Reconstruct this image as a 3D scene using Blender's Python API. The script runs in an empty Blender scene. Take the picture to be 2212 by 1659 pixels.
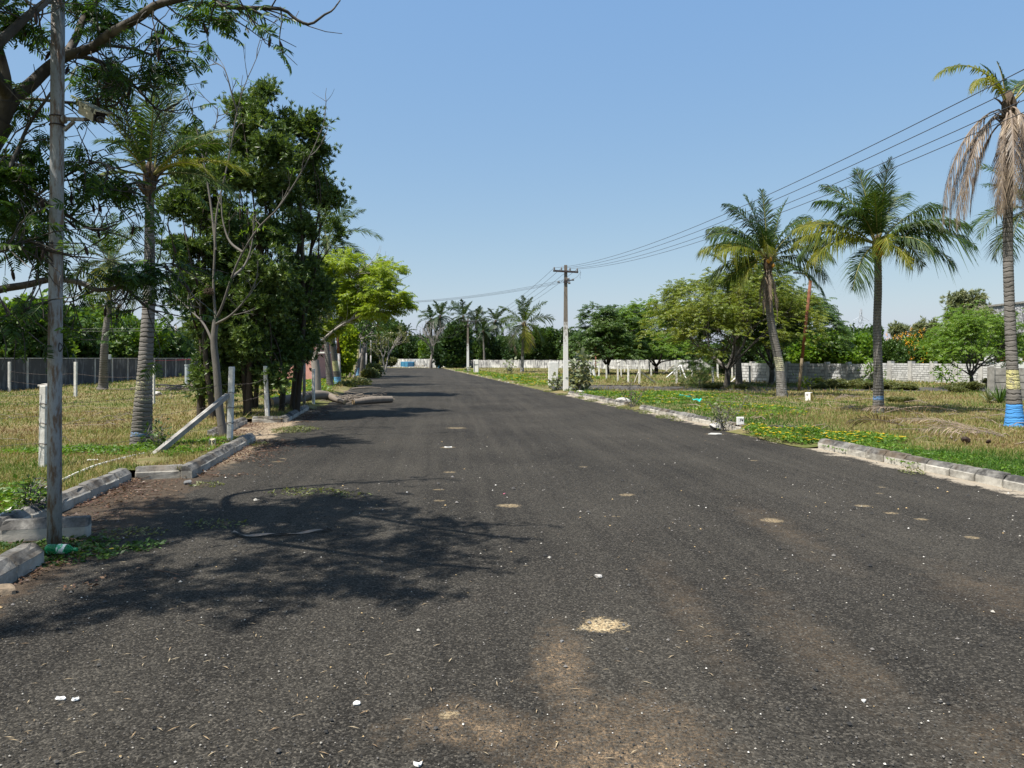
import bpy, math, random
import numpy as np
from mathutils import Vector

random.seed(11)
rng = np.random.default_rng(11)
sc = bpy.context.scene
COL = sc.collection

# ------------------------------------------------------------------ camera, sky, sun, exposure
EYE = 1.65
FPX = 1598.0            # focal length in the units used by P() and G()
cam_d = bpy.data.cameras.new('camera')
cam_d.sensor_width = 36.0
cam_d.lens = 26.0
cam_d.shift_y = -0.0251
cam_d.clip_start = 0.05
cam_d.clip_end = 4000
cam = bpy.data.objects.new('camera', cam_d)
cam.location = (0, 0, EYE)
cam.rotation_euler = (math.radians(90), 0, 0)
COL.objects.link(cam)
sc.camera = cam

SUN_AZ = Vector((-0.80, -0.60))
SUN_EL = math.radians(64)
S = Vector((SUN_AZ.x * math.cos(SUN_EL), SUN_AZ.y * math.cos(SUN_EL), math.sin(SUN_EL))).normalized()
world = bpy.data.worlds.new('World')
sc.world = world
world.use_nodes = True
wn = world.node_tree
bg = wn.nodes['Background']
sky = wn.nodes.new('ShaderNodeTexSky')
sky.sky_type = 'NISHITA'
sky.sun_disc = False
sky.sun_elevation = SUN_EL
sky.sun_rotation = math.atan2(S.x, S.y)
sky.air_density = 1.0
sky.dust_density = 1.0
sky.ozone_density = 1.2
tint = wn.nodes.new('ShaderNodeMix'); tint.data_type = 'RGBA'; tint.blend_type = 'MULTIPLY'
tint.inputs[0].default_value = 1.0
tint.inputs[7].default_value = (1.075, 0.795, 0.20, 1)      # white balance of the hazy tropical sky
wn.links.new(sky.outputs[0], tint.inputs[6])
hz = wn.nodes.new('ShaderNodeMix'); hz.data_type = 'RGBA'; hz.inputs[0].default_value = .30
hz.inputs[7].default_value = (2.25, 6.1, 15.4, 1)          # even milky haze in the air
wn.links.new(tint.outputs[2], hz.inputs[6]); wn.links.new(hz.outputs[2], bg.inputs[0])
bg.inputs[1].default_value = 0.081

sun_d = bpy.data.lights.new('sun', 'SUN')
sun_d.energy = 5.0
sun_d.angle = math.radians(0.55)
sun_d.color = (1.0, 0.95, 0.87)
sun = bpy.data.objects.new('sun', sun_d)
sun.rotation_euler = S.to_track_quat('Z', 'Y').to_euler()
sun.location = (-10, -10, 40)
COL.objects.link(sun)

sc.view_settings.view_transform = 'Standard'
sc.view_settings.look = 'None'
sc.view_settings.exposure = 0.8
sc.view_settings.gamma = 1.0
sc.cycles.max_bounces = 6
sc.cycles.diffuse_bounces = 3
sc.cycles.transparent_max_bounces = 8
sc.cycles.caustics_reflective = False
sc.cycles.caustics_refractive = False


# ------------------------------------------------------------------ measuring helpers
def P(xd, yd, Y):
    """world point at depth Y metres"""
    return np.array([(xd - 1106) / FPX * Y, Y, EYE - (yd - 774) / FPX * Y])


def G(xd, yd, z=0.0):
    """point of the ground at height z"""
    Y = (EYE - z) * FPX / (yd - 774)
    return np.array([(xd - 1106) / FPX * Y, Y, z])


_tab = rng.random((256, 256))


def vnoise(x, y, s=1.0, off=0):
    x = np.asarray(x, float) * s + 57.3 + off * 13.7
    y = np.asarray(y, float) * s + 91.1 + off * 7.9
    xi = np.floor(x).astype(int); yi = np.floor(y).astype(int)
    fx = x - xi; fy = y - yi
    fx = fx * fx * (3 - 2 * fx); fy = fy * fy * (3 - 2 * fy)
    a = _tab[xi % 256, yi % 256]; b = _tab[(xi + 1) % 256, yi % 256]
    c = _tab[xi % 256, (yi + 1) % 256]; d = _tab[(xi + 1) % 256, (yi + 1) % 256]
    return (a * (1 - fx) + b * fx) * (1 - fy) + (c * (1 - fx) + d * fx) * fy


def fbm(x, y, s=1.0, off=0):
    return (vnoise(x, y, s, off) * .55 + vnoise(x, y, s * 2.3, off + 3) * .3 + vnoise(x, y, s * 5.1, off + 7) * .15)


SL = -0.155                      # the road drifts to the left as it goes away


def tt(x, y):                    # lateral coordinate, constant along the road
    return x - SL * y


T_R, T_L = 7.72, -2.82


def side_mid(x):                 # centre line of the side road that crosses the right lot
    return 38.9 - 0.09 * (x - 5)


def zlot(x, y):
    x = np.asarray(x, float); y = np.asarray(y, float)
    n = fbm(x, y, .35, 1)
    m = np.clip((np.abs(y - side_mid(x)) - 3.0) / 1.5, 0, 1)
    m = np.where(x > 0, m, 1)
    return .085 + (n - .45) * .10 * m


# ------------------------------------------------------------------ mesh helpers
class MB:
    def __init__(self):
        self.V = []; self.F = []; self.M = []; self.n = 0

    def add(self, V, F, mi=0):
        V = np.asarray(V, float).reshape(-1, 3)
        if isinstance(F, np.ndarray) and F.ndim == 2:
            groups = [F]
        else:
            by = {}
            for f in F:
                by.setdefault(len(f), []).append(f)
            groups = [np.array(g) for g in by.values()]
        for g in groups:
            self.F.append(g.astype(np.int64) + self.n); self.M.append(mi)
        self.V.append(V); self.n += len(V)
        return self

    def build(self, name, mats, parent=None, smooth=False, origin=None):
        if not isinstance(mats, (list, tuple)):
            mats = [mats]
        V = np.concatenate(self.V)
        org = np.zeros(3)
        if parent is not None:
            p = parent
            while p is not None:
                org = org + np.array(p.location); p = p.parent
        if origin is not None:
            loc = np.asarray(origin, float) - org
            V = V - np.asarray(origin, float)
        else:
            loc = np.zeros(3)
            V = V - org
        me = bpy.data.meshes.new(name)
        me.vertices.add(len(V))
        me.vertices.foreach_set('co', V.astype(np.float32).ravel())
        li = np.concatenate([f.ravel() for f in self.F])
        tot = np.concatenate([np.full(len(f), f.shape[1]) for f in self.F])
        st = np.concatenate([[0], np.cumsum(tot)[:-1]])
        mi = np.concatenate([np.full(len(f), m) for f, m in zip(self.F, self.M)])
        me.loops.add(len(li)); me.loops.foreach_set('vertex_index', li.astype(np.int32))
        me.polygons.add(len(tot)); me.polygons.foreach_set('loop_start', st.astype(np.int32))
        me.polygons.foreach_set('material_index', mi.astype(np.int32))
        me.polygons.foreach_set('use_smooth', np.full(len(tot), smooth))
        for m in mats:
            me.materials.append(m)
        me.update(calc_edges=True)
        me.validate()
        o = bpy.data.objects.new(name, me)
        COL.objects.link(o)
        o.location = loc
        if parent is not None:
            o.parent = parent
        return o


def tag(o, label=None, cat=None, group=None, kind=None):
    if label: o['label'] = label
    if cat: o['category'] = cat
    if group: o['group'] = group
    if kind: o['kind'] = kind
    return o


def thing(name, label, cat, loc, group=None):
    o = bpy.data.objects.new(name, None)
    o.empty_display_size = .2
    o.location = [float(v) for v in loc]
    COL.objects.link(o)
    return tag(o, label, cat, group)


def copy_tree(o, parent=None):
    c = o.copy(); COL.objects.link(c)
    if parent is not None:
        c.parent = parent
    for ch in [k for k in COL.objects if k.parent == o]:
        copy_tree(ch, c)
    return c


def norm(v):
    v = np.asarray(v, float)
    return v / (np.linalg.norm(v, axis=-1, keepdims=True) + 1e-12)


def tube(pts, rad, n=8, cap=True):
    pts = np.asarray(pts, float); k = len(pts)
    rad = np.broadcast_to(np.asarray(rad, float), (k,))
    T = np.zeros_like(pts); T[1:-1] = pts[2:] - pts[:-2]; T[0] = pts[1] - pts[0]; T[-1] = pts[-1] - pts[-2]
    T = norm(T)
    u = np.cross(T[0], [0, 0, 1.0])
    if np.linalg.norm(u) < .1: u = np.cross(T[0], [1.0, 0, 0])
    u = norm(u)
    ang = np.arange(n) / n * 2 * math.pi
    V = np.zeros((k, n, 3))
    for i in range(k):
        u = norm(u - T[i] * np.dot(u, T[i]))
        w = np.cross(T[i], u)
        V[i] = pts[i] + rad[i] * (np.cos(ang)[:, None] * u + np.sin(ang)[:, None] * w)
    V = V.reshape(-1, 3)
    i = np.arange(k - 1)[:, None] * n; j = np.arange(n)[None]; j2 = (j + 1) % n
    F = np.stack([i + j, i + j2, i + n + j2, i + n + j], -1).reshape(-1, 4)
    fl = [F]
    if cap:
        fl = [f for f in F] + [list(range(n))[::-1], list(range((k - 1) * n, k * n))]
        return V, fl
    return V, F


def spline(pts, m):
    """Catmull-Rom through rows of pts (any width)"""
    p = np.asarray(pts, float)
    if len(p) == 2:
        t = np.linspace(0, 1, m)[:, None]
        return p[0] * (1 - t) + p[1] * t
    q = np.vstack([2 * p[0] - p[1], p, 2 * p[-1] - p[-2]])
    out = []
    for t in np.linspace(0, len(p) - 1, m):
        i = min(int(t), len(p) - 2); f = t - i
        a, b, c, d = q[i], q[i + 1], q[i + 2], q[i + 3]
        out.append(.5 * (2 * b + (c - a) * f + (2 * a - 5 * b + 4 * c - d) * f * f + (3 * b - a - 3 * c + d) * f ** 3))
    return np.array(out)


def box(x0, x1, y0, y1, z0, z1):
    V = [(x0, y0, z0), (x1, y0, z0), (x1, y1, z0), (x0, y1, z0), (x0, y0, z1), (x1, y0, z1), (x1, y1, z1), (x0, y1, z1)]
    F = np.array([(3, 2, 1, 0), (4, 5, 6, 7), (0, 1, 5, 4), (1, 2, 6, 5), (2, 3, 7, 6), (3, 0, 4, 7)])
    return np.array(V, float), F


def bbox(x0, x1, y0, y1, z0, z1, b=.01):
    """box with bevelled edges"""
    cs = []
    V = []
    for (x, sx) in ((x0, 1), (x1, -1)):
        for (y, sy) in ((y0, 1), (y1, -1)):
            for (z, sz) in ((z0, 1), (z1, -1)):
                V += [(x, y + sy * b, z + sz * b), (x + sx * b, y, z + sz * b), (x + sx * b, y + sy * b, z)]
    V = np.array(V)
    import bmesh
    bm = bmesh.new()
    for v in V: bm.verts.new(v)
    r = bmesh.ops.convex_hull(bm, input=bm.verts)
    bm.verts.ensure_lookup_table(); bm.verts.index_update()
    VV = np.array([v.co[:] for v in bm.verts]); FF = [[v.index for v in f.verts] for f in bm.faces]
    bm.free()
    return VV, FF


def rot_z(V, a, c=(0, 0, 0)):
    V = np.asarray(V, float) - np.asarray(c, float)
    ca, sa = math.cos(a), math.sin(a)
    R = np.array([[ca, -sa, 0], [sa, ca, 0], [0, 0, 1]])
    return V @ R.T + np.asarray(c, float)


def frame_box(A, B, w, h, roll_up=(0, 0, 1)):
    """square bar from A to B"""
    A = np.asarray(A, float); B = np.asarray(B, float)
    d = norm(B - A); s = norm(np.cross(d, roll_up)); u = np.cross(s, d)
    V = []
    for p in (A, B):
        for (a, b) in ((-1, -1), (1, -1), (1, 1), (-1, 1)):
            V.append(p + s * a * w / 2 + u * b * h / 2)
    F = np.array([(0, 1, 2, 3), (7, 6, 5, 4), (0, 4, 5, 1), (1, 5, 6, 2), (2, 6, 7, 3), (3, 7, 4, 0)])
    return np.array(V), F


def lathe(prof, axis_o, axis_d, n=20):
    axis_d = norm(np.asarray(axis_d, float))
    u = np.cross(axis_d, [0, 0, 1.0])
    if np.linalg.norm(u) < .05: u = np.array([1.0, 0, 0])
    u = norm(u); w = np.cross(axis_d, u)
    ang = np.arange(n) / n * 2 * math.pi
    V = []
    for (s, r) in prof:
        V.append(np.asarray(axis_o) + axis_d * s + r * (np.cos(ang)[:, None] * u + np.sin(ang)[:, None] * w))
    V = np.concatenate(V); k = len(prof)
    i = np.arange(k - 1)[:, None] * n; j = np.arange(n)[None]; j2 = (j + 1) % n
    F = np.stack([i + j, i + j2, i + n + j2, i + n + j], -1).reshape(-1, 4)
    return V, F


def blobrock(c, r, seed, n=10, m=7):
    rg = np.random.default_rng(seed)
    th = np.linspace(0, math.pi, m)
    V = []
    for t in th:
        for a in np.arange(n) / n * 2 * math.pi:
            V.append((math.sin(t) * math.cos(a), math.sin(t) * math.sin(a), math.cos(t)))
    V = np.array(V)
    for _ in range(9):
        d = norm(rg.normal(size=3)); o = rg.uniform(.45, .85)
        dd = V @ d
        V = V - np.clip(dd - o, 0, None)[:, None] * d
    V = V * np.asarray(r) + np.asarray(c)
    i = np.arange(m - 1)[:, None] * n; j = np.arange(n)[None]; j2 = (j + 1) % n
    F = np.stack([i + j, i + n + j, i + n + j2, i + j2], -1).reshape(-1, 4)
    return V, F


def scatter(tV, tF, pos, d, scale, roll=None, up=None):
    """copies of a template (x axis along d)"""
    pos = np.asarray(pos, float); N = len(pos)
    d = norm(d)
    upv = np.tile(np.array([0, 0, 1.0]), (N, 1)) if up is None else up
    y = np.cross(upv, d); bad = np.linalg.norm(y, axis=1) < .05
    y[bad] = np.array([0, 1.0, 0]); y = norm(y); z = np.cross(d, y)
    if roll is not None:
        c = np.cos(roll)[:, None]; s = np.sin(roll)[:, None]
        y, z = y * c + z * s, z * c - y * s
    sc_ = np.broadcast_to(np.asarray(scale, float), (N,))[:, None, None]
    V = (tV[None, :, 0:1] * d[:, None] + tV[None, :, 1:2] * y[:, None] + tV[None, :, 2:3] * z[:, None]) * sc_ + pos[:, None]
    F = tF[None] + (np.arange(N) * len(tV))[:, None, None]
    return V.reshape(-1, 3), F.reshape(-1, tF.shape[1])


# ------------------------------------------------------------------ material helpers
class NM:
    def __init__(self, name):
        self.m = bpy.data.materials.new(name); self.m.use_nodes = True
        self.t = self.m.node_tree; self.b = self.t.nodes['Principled BSDF']
        self.out = self.t.nodes['Material Output']

    def n(self, ty, **kw):
        x = self.t.nodes.new('ShaderNode' + ty)
        for k, v in kw.items(): setattr(x, k, v)
        return x

    def l(self, a, b): self.t.links.new(a, b)

    def val(self, s, v):
        if hasattr(v, 'links') or hasattr(v, 'is_linked'): self.l(v, s)
        else: s.default_value = v

    def coord(self, which='Object'):
        if not hasattr(self, '_tc'): self._tc = self.n('TexCoord')
        return self._tc.outputs[which]

    def mapping(self, scale=(1, 1, 1), rot=(0, 0, 0), src=None):
        mp = self.n('Mapping'); mp.inputs['Scale'].default_value = scale; mp.inputs['Rotation'].default_value = rot
        self.l(src or self.coord(), mp.inputs['Vector']); return mp.outputs[0]

    def noise(self, scale, detail=3, rough=.55, src=None, out=0):
        x = self.n('TexNoise'); x.inputs['Scale'].default_value = scale; x.inputs['Detail'].default_value = detail
        x.inputs['Roughness'].default_value = rough
        self.l(src or self.coord(), x.inputs['Vector']); return x.outputs[out]

    def voro(self, scale, src=None, feature='F1', out='Distance'):
        x = self.n('TexVoronoi', feature=feature); x.inputs['Scale'].default_value = scale
        self.l(src or self.coord(), x.inputs['Vector']); return x.outputs[out]

    def ramp(self, f, stops, interp='LINEAR'):
        x = self.n('ValToRGB'); r = x.color_ramp; r.interpolation = interp
        while len(r.elements) > 1: r.elements.remove(r.elements[-1])
        for i, (p, c) in enumerate(stops):
            e = r.elements[0] if i == 0 else r.elements.new(p)
            e.position = p
            e.color = (c, c, c, 1) if isinstance(c, (int, float)) else (*c, 1)
        self.l(f, x.inputs[0]); return x.outputs[0]

    def mix(self, f, a, b, mode='MIX'):
        x = self.n('Mix', data_type='RGBA', blend_type=mode)
        self.val(x.inputs[0], f)
        for s, v in ((x.inputs[6], a), (x.inputs[7], b)):
            if isinstance(v, (tuple, list)): s.default_value = (*v[:3], 1)
            else: self.l(v, s)
        return x.outputs[2]

    def math(self, op, a, b=None, c=None, clamp=False):
        x = self.n('Math', operation=op, use_clamp=clamp)
        for s, v in zip(x.inputs, (a, b, c)):
            if v is not None: self.val(s, v)
        return x.outputs[0]

    def sep(self, v=None):
        x = self.n('SeparateXYZ'); self.l(v or self.coord(), x.inputs[0]); return x.outputs

    def bump(self, h, strength=.5, dist=.01):
        x = self.n('Bump'); x.inputs['Strength'].default_value = strength; x.inputs['Distance'].default_value = dist
        self.l(h, x.inputs['Height']); self.l(x.outputs[0], self.b.inputs['Normal']); return x.outputs[0]

    def color(self, c):
        if isinstance(c, (tuple, list)): self.b.inputs['Base Color'].default_value = (*c, 1)
        else: self.l(c, self.b.inputs['Base Color'])

    def rough(self, r, spec=.3):
        self.val(self.b.inputs['Roughness'], r); self.b.inputs['Specular IOR Level'].default_value = spec

    def island(self): return self.n('NewGeometry').outputs['Random Per Island']

    def objrand(self): return self.n('ObjectInfo').outputs['Random']


def leafmat(name, stops, trans=.35, tcol=None, rough=.45, spec=.35, nscale=.6):
    m = NM(name)
    r = m.island()
    n = m.noise(nscale, 2)
    f = m.math('ADD', m.math('MULTIPLY', r, .62), m.math('MULTIPLY', m.ramp(n, [(.3, 0), (.7, 1)]), .38))
    k = len(stops)
    c = m.ramp(f, [(i / (k - 1) * .9 + .05, s) for i, s in enumerate(stops)])
    m.color(c); m.rough(rough, spec)
    tr = m.n('BsdfTranslucent')
    tc = m.mix(1.0, c, tcol or (1.6, 1.5, .7), 'MULTIPLY')
    m.l(tc, tr.inputs[0])
    mx = m.n('MixShader'); mx.inputs[0].default_value = trans
    m.l(m.b.outputs[0], mx.inputs[1]); m.l(tr.outputs[0], mx.inputs[2]); m.l(mx.outputs[0], m.out.inputs[0])
    return m.m


def plain(name, c, rough=.7, spec=.3, var=.25, scale=6, bump=.2, bscale=40, bdist=.004, metal=0):
    m = NM(name)
    n = m.noise(scale, 4)
    col = m.mix(m.ramp(n, [(.3, 0), (.75, 1)]), tuple(v * (1 - var) for v in c), tuple(min(v * (1 + var), 1) for v in c))
    m.color(col); m.rough(rough, spec); m.b.inputs['Metallic'].default_value = metal
    if bump: m.bump(m.noise(bscale, 3), bump, bdist)
    return m.m


# ---- road
def mat_asphalt(name, spots=True):
    m = NM(name)
    co = m.coord()
    vor = m.n('TexVoronoi'); vor.inputs['Scale'].default_value = 95; m.l(co, vor.inputs['Vector'])
    grain = m.sep(vor.outputs['Color'])[0]
    base = m.ramp(grain, [(0, (.0018, .0017, .0015)), (.4, (.0065, .006, .0055)), (.75, (.024, .0222, .0198)), (.92, (.058, .0525, .044)), (1, (.10, .089, .072))])
    # worn tracks along the road and blotches
    X0, Y0, Z0 = m.sep()
    cx = m.n('CombineXYZ'); m.l(m.math('ADD', X0, m.math('MULTIPLY', Y0, .085)), cx.inputs[0]); m.l(m.math('MULTIPLY', Y0, .035), cx.inputs[1])
    tr = m.math('ADD', m.math('MULTIPLY', m.noise(1.3, 2, .5, src=cx.outputs[0]), .5), m.math('MULTIPLY', m.noise(5.5, 3, .6, src=cx.outputs[0]), .5))
    big = m.noise(.35, 4)
    lift = m.math('ADD', m.math('MULTIPLY', m.ramp(tr, [(.40, 0), (.66, 1)]), .55), m.math('MULTIPLY', m.ramp(big, [(.34, 0), (.66, 1)]), .5))
    base = m.mix(m.math('MULTIPLY', lift, .62), base, m.mix(grain, (.030, .027, .022), (.125, .112, .09)))
    # brown dust between the stones
    x, y, z = m.sep()
    fine = m.noise(26, 4, .7)
    dn = m.noise(2.2, 5, .65)

    def disc(cx, cy, rx, ry=None, soft=.45, nz=None, amp=.9):
        ry = ry or rx
        dx = m.math('DIVIDE', m.math('SUBTRACT', x, cx), rx); dy = m.math('DIVIDE', m.math('SUBTRACT', y, cy), ry)
        d = m.math('SQRT', m.math('ADD', m.math('MULTIPLY', dx, dx), m.math('MULTIPLY', dy, dy)))
        d = m.math('ADD', d, m.math('MULTIPLY', m.math('SUBTRACT', nz or fine, .5), amp))
        return m.math('DIVIDE', m.math('SUBTRACT', 1.0, d), soft, clamp=True)

    if spots:
        dns = m.math('ADD', m.math('MULTIPLY', dn, .55), m.math('MULTIPLY', m.noise(11, 5, .75), .45))
        dust = None
        for (cx, cy, rx, ry) in ((.42, 2.9, .62, .85), (.26, 3.9, .2, .8), (2.3, 3.0, .55, .7), (1.75, 4.2, .3, 1.3), (-.15, 3.3, .4, .3), (1.15, 4.9, .22, 1.4), (3.4, 5.2, .5, 1.0), (2.6, 7.2, .3, 1.8)):
            k = m.math('MULTIPLY', disc(cx, cy, rx, ry, 1.0, dns, 3.0), 1.5 if cx < .45 else .45)
            dust = k if dust is None else m.math('MAXIMUM', dust, k)
        dust = m.math('MULTIPLY', dust, m.ramp(grain, [(.35, 1), (.8, .3)]))
        base = m.mix(m.math('MULTIPLY', m.math('MULTIPLY', dust, m.math('MULTIPLY', m.ramp(m.noise(9, 5, .75), [(.36, .2), (.58, 1)]), m.ramp(m.noise(60, 3, .7), [(.38, .1), (.6, 1)]))), .95), base, (.235, .165, .10))
        tan = (.36, .26, .14)
        spn = m.math('ADD', m.math('MULTIPLY', fine, .5), m.math('MULTIPLY', m.noise(4.5, 4, .7), .5))
        sp = None
        for (xd, yd, rd, k) in ((1305, 1352, 58, 1), (1100, 1092, 26, 1), (1665, 1124, 25, 1), (1863, 1092, 19, .8), (1925, 1108, 16, .8), (1992, 1122, 14, .8), (2102, 1162, 17, .8),
                                (1352, 1069, 20, .8), (985, 925, 22, .7), (968, 966, 17, .9), (946, 1058, 14, .7), (948, 1082, 14, .6), (1328, 1116, 10, .8), (970, 1545, 22, .55), (970, 1020, 14, .8),
                                (1545, 938, 22, .8), (1260, 1008, 10, .5), (1628, 995, 10, .7), (1905, 1052, 9, .6), (1900, 1065, 8, .6), (600, 997, 16, .5), (612, 990, 8, .8), (2105, 1010, 12, .6)):
            c = G(xd, yd)
            w = rd / FPX * c[1]
            q = m.math('MULTIPLY', disc(c[0], c[1], w * 1.05, w * random.uniform(.7, 1.0), .4, spn, 2.8), k * (.92 if yd > 1300 else .58))
            sp = q if sp is None else m.math('MAXIMUM', sp, q)
        gr2 = m.n('TexVoronoi'); gr2.inputs['Scale'].default_value = 70; m.l(co, gr2.inputs['Vector'])
        sp = m.math('MULTIPLY', sp, m.ramp(m.sep(gr2.outputs['Color'])[1], [(.18, .15), (.34, 1)]))
        base = m.mix(sp, base, m.mix(m.sep(gr2.outputs['Color'])[2], tan, (.55, .44, .27)))
        # cement dust strip by the right kerb, sand by the left one
        t = m.math('ADD', x, m.math('MULTIPLY', y, -SL))
        e = m.math('ADD', m.math('SUBTRACT', t, T_R - .30), m.math('MULTIPLY', m.math('SUBTRACT', dn, .5), 1.1))
        e = m.math('ADD', e, m.math('MULTIPLY', m.math('SUBTRACT', fine, .5), .5))
        e = m.math('DIVIDE', e, .12, clamp=True)
        base = m.mix(m.math('MULTIPLY', e, .85), base, (.42, .36, .28))
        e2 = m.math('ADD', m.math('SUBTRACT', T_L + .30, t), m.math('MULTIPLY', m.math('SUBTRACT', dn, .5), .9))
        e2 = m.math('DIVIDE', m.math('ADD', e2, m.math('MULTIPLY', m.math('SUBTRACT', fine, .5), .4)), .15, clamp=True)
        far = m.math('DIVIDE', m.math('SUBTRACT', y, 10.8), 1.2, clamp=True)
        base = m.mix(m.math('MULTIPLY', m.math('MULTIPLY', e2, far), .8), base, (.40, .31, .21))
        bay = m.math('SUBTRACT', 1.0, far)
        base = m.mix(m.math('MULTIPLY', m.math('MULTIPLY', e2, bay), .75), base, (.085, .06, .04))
    m.color(base); m.rough(.9, .12); m.b.inputs['Sheen Weight'].default_value = .035; m.b.inputs['Sheen Roughness'].default_value = .55; m.b.inputs['Sheen Tint'].default_value = (.9, .82, .7, 1)
    h = m.math('ADD', m.math('MULTIPLY', m.ramp(vor.outputs['Distance'], [(0, 1), (.6, 0)]), 1.0), m.math('MULTIPLY', grain, .5))
    m.bump(h, .9, .011)
    return m.m


def mat_earth(name, green=.5):
    m = NM(name)
    n = m.noise(.5, 5, .65); f = m.noise(22, 4, .7); n2 = m.noise(2.3, 4)
    dry = m.mix(f, (.13, .095, .05), (.30, .235, .13))
    grn = m.mix(f, (.035, .05, .012), (.13, .15, .04))
    c = m.mix(m.ramp(m.math('ADD', m.math('MULTIPLY', n, .6), m.math('MULTIPLY', n2, .4)), [(.5 - green * .22, 0), (.5 + green * .2, 1)]), dry, grn)
    m.color(c); m.rough(.95, .1); m.bump(f, .8, .03)
    return m.m


def mat_grass(name):
    m = NM(name)
    a = m.n('Attribute'); a.attribute_name = 'tint'; a.attribute_type = 'GEOMETRY'
    r = m.island()
    f = m.math('ADD', a.outputs['Fac'], m.math('MULTIPLY', m.math('SUBTRACT', r, .5), .55))
    c = m.ramp(f, [(0, (.16, .10, .05)), (.2, (.31, .235, .11)), (.38, (.235, .215, .075)), (.54, (.155, .18, .042)), (.76, (.085, .15, .024)), (1, (.042, .11, .014))])
    m.color(c); m.rough(.6, .2)
    tr = m.n('BsdfTranslucent'); m.l(m.mix(1, c, (1.3, 1.3, .7), 'MULTIPLY'), tr.inputs[0])
    mx = m.n('MixShader'); mx.inputs[0].default_value = .3
    m.l(m.b.outputs[0], mx.inputs[1]); m.l(tr.outputs[0], mx.inputs[2]); m.l(mx.outputs[0], m.out.inputs[0])
    return m.m


def mat_kerb(name, white=.6):
    m = NM(name)
    x, y, z = m.sep()
    n = m.noise(5, 5, .7, src=m.coord('Object')); f = m.noise(45, 4, .7)
    r = m.objrand()
    gpos = m.n('NewGeometry').outputs['Position']
    n3 = m.noise(3.5, 5, .7, src=gpos)
    g = m.mix(f, (.13, .125, .115), (.24, .23, .21))
    g = m.mix(m.ramp(n3, [(.40, 0), (.58, 1)]), g, (.05, .048, .045))
    g = m.mix(m.ramp(m.noise(1.1, 4, .7, src=gpos), [(.5, 0), (.68, .6)]), g, (.12, .085, .05))
    front = m.math('SUBTRACT', 1.0, m.math('DIVIDE', m.math('SUBTRACT', z, .098), .01, clamp=True))
    wm = m.math('MULTIPLY', front, m.ramp(m.math('ADD', n3, m.math('MULTIPLY', m.math('SUBTRACT', r, .5), .25)), [(.40, white), (.66, 0.2)]))
    c = m.mix(wm, g, m.mix(f, (.42, .39, .33), (.66, .63, .56)))
    c = m.mix(m.math('MULTIPLY', front, .25), c, (.4, .37, .31))
    m.color(c); m.rough(.9, .2); m.bump(f, .5, .006)
    return m.m


def mat_stained_wall(name, light, dark, amount=.5, joints=None, vert=1.0, gap=.2):
    """render with dark vertical water stains; joints = (block width, block height)"""
    m = NM(name)
    mp = m.mapping((1.6, 1.6, .35 * vert))
    n = m.noise(2.2, 6, .72, src=mp); f = m.noise(30, 4, .7); bl = m.noise(.9, 4)
    k = m.ramp(m.math('ADD', m.math('MULTIPLY', n, .7), m.math('MULTIPLY', bl, .3)), [(.5 - .2 * amount - .03, 0), (.62 - .2 * amount + .03, 1)])
    c = m.mix(k, light, dark)
    c = m.mix(m.math('MULTIPLY', f, .35), c, tuple(v * .6 for v in light))
    m.color(c); m.rough(.92, .15); m.bump(f, .4, .01)
    return m.m


def mat_blocks(name):
    m = NM(name)
    b = m.n('TexBrick')
    mp = m.n('Mapping'); m.l(m.coord('UV'), mp.inputs[0])
    return m


def mat_trunk_palm(name, bands=(), ring=14.0):
    """grey ringed palm bark; bands: (z0, z1, colour, cover)"""
    m = NM(name)
    x, y, z = m.sep()
    w = m.noise(3, 3)
    ph = m.math('ADD', m.math('MULTIPLY', z, ring), m.math('MULTIPLY', w, 2.2))
    s = m.math('FRACT', ph)
    f = m.noise(40, 4, .7, src=m.mapping((1, 1, .5)))
    big = m.noise(2.0, 4)
    c = m.mix(f, (.085, .078, .07), (.20, .185, .165))
    c = m.mix(m.ramp(s, [(0, 1), (.16, .0), (.85, 0), (1, 1)]), c, (.035, .03, .026))
    c = m.mix(m.math('MULTIPLY', m.ramp(big, [(.4, 0), (.7, 1)]), .5), c, (.26, .24, .22))
    pn = m.math('ADD', m.math('MULTIPLY', m.noise(34, 5, .8, src=m.mapping((1, 1, 1.6))), .7), m.math('MULTIPLY', m.noise(5, 3), .3))
    for (z0, z1, colr, cover) in bands:
        zz = m.math('ADD', z, m.math('MULTIPLY', m.math('SUBTRACT', pn, .5), .10))
        e = m.math('MULTIPLY', m.math('GREATER_THAN', zz, z0), m.math('LESS_THAN', zz, z1))
        e = m.math('MULTIPLY', e, m.ramp(pn, [(.5 + (cover - .5) * .5 - .03, 1), (.5 + (cover - .5) * .5 + .03, 0)]) if cover < 1 else 1.0)
        c = m.mix(e, c, m.mix(f, tuple(v * .75 for v in colr), colr))
    m.color(c); m.rough(.92, .15)
    m.bump(m.math('ADD', m.ramp(s, [(0, 0), (.2, 1), (.8, .8), (1, 0)]), m.math('MULTIPLY', f, .6)), .7, .015)
    return m.m


def mat_bark(name, a, b, scale=14, patch=None):
    m = NM(name)
    f = m.noise(scale, 5, .7, src=m.mapping((1, 1, .3))); g = m.noise(3, 3)
    c = m.mix(f, a, b)
    if patch: c = m.mix(m.ramp(g, [(.5, 0), (.62, 1)]), c, patch)
    m.color(c); m.rough(.9, .15); m.bump(f, .7, .012)
    return m.m


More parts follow.
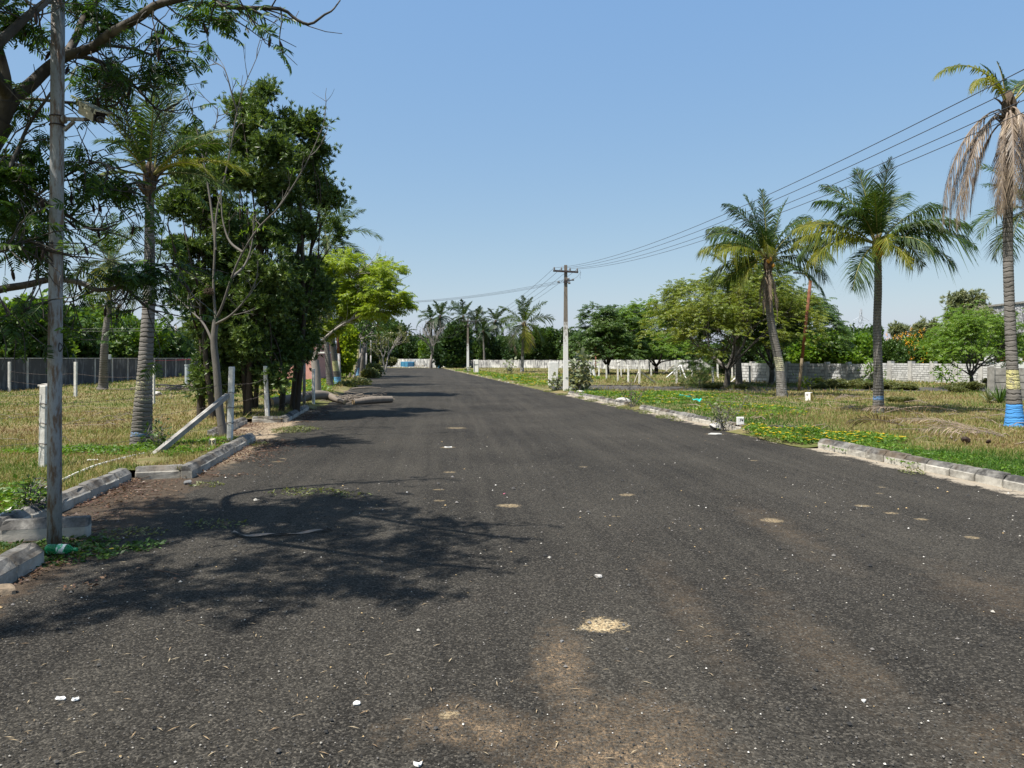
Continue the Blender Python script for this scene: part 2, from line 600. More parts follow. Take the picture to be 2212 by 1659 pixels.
M = {}
M['asphalt'] = mat_asphalt('asphalt')
M['asphalt_side'] = plain('old_asphalt', (.075, .07, .065), .9, .2, .35, 3, .6, 60, .01)
M['earth'] = mat_earth('dry_earth', .5)
M['ground'] = mat_earth('field_earth', .9)
M['grass'] = mat_grass('grass_blades')
M['kerb_r'] = mat_kerb('kerb_whitewashed', .95)
M['kerb_l'] = mat_kerb('kerb_concrete', .55)
M['concrete_post'] = plain('concrete_post', (.62, .60, .55), .9, .2, .3, 9, .4, 50, .005)
M['concrete_grey'] = plain('weathered_concrete', (.28, .265, .24), .9, .2, .4, 5, .4, 40, .006)
M['whitewash'] = mat_stained_wall('peeling_whitewash', (.62, .61, .58), (.24, .21, .18), .5, vert=.6)
M['wall_dark'] = mat_stained_wall('blackened_concrete', (.25, .245, .235), (.05, .05, .052), .72)
M['wall_dark_post'] = plain('pale_pilaster', (.48, .45, .40), .9, .2, .35, 3)
M['wall_white'] = mat_stained_wall('mouldy_whitewash', (.74, .73, .70), (.09, .09, .095), .36, vert=1.6)
M['wall_post'] = plain('pilaster_concrete', (.42, .41, .39), .9, .2, .3, 3)
M['galv'] = None
M['wire'] = plain('black_wire', (.06, .06, .065), .6, .3, .1, 3, 0)
M['barb'] = plain('rusty_wire', (.09, .07, .06), .7, .3, .3, 30, 0)
M['rust'] = plain('rusty_steel', (.16, .065, .035), .85, .3, .45, 7, .4, 60, .003)
M['steel_dark'] = plain('dark_steel', (.045, .035, .035), .7, .4, .4, 12, .3)
M['bark_dark'] = mat_bark('dark_bark', (.03, .024, .018), (.085, .07, .055))
M['bark_grey'] = mat_bark('grey_bark', (.16, .14, .12), (.36, .33, .30), 18)
M['bark_fore'] = mat_bark('mottled_bark', (.03, .026, .022), (.11, .10, .088), 22, (.17, .155, .14))
M['bark_bare'] = mat_bark('brown_grey_bark', (.07, .062, .052), (.19, .175, .155), 20)
M['bark_log'] = mat_bark('log_bark', (.09, .075, .06), (.27, .23, .19), 14)
M['wood_cut'] = plain('cut_wood', (.42, .30, .17), .9, .1, .3, 20)
M['leaf_thicket'] = leafmat('glossy_leaf', [(.022, .045, .010), (.05, .09, .017), (.09, .145, .032), (.18, .24, .08)], .3, rough=.42, spec=.4, nscale=.9)
M['leaf_fore'] = leafmat('feathery_leaf', [(.014, .036, .008), (.028, .065, .010), (.05, .11, .014), (.12, .19, .02)], .42, nscale=.8)
M['leaf_lime'] = leafmat('lime_leaf', [(.09, .16, .012), (.16, .24, .015), (.24, .31, .02), (.30, .36, .05)], .45, nscale=1.0)
M['leaf_umbrella'] = leafmat('olive_leaf', [(.06, .095, .012), (.10, .145, .016), (.16, .20, .022), (.24, .24, .03)], .35, nscale=.5)
M['leaf_mid'] = leafmat('mid_leaf', [(.022, .05, .012), (.04, .085, .016), (.065, .12, .02), (.11, .16, .03)], .28, nscale=.4)
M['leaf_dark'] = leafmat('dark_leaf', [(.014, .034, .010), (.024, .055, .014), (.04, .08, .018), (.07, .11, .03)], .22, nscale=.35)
M['leaf_bright'] = leafmat('bright_leaf', [(.05, .11, .012), (.085, .17, .016), (.13, .22, .02), (.19, .27, .03)], .4, nscale=.6)
M['leaf_grey'] = leafmat('grey_leaf', [(.09, .115, .06), (.15, .175, .10), (.22, .245, .155), (.30, .32, .22)], .25, nscale=.8)
M['leaf_euca'] = leafmat('grey_green_leaf', [(.095, .12, .055), (.14, .17, .085), (.20, .225, .12), (.27, .28, .17)], .3, nscale=.8)
M['leaf_cover'] = leafmat('creeper_leaf', [(.04, .09, .010), (.07, .15, .014), (.11, .21, .02), (.17, .27, .03)], .35, nscale=1.5)
M['leaf_low'] = leafmat('shade_darkened_creeper_leaf', [(.02, .05, .010), (.035, .085, .014), (.06, .12, .02), (.12, .18, .03)], .25, nscale=1.5)  # darkened copy of the creeper greens, shade at the pole foot painted in
M['leaf_weed'] = leafmat('weed_leaf', [(.06, .085, .025), (.10, .12, .04), (.15, .165, .06), (.21, .20, .09)], .3, nscale=1.2)
M['flower_yellow'] = leafmat('yellow_petal', [(.75, .5, .02), (.8, .55, .02), (.85, .62, .03)], .2)
M['flower_orange'] = leafmat('orange_flower', [(.6, .25, .02), (.7, .33, .02), (.75, .42, .03)], .2)
M['litter'] = leafmat('dead_leaf', [(.035, .017, .010), (.075, .036, .021), (.12, .065, .036), (.21, .14, .08)], .1)
M['palm_green'] = leafmat('palm_leaflet', [(.016, .036, .010), (.03, .06, .014), (.05, .09, .018), (.09, .13, .025)], .3, rough=.5, spec=.25, nscale=1.2)
M['palm_yellow'] = leafmat('yellow_palm_leaflet', [(.07, .10, .015), (.12, .15, .02), (.19, .20, .025), (.28, .25, .035)], .4, rough=.5, spec=.25, nscale=1.5)  # yellower and lighter than the green leaflets
M['palm_dead'] = leafmat('dead_palm_leaflet', [(.05, .036, .026), (.11, .08, .055), (.20, .15, .10), (.38, .30, .21)], .12, (1.2, 1.0, .8), nscale=2)
M['palm_far'] = leafmat('far_palm_leaflet', [(.018, .036, .014), (.03, .055, .018), (.05, .075, .025)], .3, nscale=1)
M['rachis'] = plain('palm_midrib', (.22, .20, .06), .6, .3, .3, 8, 0)
M['rachis_dead'] = plain('dead_midrib', (.24, .19, .15), .8, .2, .3, 8, 0)
M['boot'] = plain('palm_fibre', (.10, .075, .055), .95, .1, .5, 18, .8, 60, .02)
M['coconut'] = plain('orange_coconut', (.55, .26, .04), .5, .4, .2, 8, .1)
M['pod'] = plain('seed_pod', (.035, .02, .014), .7, .3, .3, 12, 0)
M['number'] = plain('black_paint', (.015, .015, .015), .7, .2, .1, 5, 0)
M['white_paint'] = plain('white_paint', (.74, .73, .69), .8, .3, .12, 10, .2)
M['yellow_paint'] = plain('yellow_paint', (.55, .38, .10), .8, .3, .35, 14, .2)
M['cream_paint'] = plain('cream_paint', (.72, .64, .42), .8, .3, .15, 14, .2)
M['stone'] = plain('pale_stone', (.42, .40, .37), .95, .1, .3, 20, .6, 50, .01)
M['stone_dark'] = plain('grey_stone', (.16, .16, .16), .95, .1, .3, 20, .6, 50, .01)
M['stone_buff'] = plain('buff_stone', (.22, .17, .12), .95, .1, .3, 20, .6, 50, .01)
M['chips'] = None


# ------------------------------------------------------------------ ground, road, lots
def grid_sheet(name, xs, ys, fx, fz, mat, kind='structure'):
    xs = np.asarray(xs); ys = np.asarray(ys)
    X = np.array([[fx(t, y) for t in xs] for y in ys]); Yy = np.repeat(ys[:, None], len(xs), 1)
    Z = fz(X, Yy)
    V = np.stack([X, Yy, Z], -1).reshape(-1, 3)
    n = len(xs); i = np.arange(len(ys) - 1)[:, None] * n; j = np.arange(n - 1)[None]
    F = np.stack([i + j, i + j + 1, i + n + j + 1, i + n + j], -1).reshape(-1, 4)
    mb = MB(); mb.add(V, F)
    return tag(mb.build(name, mat, smooth=True), kind=kind)


gx = np.concatenate([[-2500, -800, -300], np.linspace(-150, 150, 31), [300, 800, 2500]])
gy = np.concatenate([[-300, -60], np.linspace(-20, 200, 23), [400, 1000, 3000]])
grid_sheet('ground', gx, gy, lambda t, y: t, lambda x, y: np.full_like(x, -.03), M['ground'])

ROAD_END = 128.0
ry = np.concatenate([np.linspace(-8, 40, 97), np.linspace(42, ROAD_END, 44)])
grid_sheet('road', np.linspace(-4.3, T_R + .05, 26), ry, lambda t, y: t + SL * y - max(0, y - 60) * .012 * (t < 0) * 0,
           lambda x, y: .012 * (vnoise(x, y, .5, 5) - .5), M['asphalt'])


BAYS = ((6.72, 10.2, -3.62), (14.85, 18.9, -3.78), (5.95, 6.72, -4.0))


def left_edge(y):
    for a, b, t in BAYS:
        if a < y < b: return t - .12
    return T_L - .12


lys = sorted(set(list(np.linspace(-8, 60, 137)) + list(np.linspace(62, 170, 37)) + [v + d for b in BAYS for v in b[:2] for d in (-.003, .003)]))
frac = np.concatenate([[0, .0015, .004, .008], np.linspace(.014, .2, 30), np.linspace(.22, 1, 16)])
grid_sheet('left_lot_ground', frac, lys, lambda f, y: left_edge(y) + SL * y - f * 110, lambda x, y: zlot(x, y), M['earth'])
grid_sheet('right_lot_ground', frac, lys, lambda f, y: T_R + .13 + SL * y + f * 140, lambda x, y: zlot(x, y), M['earth'])
sx = np.linspace(2.1, 60, 60)
V = []
for x in sx:
    c = side_mid(x)
    V += [(x, c - 2.3, .092), (x, c + 2.3, .092)]
F = np.array([(2 * i, 2 * i + 2, 2 * i + 3, 2 * i + 1) for i in range(len(sx) - 1)])
mb = MB(); mb.add(V, F)
tag(mb.build('side_road', M['asphalt_side']), kind='structure')


for (ya, yb, ta, tb) in ((13.55, 16.62, T_R - .30, T_R + .2), (23.5, 25.3, T_R - .25, T_R + .2), (33.4, 127, T_R - .25, T_R + .2), (23.55, 127, T_L + .30, T_L - .16)):
    ys_ = np.linspace(ya, yb, max(6, int((yb - ya) * 3)))
    grid_sheet('verge_soil', np.linspace(0, 1, 6), ys_, lambda f, y: ta + (tb - ta) * f + SL * y + (.22 * (vnoise(y, 0, 1.1, 2) - .5) + .1 * (vnoise(y, 0, 4.1, 2) - .5)) * (1 - f),
               lambda x, y: .010 + np.linspace(0, 1, 6)[None, :] ** 1.3 * (zlot(x, y) - .008), M['earth'])

# ------------------------------------------------------------------ kerbs
PROF = np.array([(0, -.03), (0, .098), (.065, .168), (.15, .172), (.15, -.03)])


def kerb_run(label, A, B, side, mat, blk=.46, wob=.01, end_mat=None):
    """blocks from A to B; side = +1 when the road lies to the right of A->B"""
    A = np.array([A[0], A[1], 0.]); B = np.array([B[0], B[1], 0.])
    root = thing('kerb', label, 'kerb', A)
    L = np.linalg.norm(B - A); d = (B - A) / L; s = np.array([-d[1], d[0], 0]) * side
    n = max(1, round(L / blk)); b = L / n
    for i in range(n):
        o = A + d * (i * b + .012); e = A + d * ((i + 1) * b - .012)
        dz = random.uniform(-wob, wob); ds = random.uniform(-wob, wob); ds2 = random.uniform(-wob, wob)
        ns = 8; pr = spline(PROF, 15)[:, :2] if False else np.vstack([np.linspace(PROF[j], PROF[j + 1], 4)[:-1] for j in range(4)] + [PROF[4:]])
        rgk = np.random.default_rng(int(abs(A[0] * 100) + i * 17)); npf = len(pr)
        fr_ = np.array([0, .03, .12, .35, .6, .88, .97, 1.0])
        V = []
        for f_ in fr_:
            pt = o + (e - o) * f_; q = ds * (1 - f_) + ds2 * f_
            inset = .010 if f_ in (0, 1.0) else 0
            for (u, z) in pr:
                V.append(pt + s * (u + q + (inset if u < .08 else -inset)) + np.array([0, 0, z + dz - inset * (z > .1)]))
        V = np.array(V) + rgk.normal(0, .0016, (len(V), 3))
        chip = rgk.random(len(V)) < .03
        V[chip] += (s * .016 - np.array([0, 0, .012])) * rgk.random((chip.sum(), 1))
        F = [(r_ * npf + k, r_ * npf + k + 1, (r_ + 1) * npf + k + 1, (r_ + 1) * npf + k) for r_ in range(ns - 1) for k in range(npf - 1)] + [tuple(range(npf))[::-1], tuple(range((ns - 1) * npf, ns * npf))]
        if side < 0: F = [f[::-1] for f in F]
        mb = MB(); mb.add(V, F)
        mb.build('kerb_block', mat, root, origin=(o[0], o[1], 0))
    return root


def K(xd, yd): return G(xd, yd)[:2]


def onroad(t, y): return np.array([t + SL * y, y])


kerb_run('long kerb of whitewashed concrete blocks along the right road edge, nearest the viewer', onroad(T_R, 2.5), onroad(T_R, 13.6), -1, M['kerb_r'])
kerb_run('mossy whitewashed kerb on the right, beyond the yellow flowers', onroad(T_R - .02, 16.6), onroad(T_R, 23.6), -1, M['kerb_r'])
kerb_run('short kerb end under the white block numbered 74', onroad(T_R, 16.55), onroad(T_R, 16.55) + np.array([1.35, -.25]), -1, M['kerb_r'])
kerb_run('low broken kerb near the foot of the white power pole', onroad(T_R, 25.2), onroad(T_R, 33.5), -1, M['kerb_r'])
kerb_run('kerb of grey blocks running away past the braced fence post', onroad(T_L, 10.15), onroad(T_L, 14.75), 1, M['kerb_l'])
kerb_run('short kerb facing the viewer at the corner of the parking bay', onroad(T_L - .14, 10.22), onroad(T_L - .75, 10.02), -1, M['kerb_l'], .8)
kerb_run('dark stained kerb at the back of the bay behind the camera pole', onroad(-3.62, 6.0), onroad(-3.58, 10.0), 1, M['kerb_l'])
kerb_run('mossy kerb piece crossing behind the foot of the camera pole', onroad(-3.58, 6.62), onroad(T_L - .02, 6.80), 1, M['kerb_l'], .6)
kerb_run('weathered kerb in the bottom left corner beside the green bottle', onroad(T_L, 2.0), onroad(T_L, 5.95), 1, M['kerb_l'])
kerb_run('kerb at the back of the leaf filled bay by the second post', onroad(-3.75, 15.2), onroad(-3.78, 18.7), 1, M['kerb_l'])
kerb_run('pale kerb facing the viewer at the leaf filled bay', onroad(-3.72, 18.85), onroad(T_L - .15, 18.95), 1, M['kerb_l'], .8)
kerb_run('kerb in tree shade leading to the fallen log', onroad(T_L, 19.0), onroad(T_L, 23.6), 1, M['kerb_l'])
kerb_run('long white kerb on the near side of the side road', (7.0, side_mid(7) - 2.5), (12.5, side_mid(12.5) - 2.5), -1, M['kerb_r'], .5)
kerb_run('short white kerb on the far side of the side road', (3.8, side_mid(3.8) + 2.45), (7.2, side_mid(7.2) + 2.45), -1, M['kerb_r'], .5)
# thin buried kerb top behind the bay on the left
mb = MB()
a = onroad(-3.80, 7.0); b = onroad(-4.05, 12.4)
mid = spline([(a[0], a[1], .13), (a[0] - .55, 8.6, .125), (a[0] - 1.05, 10.6, .12), (b[0], b[1], .10)], 14)
mb.add(*tube(mid, .02, 6))
tag(mb.build('pipe', M['concrete_post'], origin=mid[0]), 'thin pale buried kerb top showing in the grass behind the bay kerb', 'pipe')


# ------------------------------------------------------------------ grass and ground cover (uncountable)
def blades(name, xs, ys, h, w, tint, z0=None, lean=.5, kind='stuff', label=None, cat=None, mat=None):
    n = len(xs)
    z = zlot(xs, ys) if z0 is None else np.full(n, z0)
    a = rng.random(n) * 2 * math.pi
    dx = np.cos(a); dy = np.sin(a)
    b = rng.random(n) * 2 * math.pi
    ln = rng.random(n) * lean
    base = np.stack([xs, ys, z - .01], -1)
    sd = np.stack([dx, dy, np.zeros(n)], -1) * (w / 2)[:, None]
    off = np.stack([np.cos(b) * ln * h, np.sin(b) * ln * h, h * (1 - .3 * ln)], -1)
    mid = base + off * .55 + np.stack([np.zeros(n), np.zeros(n), h * .08], -1)
    V = np.stack([base - sd, base + sd, mid + sd * .7, mid - sd * .7, base + off], 1).reshape(-1, 3)
    o = (np.arange(n) * 5)[:, None]
    mb = MB()
    mb.add(V, o + np.array([[0, 1, 2, 3]]))
    mb.F.append(o + np.array([[3, 2, 4]])); mb.M.append(0)
    ob = mb.build(name, mat or M['grass'])
    at = ob.data.attributes.new('tint', 'FLOAT', 'POINT')
    at.data.foreach_set('value', np.repeat(tint, 5).astype(np.float32))
    tag(ob, label, cat, kind=kind)
    return ob


def sample_lot(n, side, y0, y1, spread=1.15):
    """density falls off with distance"""
    u = rng.random(n * 3)
    y = 1 / (1 / y0 - u * (1 / y0 - 1 / y1)) if True else None
    half = .70 * spread * y + 1.0
    x = (rng.random(n * 3) * 2 - 1) * half
    t = tt(x, y)
    if side < 0:
        le = np.full(len(y), T_L - .16)
        for a, b, tv in BAYS: le = np.where((y > a) & (y < b), tv - .16, le)
        ok = (t < le) & (x > -29 - .155 * (y - 46.3))
    else:
        ok = (t > T_R + .17) & ~((np.abs(y - side_mid(x)) < 2.35) & (x > 2) & (y > 25) & (fbm(x, y, .8, 9) < .62))
    x, y = x[ok][:n], y[ok][:n]
    return x, y


for (side, n, nm) in ((-1, 150000, 'left'), (1, 190000, 'right')):
    x, y = sample_lot(n, side, 5.0, 130)
    t = tt(x, y)
    nz = fbm(x, y, .28, 21) * .55 + fbm(x, y, 1.1, 23) * .45
    if side < 0:
        tint = .45 + (nz - .5) * 2.0
        tint += .18 * np.exp(-((y - 8.8) / 2.0) ** 2) - .14 * np.exp(-((y - 17) / 4.5) ** 2)
        keep = fbm(x, y, .9, 31) > .22
        h = (.045 + .06 * rng.random(len(x)) + .12 * np.clip(fbm(x, y, .5, 33) - .52, 0, 1) * (y > 18))
    else:
        d = t - T_R
        tint = .42 + (nz - .5) * 1.7 + .6 * np.clip(1.4 - d / 2.2, 0, 1) * np.clip(1.5 - y / 34, .2, 1)
        tint += .42 * np.exp(-((y - 29) / 5.5) ** 2) * (d < 6.0)
        keep = (fbm(x, y, .9, 31) > .26) | (d < 1.8)
        h = (.04 + .07 * rng.random(len(x)) + .10 * np.clip(fbm(x, y, .5, 33) - .5, 0, 1))
    x, y, tint, h = x[keep], y[keep], np.clip(tint, 0, 1)[keep], h[keep]
    w = .0085 * np.clip(y / 9, .9, 9) * (.7 + .6 * rng.random(len(x)))
    h = h * np.clip(y / 25, 1, 2.2)
    blades('grass', x, y, h, w, tint, lean=1.0, label=None)

# tall straw tufts
x, y = sample_lot(14000, 1, 9, 60)
k = (fbm(x, y, .7, 41) > .56) & (tt(x, y) > T_R + 1.5)
x, y = x[k], y[k]
blades('dry_straw', x, y, .14 + .2 * rng.random(len(x)), .006 * np.clip(y / 9, 1, 7), np.clip(.15 + .2 * rng.random(len(x)), 0, 1), lean=1.2)
x, y = sample_lot(14000, -1, 9, 60)
k = (fbm(x, y, .5, 43) > .56) & (y > 11)
x, y = x[k], y[k]
blades('dry_straw', x, y, .10 + .18 * rng.random(len(x)), .006 * np.clip(y / 9, 1, 7), np.clip(.2 + .4 * rng.random(len(x)), 0, 1), lean=1.2)

LEAF = np.array([(0, 0, 0), (.42, .24, .05), (1, 0, -.06), (.42, -.24, .05)], float)
LEAFN = np.array([(0, 0, 0), (.40, .13, .04), (1, 0, -.08), (.40, -.13, .04)], float)
LF = np.array([(0, 1, 2, 3)])


def rnd_dirs(n, zlo=-1., zhi=1.):
    a = rng.random(n) * 2 * math.pi; z = zlo + (zhi - zlo) * rng.random(n)
    r = np.sqrt(np.clip(1 - z * z, 0, 1))
    return np.stack([r * np.cos(a), r * np.sin(a), z], -1)


def cover(name, label, patches, per, size, hmax, flowers=0, mat='leaf_cover', fl='flower_yellow', zf=None):
    """patches of creeping plants: (x, y, rx, ry)"""
    mb = MB(); P3 = []; FP = []
    for (cx, cy, rx, ry_) in patches:
        n = int(per * rx * ry_ * 3.14)
        a = rng.random(n) * 2 * math.pi; q = np.sqrt(rng.random(n)) * (.75 + .4 * vnoise(np.cos(a) * 2 + cx, np.sin(a) * 2 + cy, 1.5, 3))
        x = cx + rx * q * np.cos(a); y = cy + ry_ * q * np.sin(a)
        k = vnoise(x, y, 1.9, 4) > .25
        x, y, q = x[k], y[k], q[k]
        z0 = zlot(x, y) if zf is None else np.full(len(x), zf)
        hm = hmax * (.35 + .9 * vnoise(x, y, 2.3, 8)) * np.clip(1.25 - q, .2, 1)
        P3.append(np.stack([x, y, z0 + hm * rng.random(len(x))], -1))
        m = int(flowers * rx * ry_ * 3.14)
        if m and len(x):
            i = rng.integers(0, len(x), m)
            FP.append(np.stack([x[i], y[i], z0[i] + hm[i] * 1.02 + .01], -1))
    p = np.concatenate(P3)
    mb.add(*scatter(LEAF, LF, p, rnd_dirs(len(p), -.25, .7), size * (.6 + .8 * rng.random(len(p))), rng.normal(0, .7, len(p))))
    if FP:
        f = np.concatenate(FP)
        for k in range(5):
            a = k / 5 * 2 * math.pi + rng.random(len(f))
            d = np.stack([np.cos(a), np.sin(a), .15 + 0 * a], -1)
            mb.add(*scatter(LEAF * np.array([1, 1.6, 1]), LF, f, d, size * .52), mi=1)
    return tag(mb.build(name, [M[mat], M[fl]]), kind='stuff')


cover('creeping_plants', '', [(5.85, 15.1, .85, 1.4), (6.6, 14.3, .95, 1.0), (5.4, 16.0, .4, .5), (5.55, 14.3, .25, .5)], 900, .065, .16, 34)
cover('creeping_plants', '', [(onroad(T_R + .75, y)[0], y, .75, 1.2) for y in (5.5, 7.5, 9.5, 11.5, 13.2)], 750, .05, .07, 1.2)
cover('creeping_plants', '', [(5.2, 27.5, 1.4, 2.6), (6.8, 29, 1.8, 2.5), (4.0, 32, 1.4, 2), (9.2, 30.5, 1.6, 1.5), (6.4, 32.6, 2.6, 1.5), (7.2, 22.5, 1.8, 3)], 210, .09, .12, 7)
cover('creeping_plants', '', [(-4.35, 6.25, .5, .35), (-3.65, 6.2, .38, .32), (-4.1, 5.85, .35, .22), (-3.85, 6.6, .35, .15), (-3.2, 6.45, .25, .15)], 1300, .05, .08, 3, 'leaf_low', zf=.0)
cover('creeping_plants', '', [(-3.6, 6.95, .4, .25), (-2.95, 7.3, .35, .2), (-2.55, 9.1, .5, .3), (-3.95, 9.6, .25, .2), (-1.95, 8.9, .25, .2)], 500, .04, .04, 0, 'leaf_weed', zf=.0)
cover('creeping_plants', '', [(-6.7, 12.2, .9, .6), (-6.1, 12.9, .6, .9), (-5.6, 13.4, .5, .9), (-7.6, 12.4, 1.2, .5), (-5.35, 12.4, .35, .8)], 800, .06, .11, .5)
cover('creeping_plants', '', [(-5.4, 7.9, .45, .5), (-5.9, 8.6, .4, .35), (-4.95, 7.2, .2, .35)], 900, .065, .16, 3)
cover('creeping_plants', '', [(onroad(-4.2, y)[0], y, .9, 2.5) for y in (30, 34, 38, 43)] + [(onroad(-5.5, y)[0], y, 1.8, 4) for y in (40, 48, 56, 66, 78)], 60, .14, .2, 3)
cover('creeping_plants', '', [(onroad(T_R + 1.2, y)[0], y, 1.4, 4) for y in (46, 53, 60, 68, 76, 85, 95)] + [(5, 58, 3, 3), (1.5, 66, 3.5, 3)], 45, .16, .2, 5)

# weeds growing out of the kerb joints
cover('kerb_weeds', '', [(onroad(T_R - .34, y)[0], y, .17, .22) for y in (10.6, 8.2, 14.4, 17.5, 19.5)] + [(onroad(T_R - .25, y)[0], y, .3, .7) for y in (20.6, 22.5, 24.2, 26, 28.5, 30.5, 33.5, 36.5)] +
      [(onroad(T_R - .6, 6.9)[0], 6.9, .35, .2), (onroad(T_L + .5, 17.0)[0], 17.0, .55, .8), (onroad(T_L + .25, 14.2)[0], 14.0, .2, .3)], 650, .045, .09, .6, 'leaf_weed', zf=0.0)

# dead leaves and small twigs along the left kerbs
n = 9500
yy = rng.uniform(5.2, 25, n); off = np.abs(rng.normal(0, .38, n))
te = np.full(n, T_L)
for a, b, tv in BAYS[:2]: te = np.where((yy > a) & (yy < b), tv, te)
xx = te + .03 + off + SL * yy
kk = vnoise(xx, yy, 1.4, 12) > .33
xx, yy = xx[kk], yy[kk]
mb = MB()
p = np.stack([xx, yy, .012 + .02 * rng.random(len(xx))], -1)
mb.add(*scatter(LEAF, LF, p, rnd_dirs(len(p), -.15, .35), .018 + .034 * rng.random(len(p)), rng.normal(0, .5, len(p))))
for i in range(260):
    j = rng.integers(0, len(xx)); a = rng.random() * 6.28; L = rng.uniform(.08, .3)
    q = np.array([xx[j], yy[j], .025]); e = q + L * np.array([math.cos(a), math.sin(a), rng.uniform(0, .1)])
    mb.add(*tube([q, (q + e) / 2 + rng.normal(0, .01, 3), e], .003, 4, False))
tag(mb.build('leaf_litter', M['litter']), kind='stuff')

# loose chips on the asphalt
m = NM('stone_chips')
r = m.island()
m.color(m.ramp(r, [(0, (.03, .03, .03)), (.45, (.07, .068, .065)), (.7, (.16, .15, .14)), (.91, (.36, .34, .30)), (.96, (.40, .29, .15)), (.985, (.62, .6, .56))], 'CONSTANT'))
m.rough(.9, .2); M['chips'] = m.m
n = 9000
y = 1 / (1 / 2.3 - rng.random(n) * (1 / 2.3 - 1 / 16)); x = (rng.random(n) * 2 - 1) * (.8 * y + .4)
k = (tt(x, y) < T_R - .05) & (tt(x, y) > T_L + .02)
x, y = x[k], y[k]
OCT = np.array([(1, 0, 0), (-.8, .1, 0), (0, .9, .1), (.1, -.8, 0), (.1, 0, .7), (0, 0, -.5)], float)
OF = np.array([(0, 2, 4), (2, 1, 4), (1, 3, 4), (3, 0, 4)])
s = .0035 + .0045 * rng.random(len(x)) ** 2 + .010 * (rng.random(len(x)) > .985)
s *= np.clip(y / 4, 1, 2.2)
mb = MB(); mb.add(*scatter(OCT, OF, np.stack([x, y, .004 + s * .3], -1), rnd_dirs(len(x), -.2, .2), s))
tag(mb.build('gravel_chips', M['chips']), kind='stuff')
# pale straw bits and petals
n = 520
y = 1 / (1 / 2.4 - rng.random(n) * (1 / 2.4 - 1 / 12)); x = -1.2 + (rng.random(n) * 2 - 1) * (.62 * y)
k = (tt(x, y) < T_R - .1) & (tt(x, y) > T_L + .05)
x, y = x[k], y[k]
mb = MB()
mb.add(*scatter(np.array([(0, -.04, 0), (.5, -.05, .05), (1, 0, 0), (.5, .05, .05)]), LF, np.stack([x, y, np.full(len(x), .008)], -1), rnd_dirs(len(x), -.03, .08), .02 + .045 * rng.random(len(x))))
tag(mb.build('straw_bits', leafmat('straw', [(.2, .12, .06), (.35, .26, .15), (.5, .42, .28)], .1)), kind='stuff')


# ------------------------------------------------------------------ palms
def frond(p0, az, el, L, droop, nl=46, ll=.55, lw=.030, gravity=.35, start=.14, wind=(0, 0, 0), vee=.35, seed=0, rach=.022, pw=1.4, close=1.0):
    """one feather leaf: returns (rachis tube, leaflet mesh)"""
    rg = np.random.default_rng(seed)
    k = 18
    s = np.linspace(0, 1, k)
    e = el - droop * s ** pw
    d = np.stack([np.cos(e) * math.cos(az), np.cos(e) * math.sin(az), np.sin(e)], -1) + np.outer(s ** 1.5, wind)
    d = norm(d)
    pts = np.asarray(p0, float) + np.concatenate([[np.zeros(3)], np.cumsum(d[:-1] * (L / (k - 1)), 0)])
    rt = tube(pts, rach * (1 - .85 * s), 5, False)
    side0 = np.array([-math.sin(az), math.cos(az), 0])
    u = np.linspace(start, .985, nl)
    pos = np.stack([np.interp(u, s, pts[:, i]) for i in range(3)], -1)
    T = norm(np.stack([np.interp(u, s, d[:, i]) for i in range(3)], -1))
    Sd = norm(side0 - T * (T @ side0)[:, None])
    N = np.cross(T, Sd); N = np.where((N[:, 2:] < 0) & (np.abs(N[:, 2:]) > .02), -N, N) if el > -1.2 else N
    if close == 1.0:                      # each leaf is twisted and a little torn
        rol = (rg.normal(0, .25) + rg.normal(0, .55) * u)[:, None]
        Sd, N = Sd * np.cos(rol) + N * np.sin(rol), N * np.cos(rol) - Sd * np.sin(rol)
    torn = np.where(rg.random(nl) < .07, rg.uniform(.15, .6, nl), 1) * (1 - .35 * (vnoise(u * 7 + seed, u * 0, 1.0, seed % 7) > .72))
    prof = torn * np.clip(np.sin(np.clip((u - start) / (1 - start), 0, 1) * 2.6 + .42), .18, 1)
    Vs = []; Fs4 = []; Fs3 = []; n0 = 0
    for sg in (-1, 1):
        phi = np.radians(68 - 38 * u + rg.normal(0, 5, nl)) * close
        l = ll * prof * (1 + rg.normal(0, .13, nl))
        dr = norm(T * np.cos(phi)[:, None] + Sd * (sg * np.sin(phi))[:, None] * math.cos(vee) + N * (np.sin(phi) * math.sin(vee))[:, None] + rg.normal(0, .05, (nl, 3)) + np.asarray(wind) * .5)
        g = gravity * (1 + rg.normal(0, .25, nl))
        mid = pos + dr * (l * .5)[:, None] - np.array([0, 0, 1]) * (g * l * .20)[:, None]
        tip = pos + dr * (l * .92)[:, None] - np.array([0, 0, 1]) * (g * l * .95)[:, None]
        wv = T * (lw / 2)
        V = np.stack([pos - wv * .7, pos + wv * .7, mid + wv, mid - wv, tip], 1).reshape(-1, 3)
        o = (np.arange(nl) * 5)[:, None] + n0
        Fs4.append(o + np.array([[0, 1, 2, 3]])); Fs3.append(o + np.array([[3, 2, 4]]))
        Vs.append(V); n0 += nl * 5
    return rt, (np.concatenate(Vs), np.concatenate(Fs4), np.concatenate(Fs3))


def add_frond(mb, fr, mi_leaf=0, mi_r=1):
    (rv, rf), (V, F4, F3) = fr
    n = mb.n
    mb.add(V, F4, mi_leaf)
    mb.F.append(F3 + n); mb.M.append(mi_leaf)
    mb.add(rv, rf, mi_r)


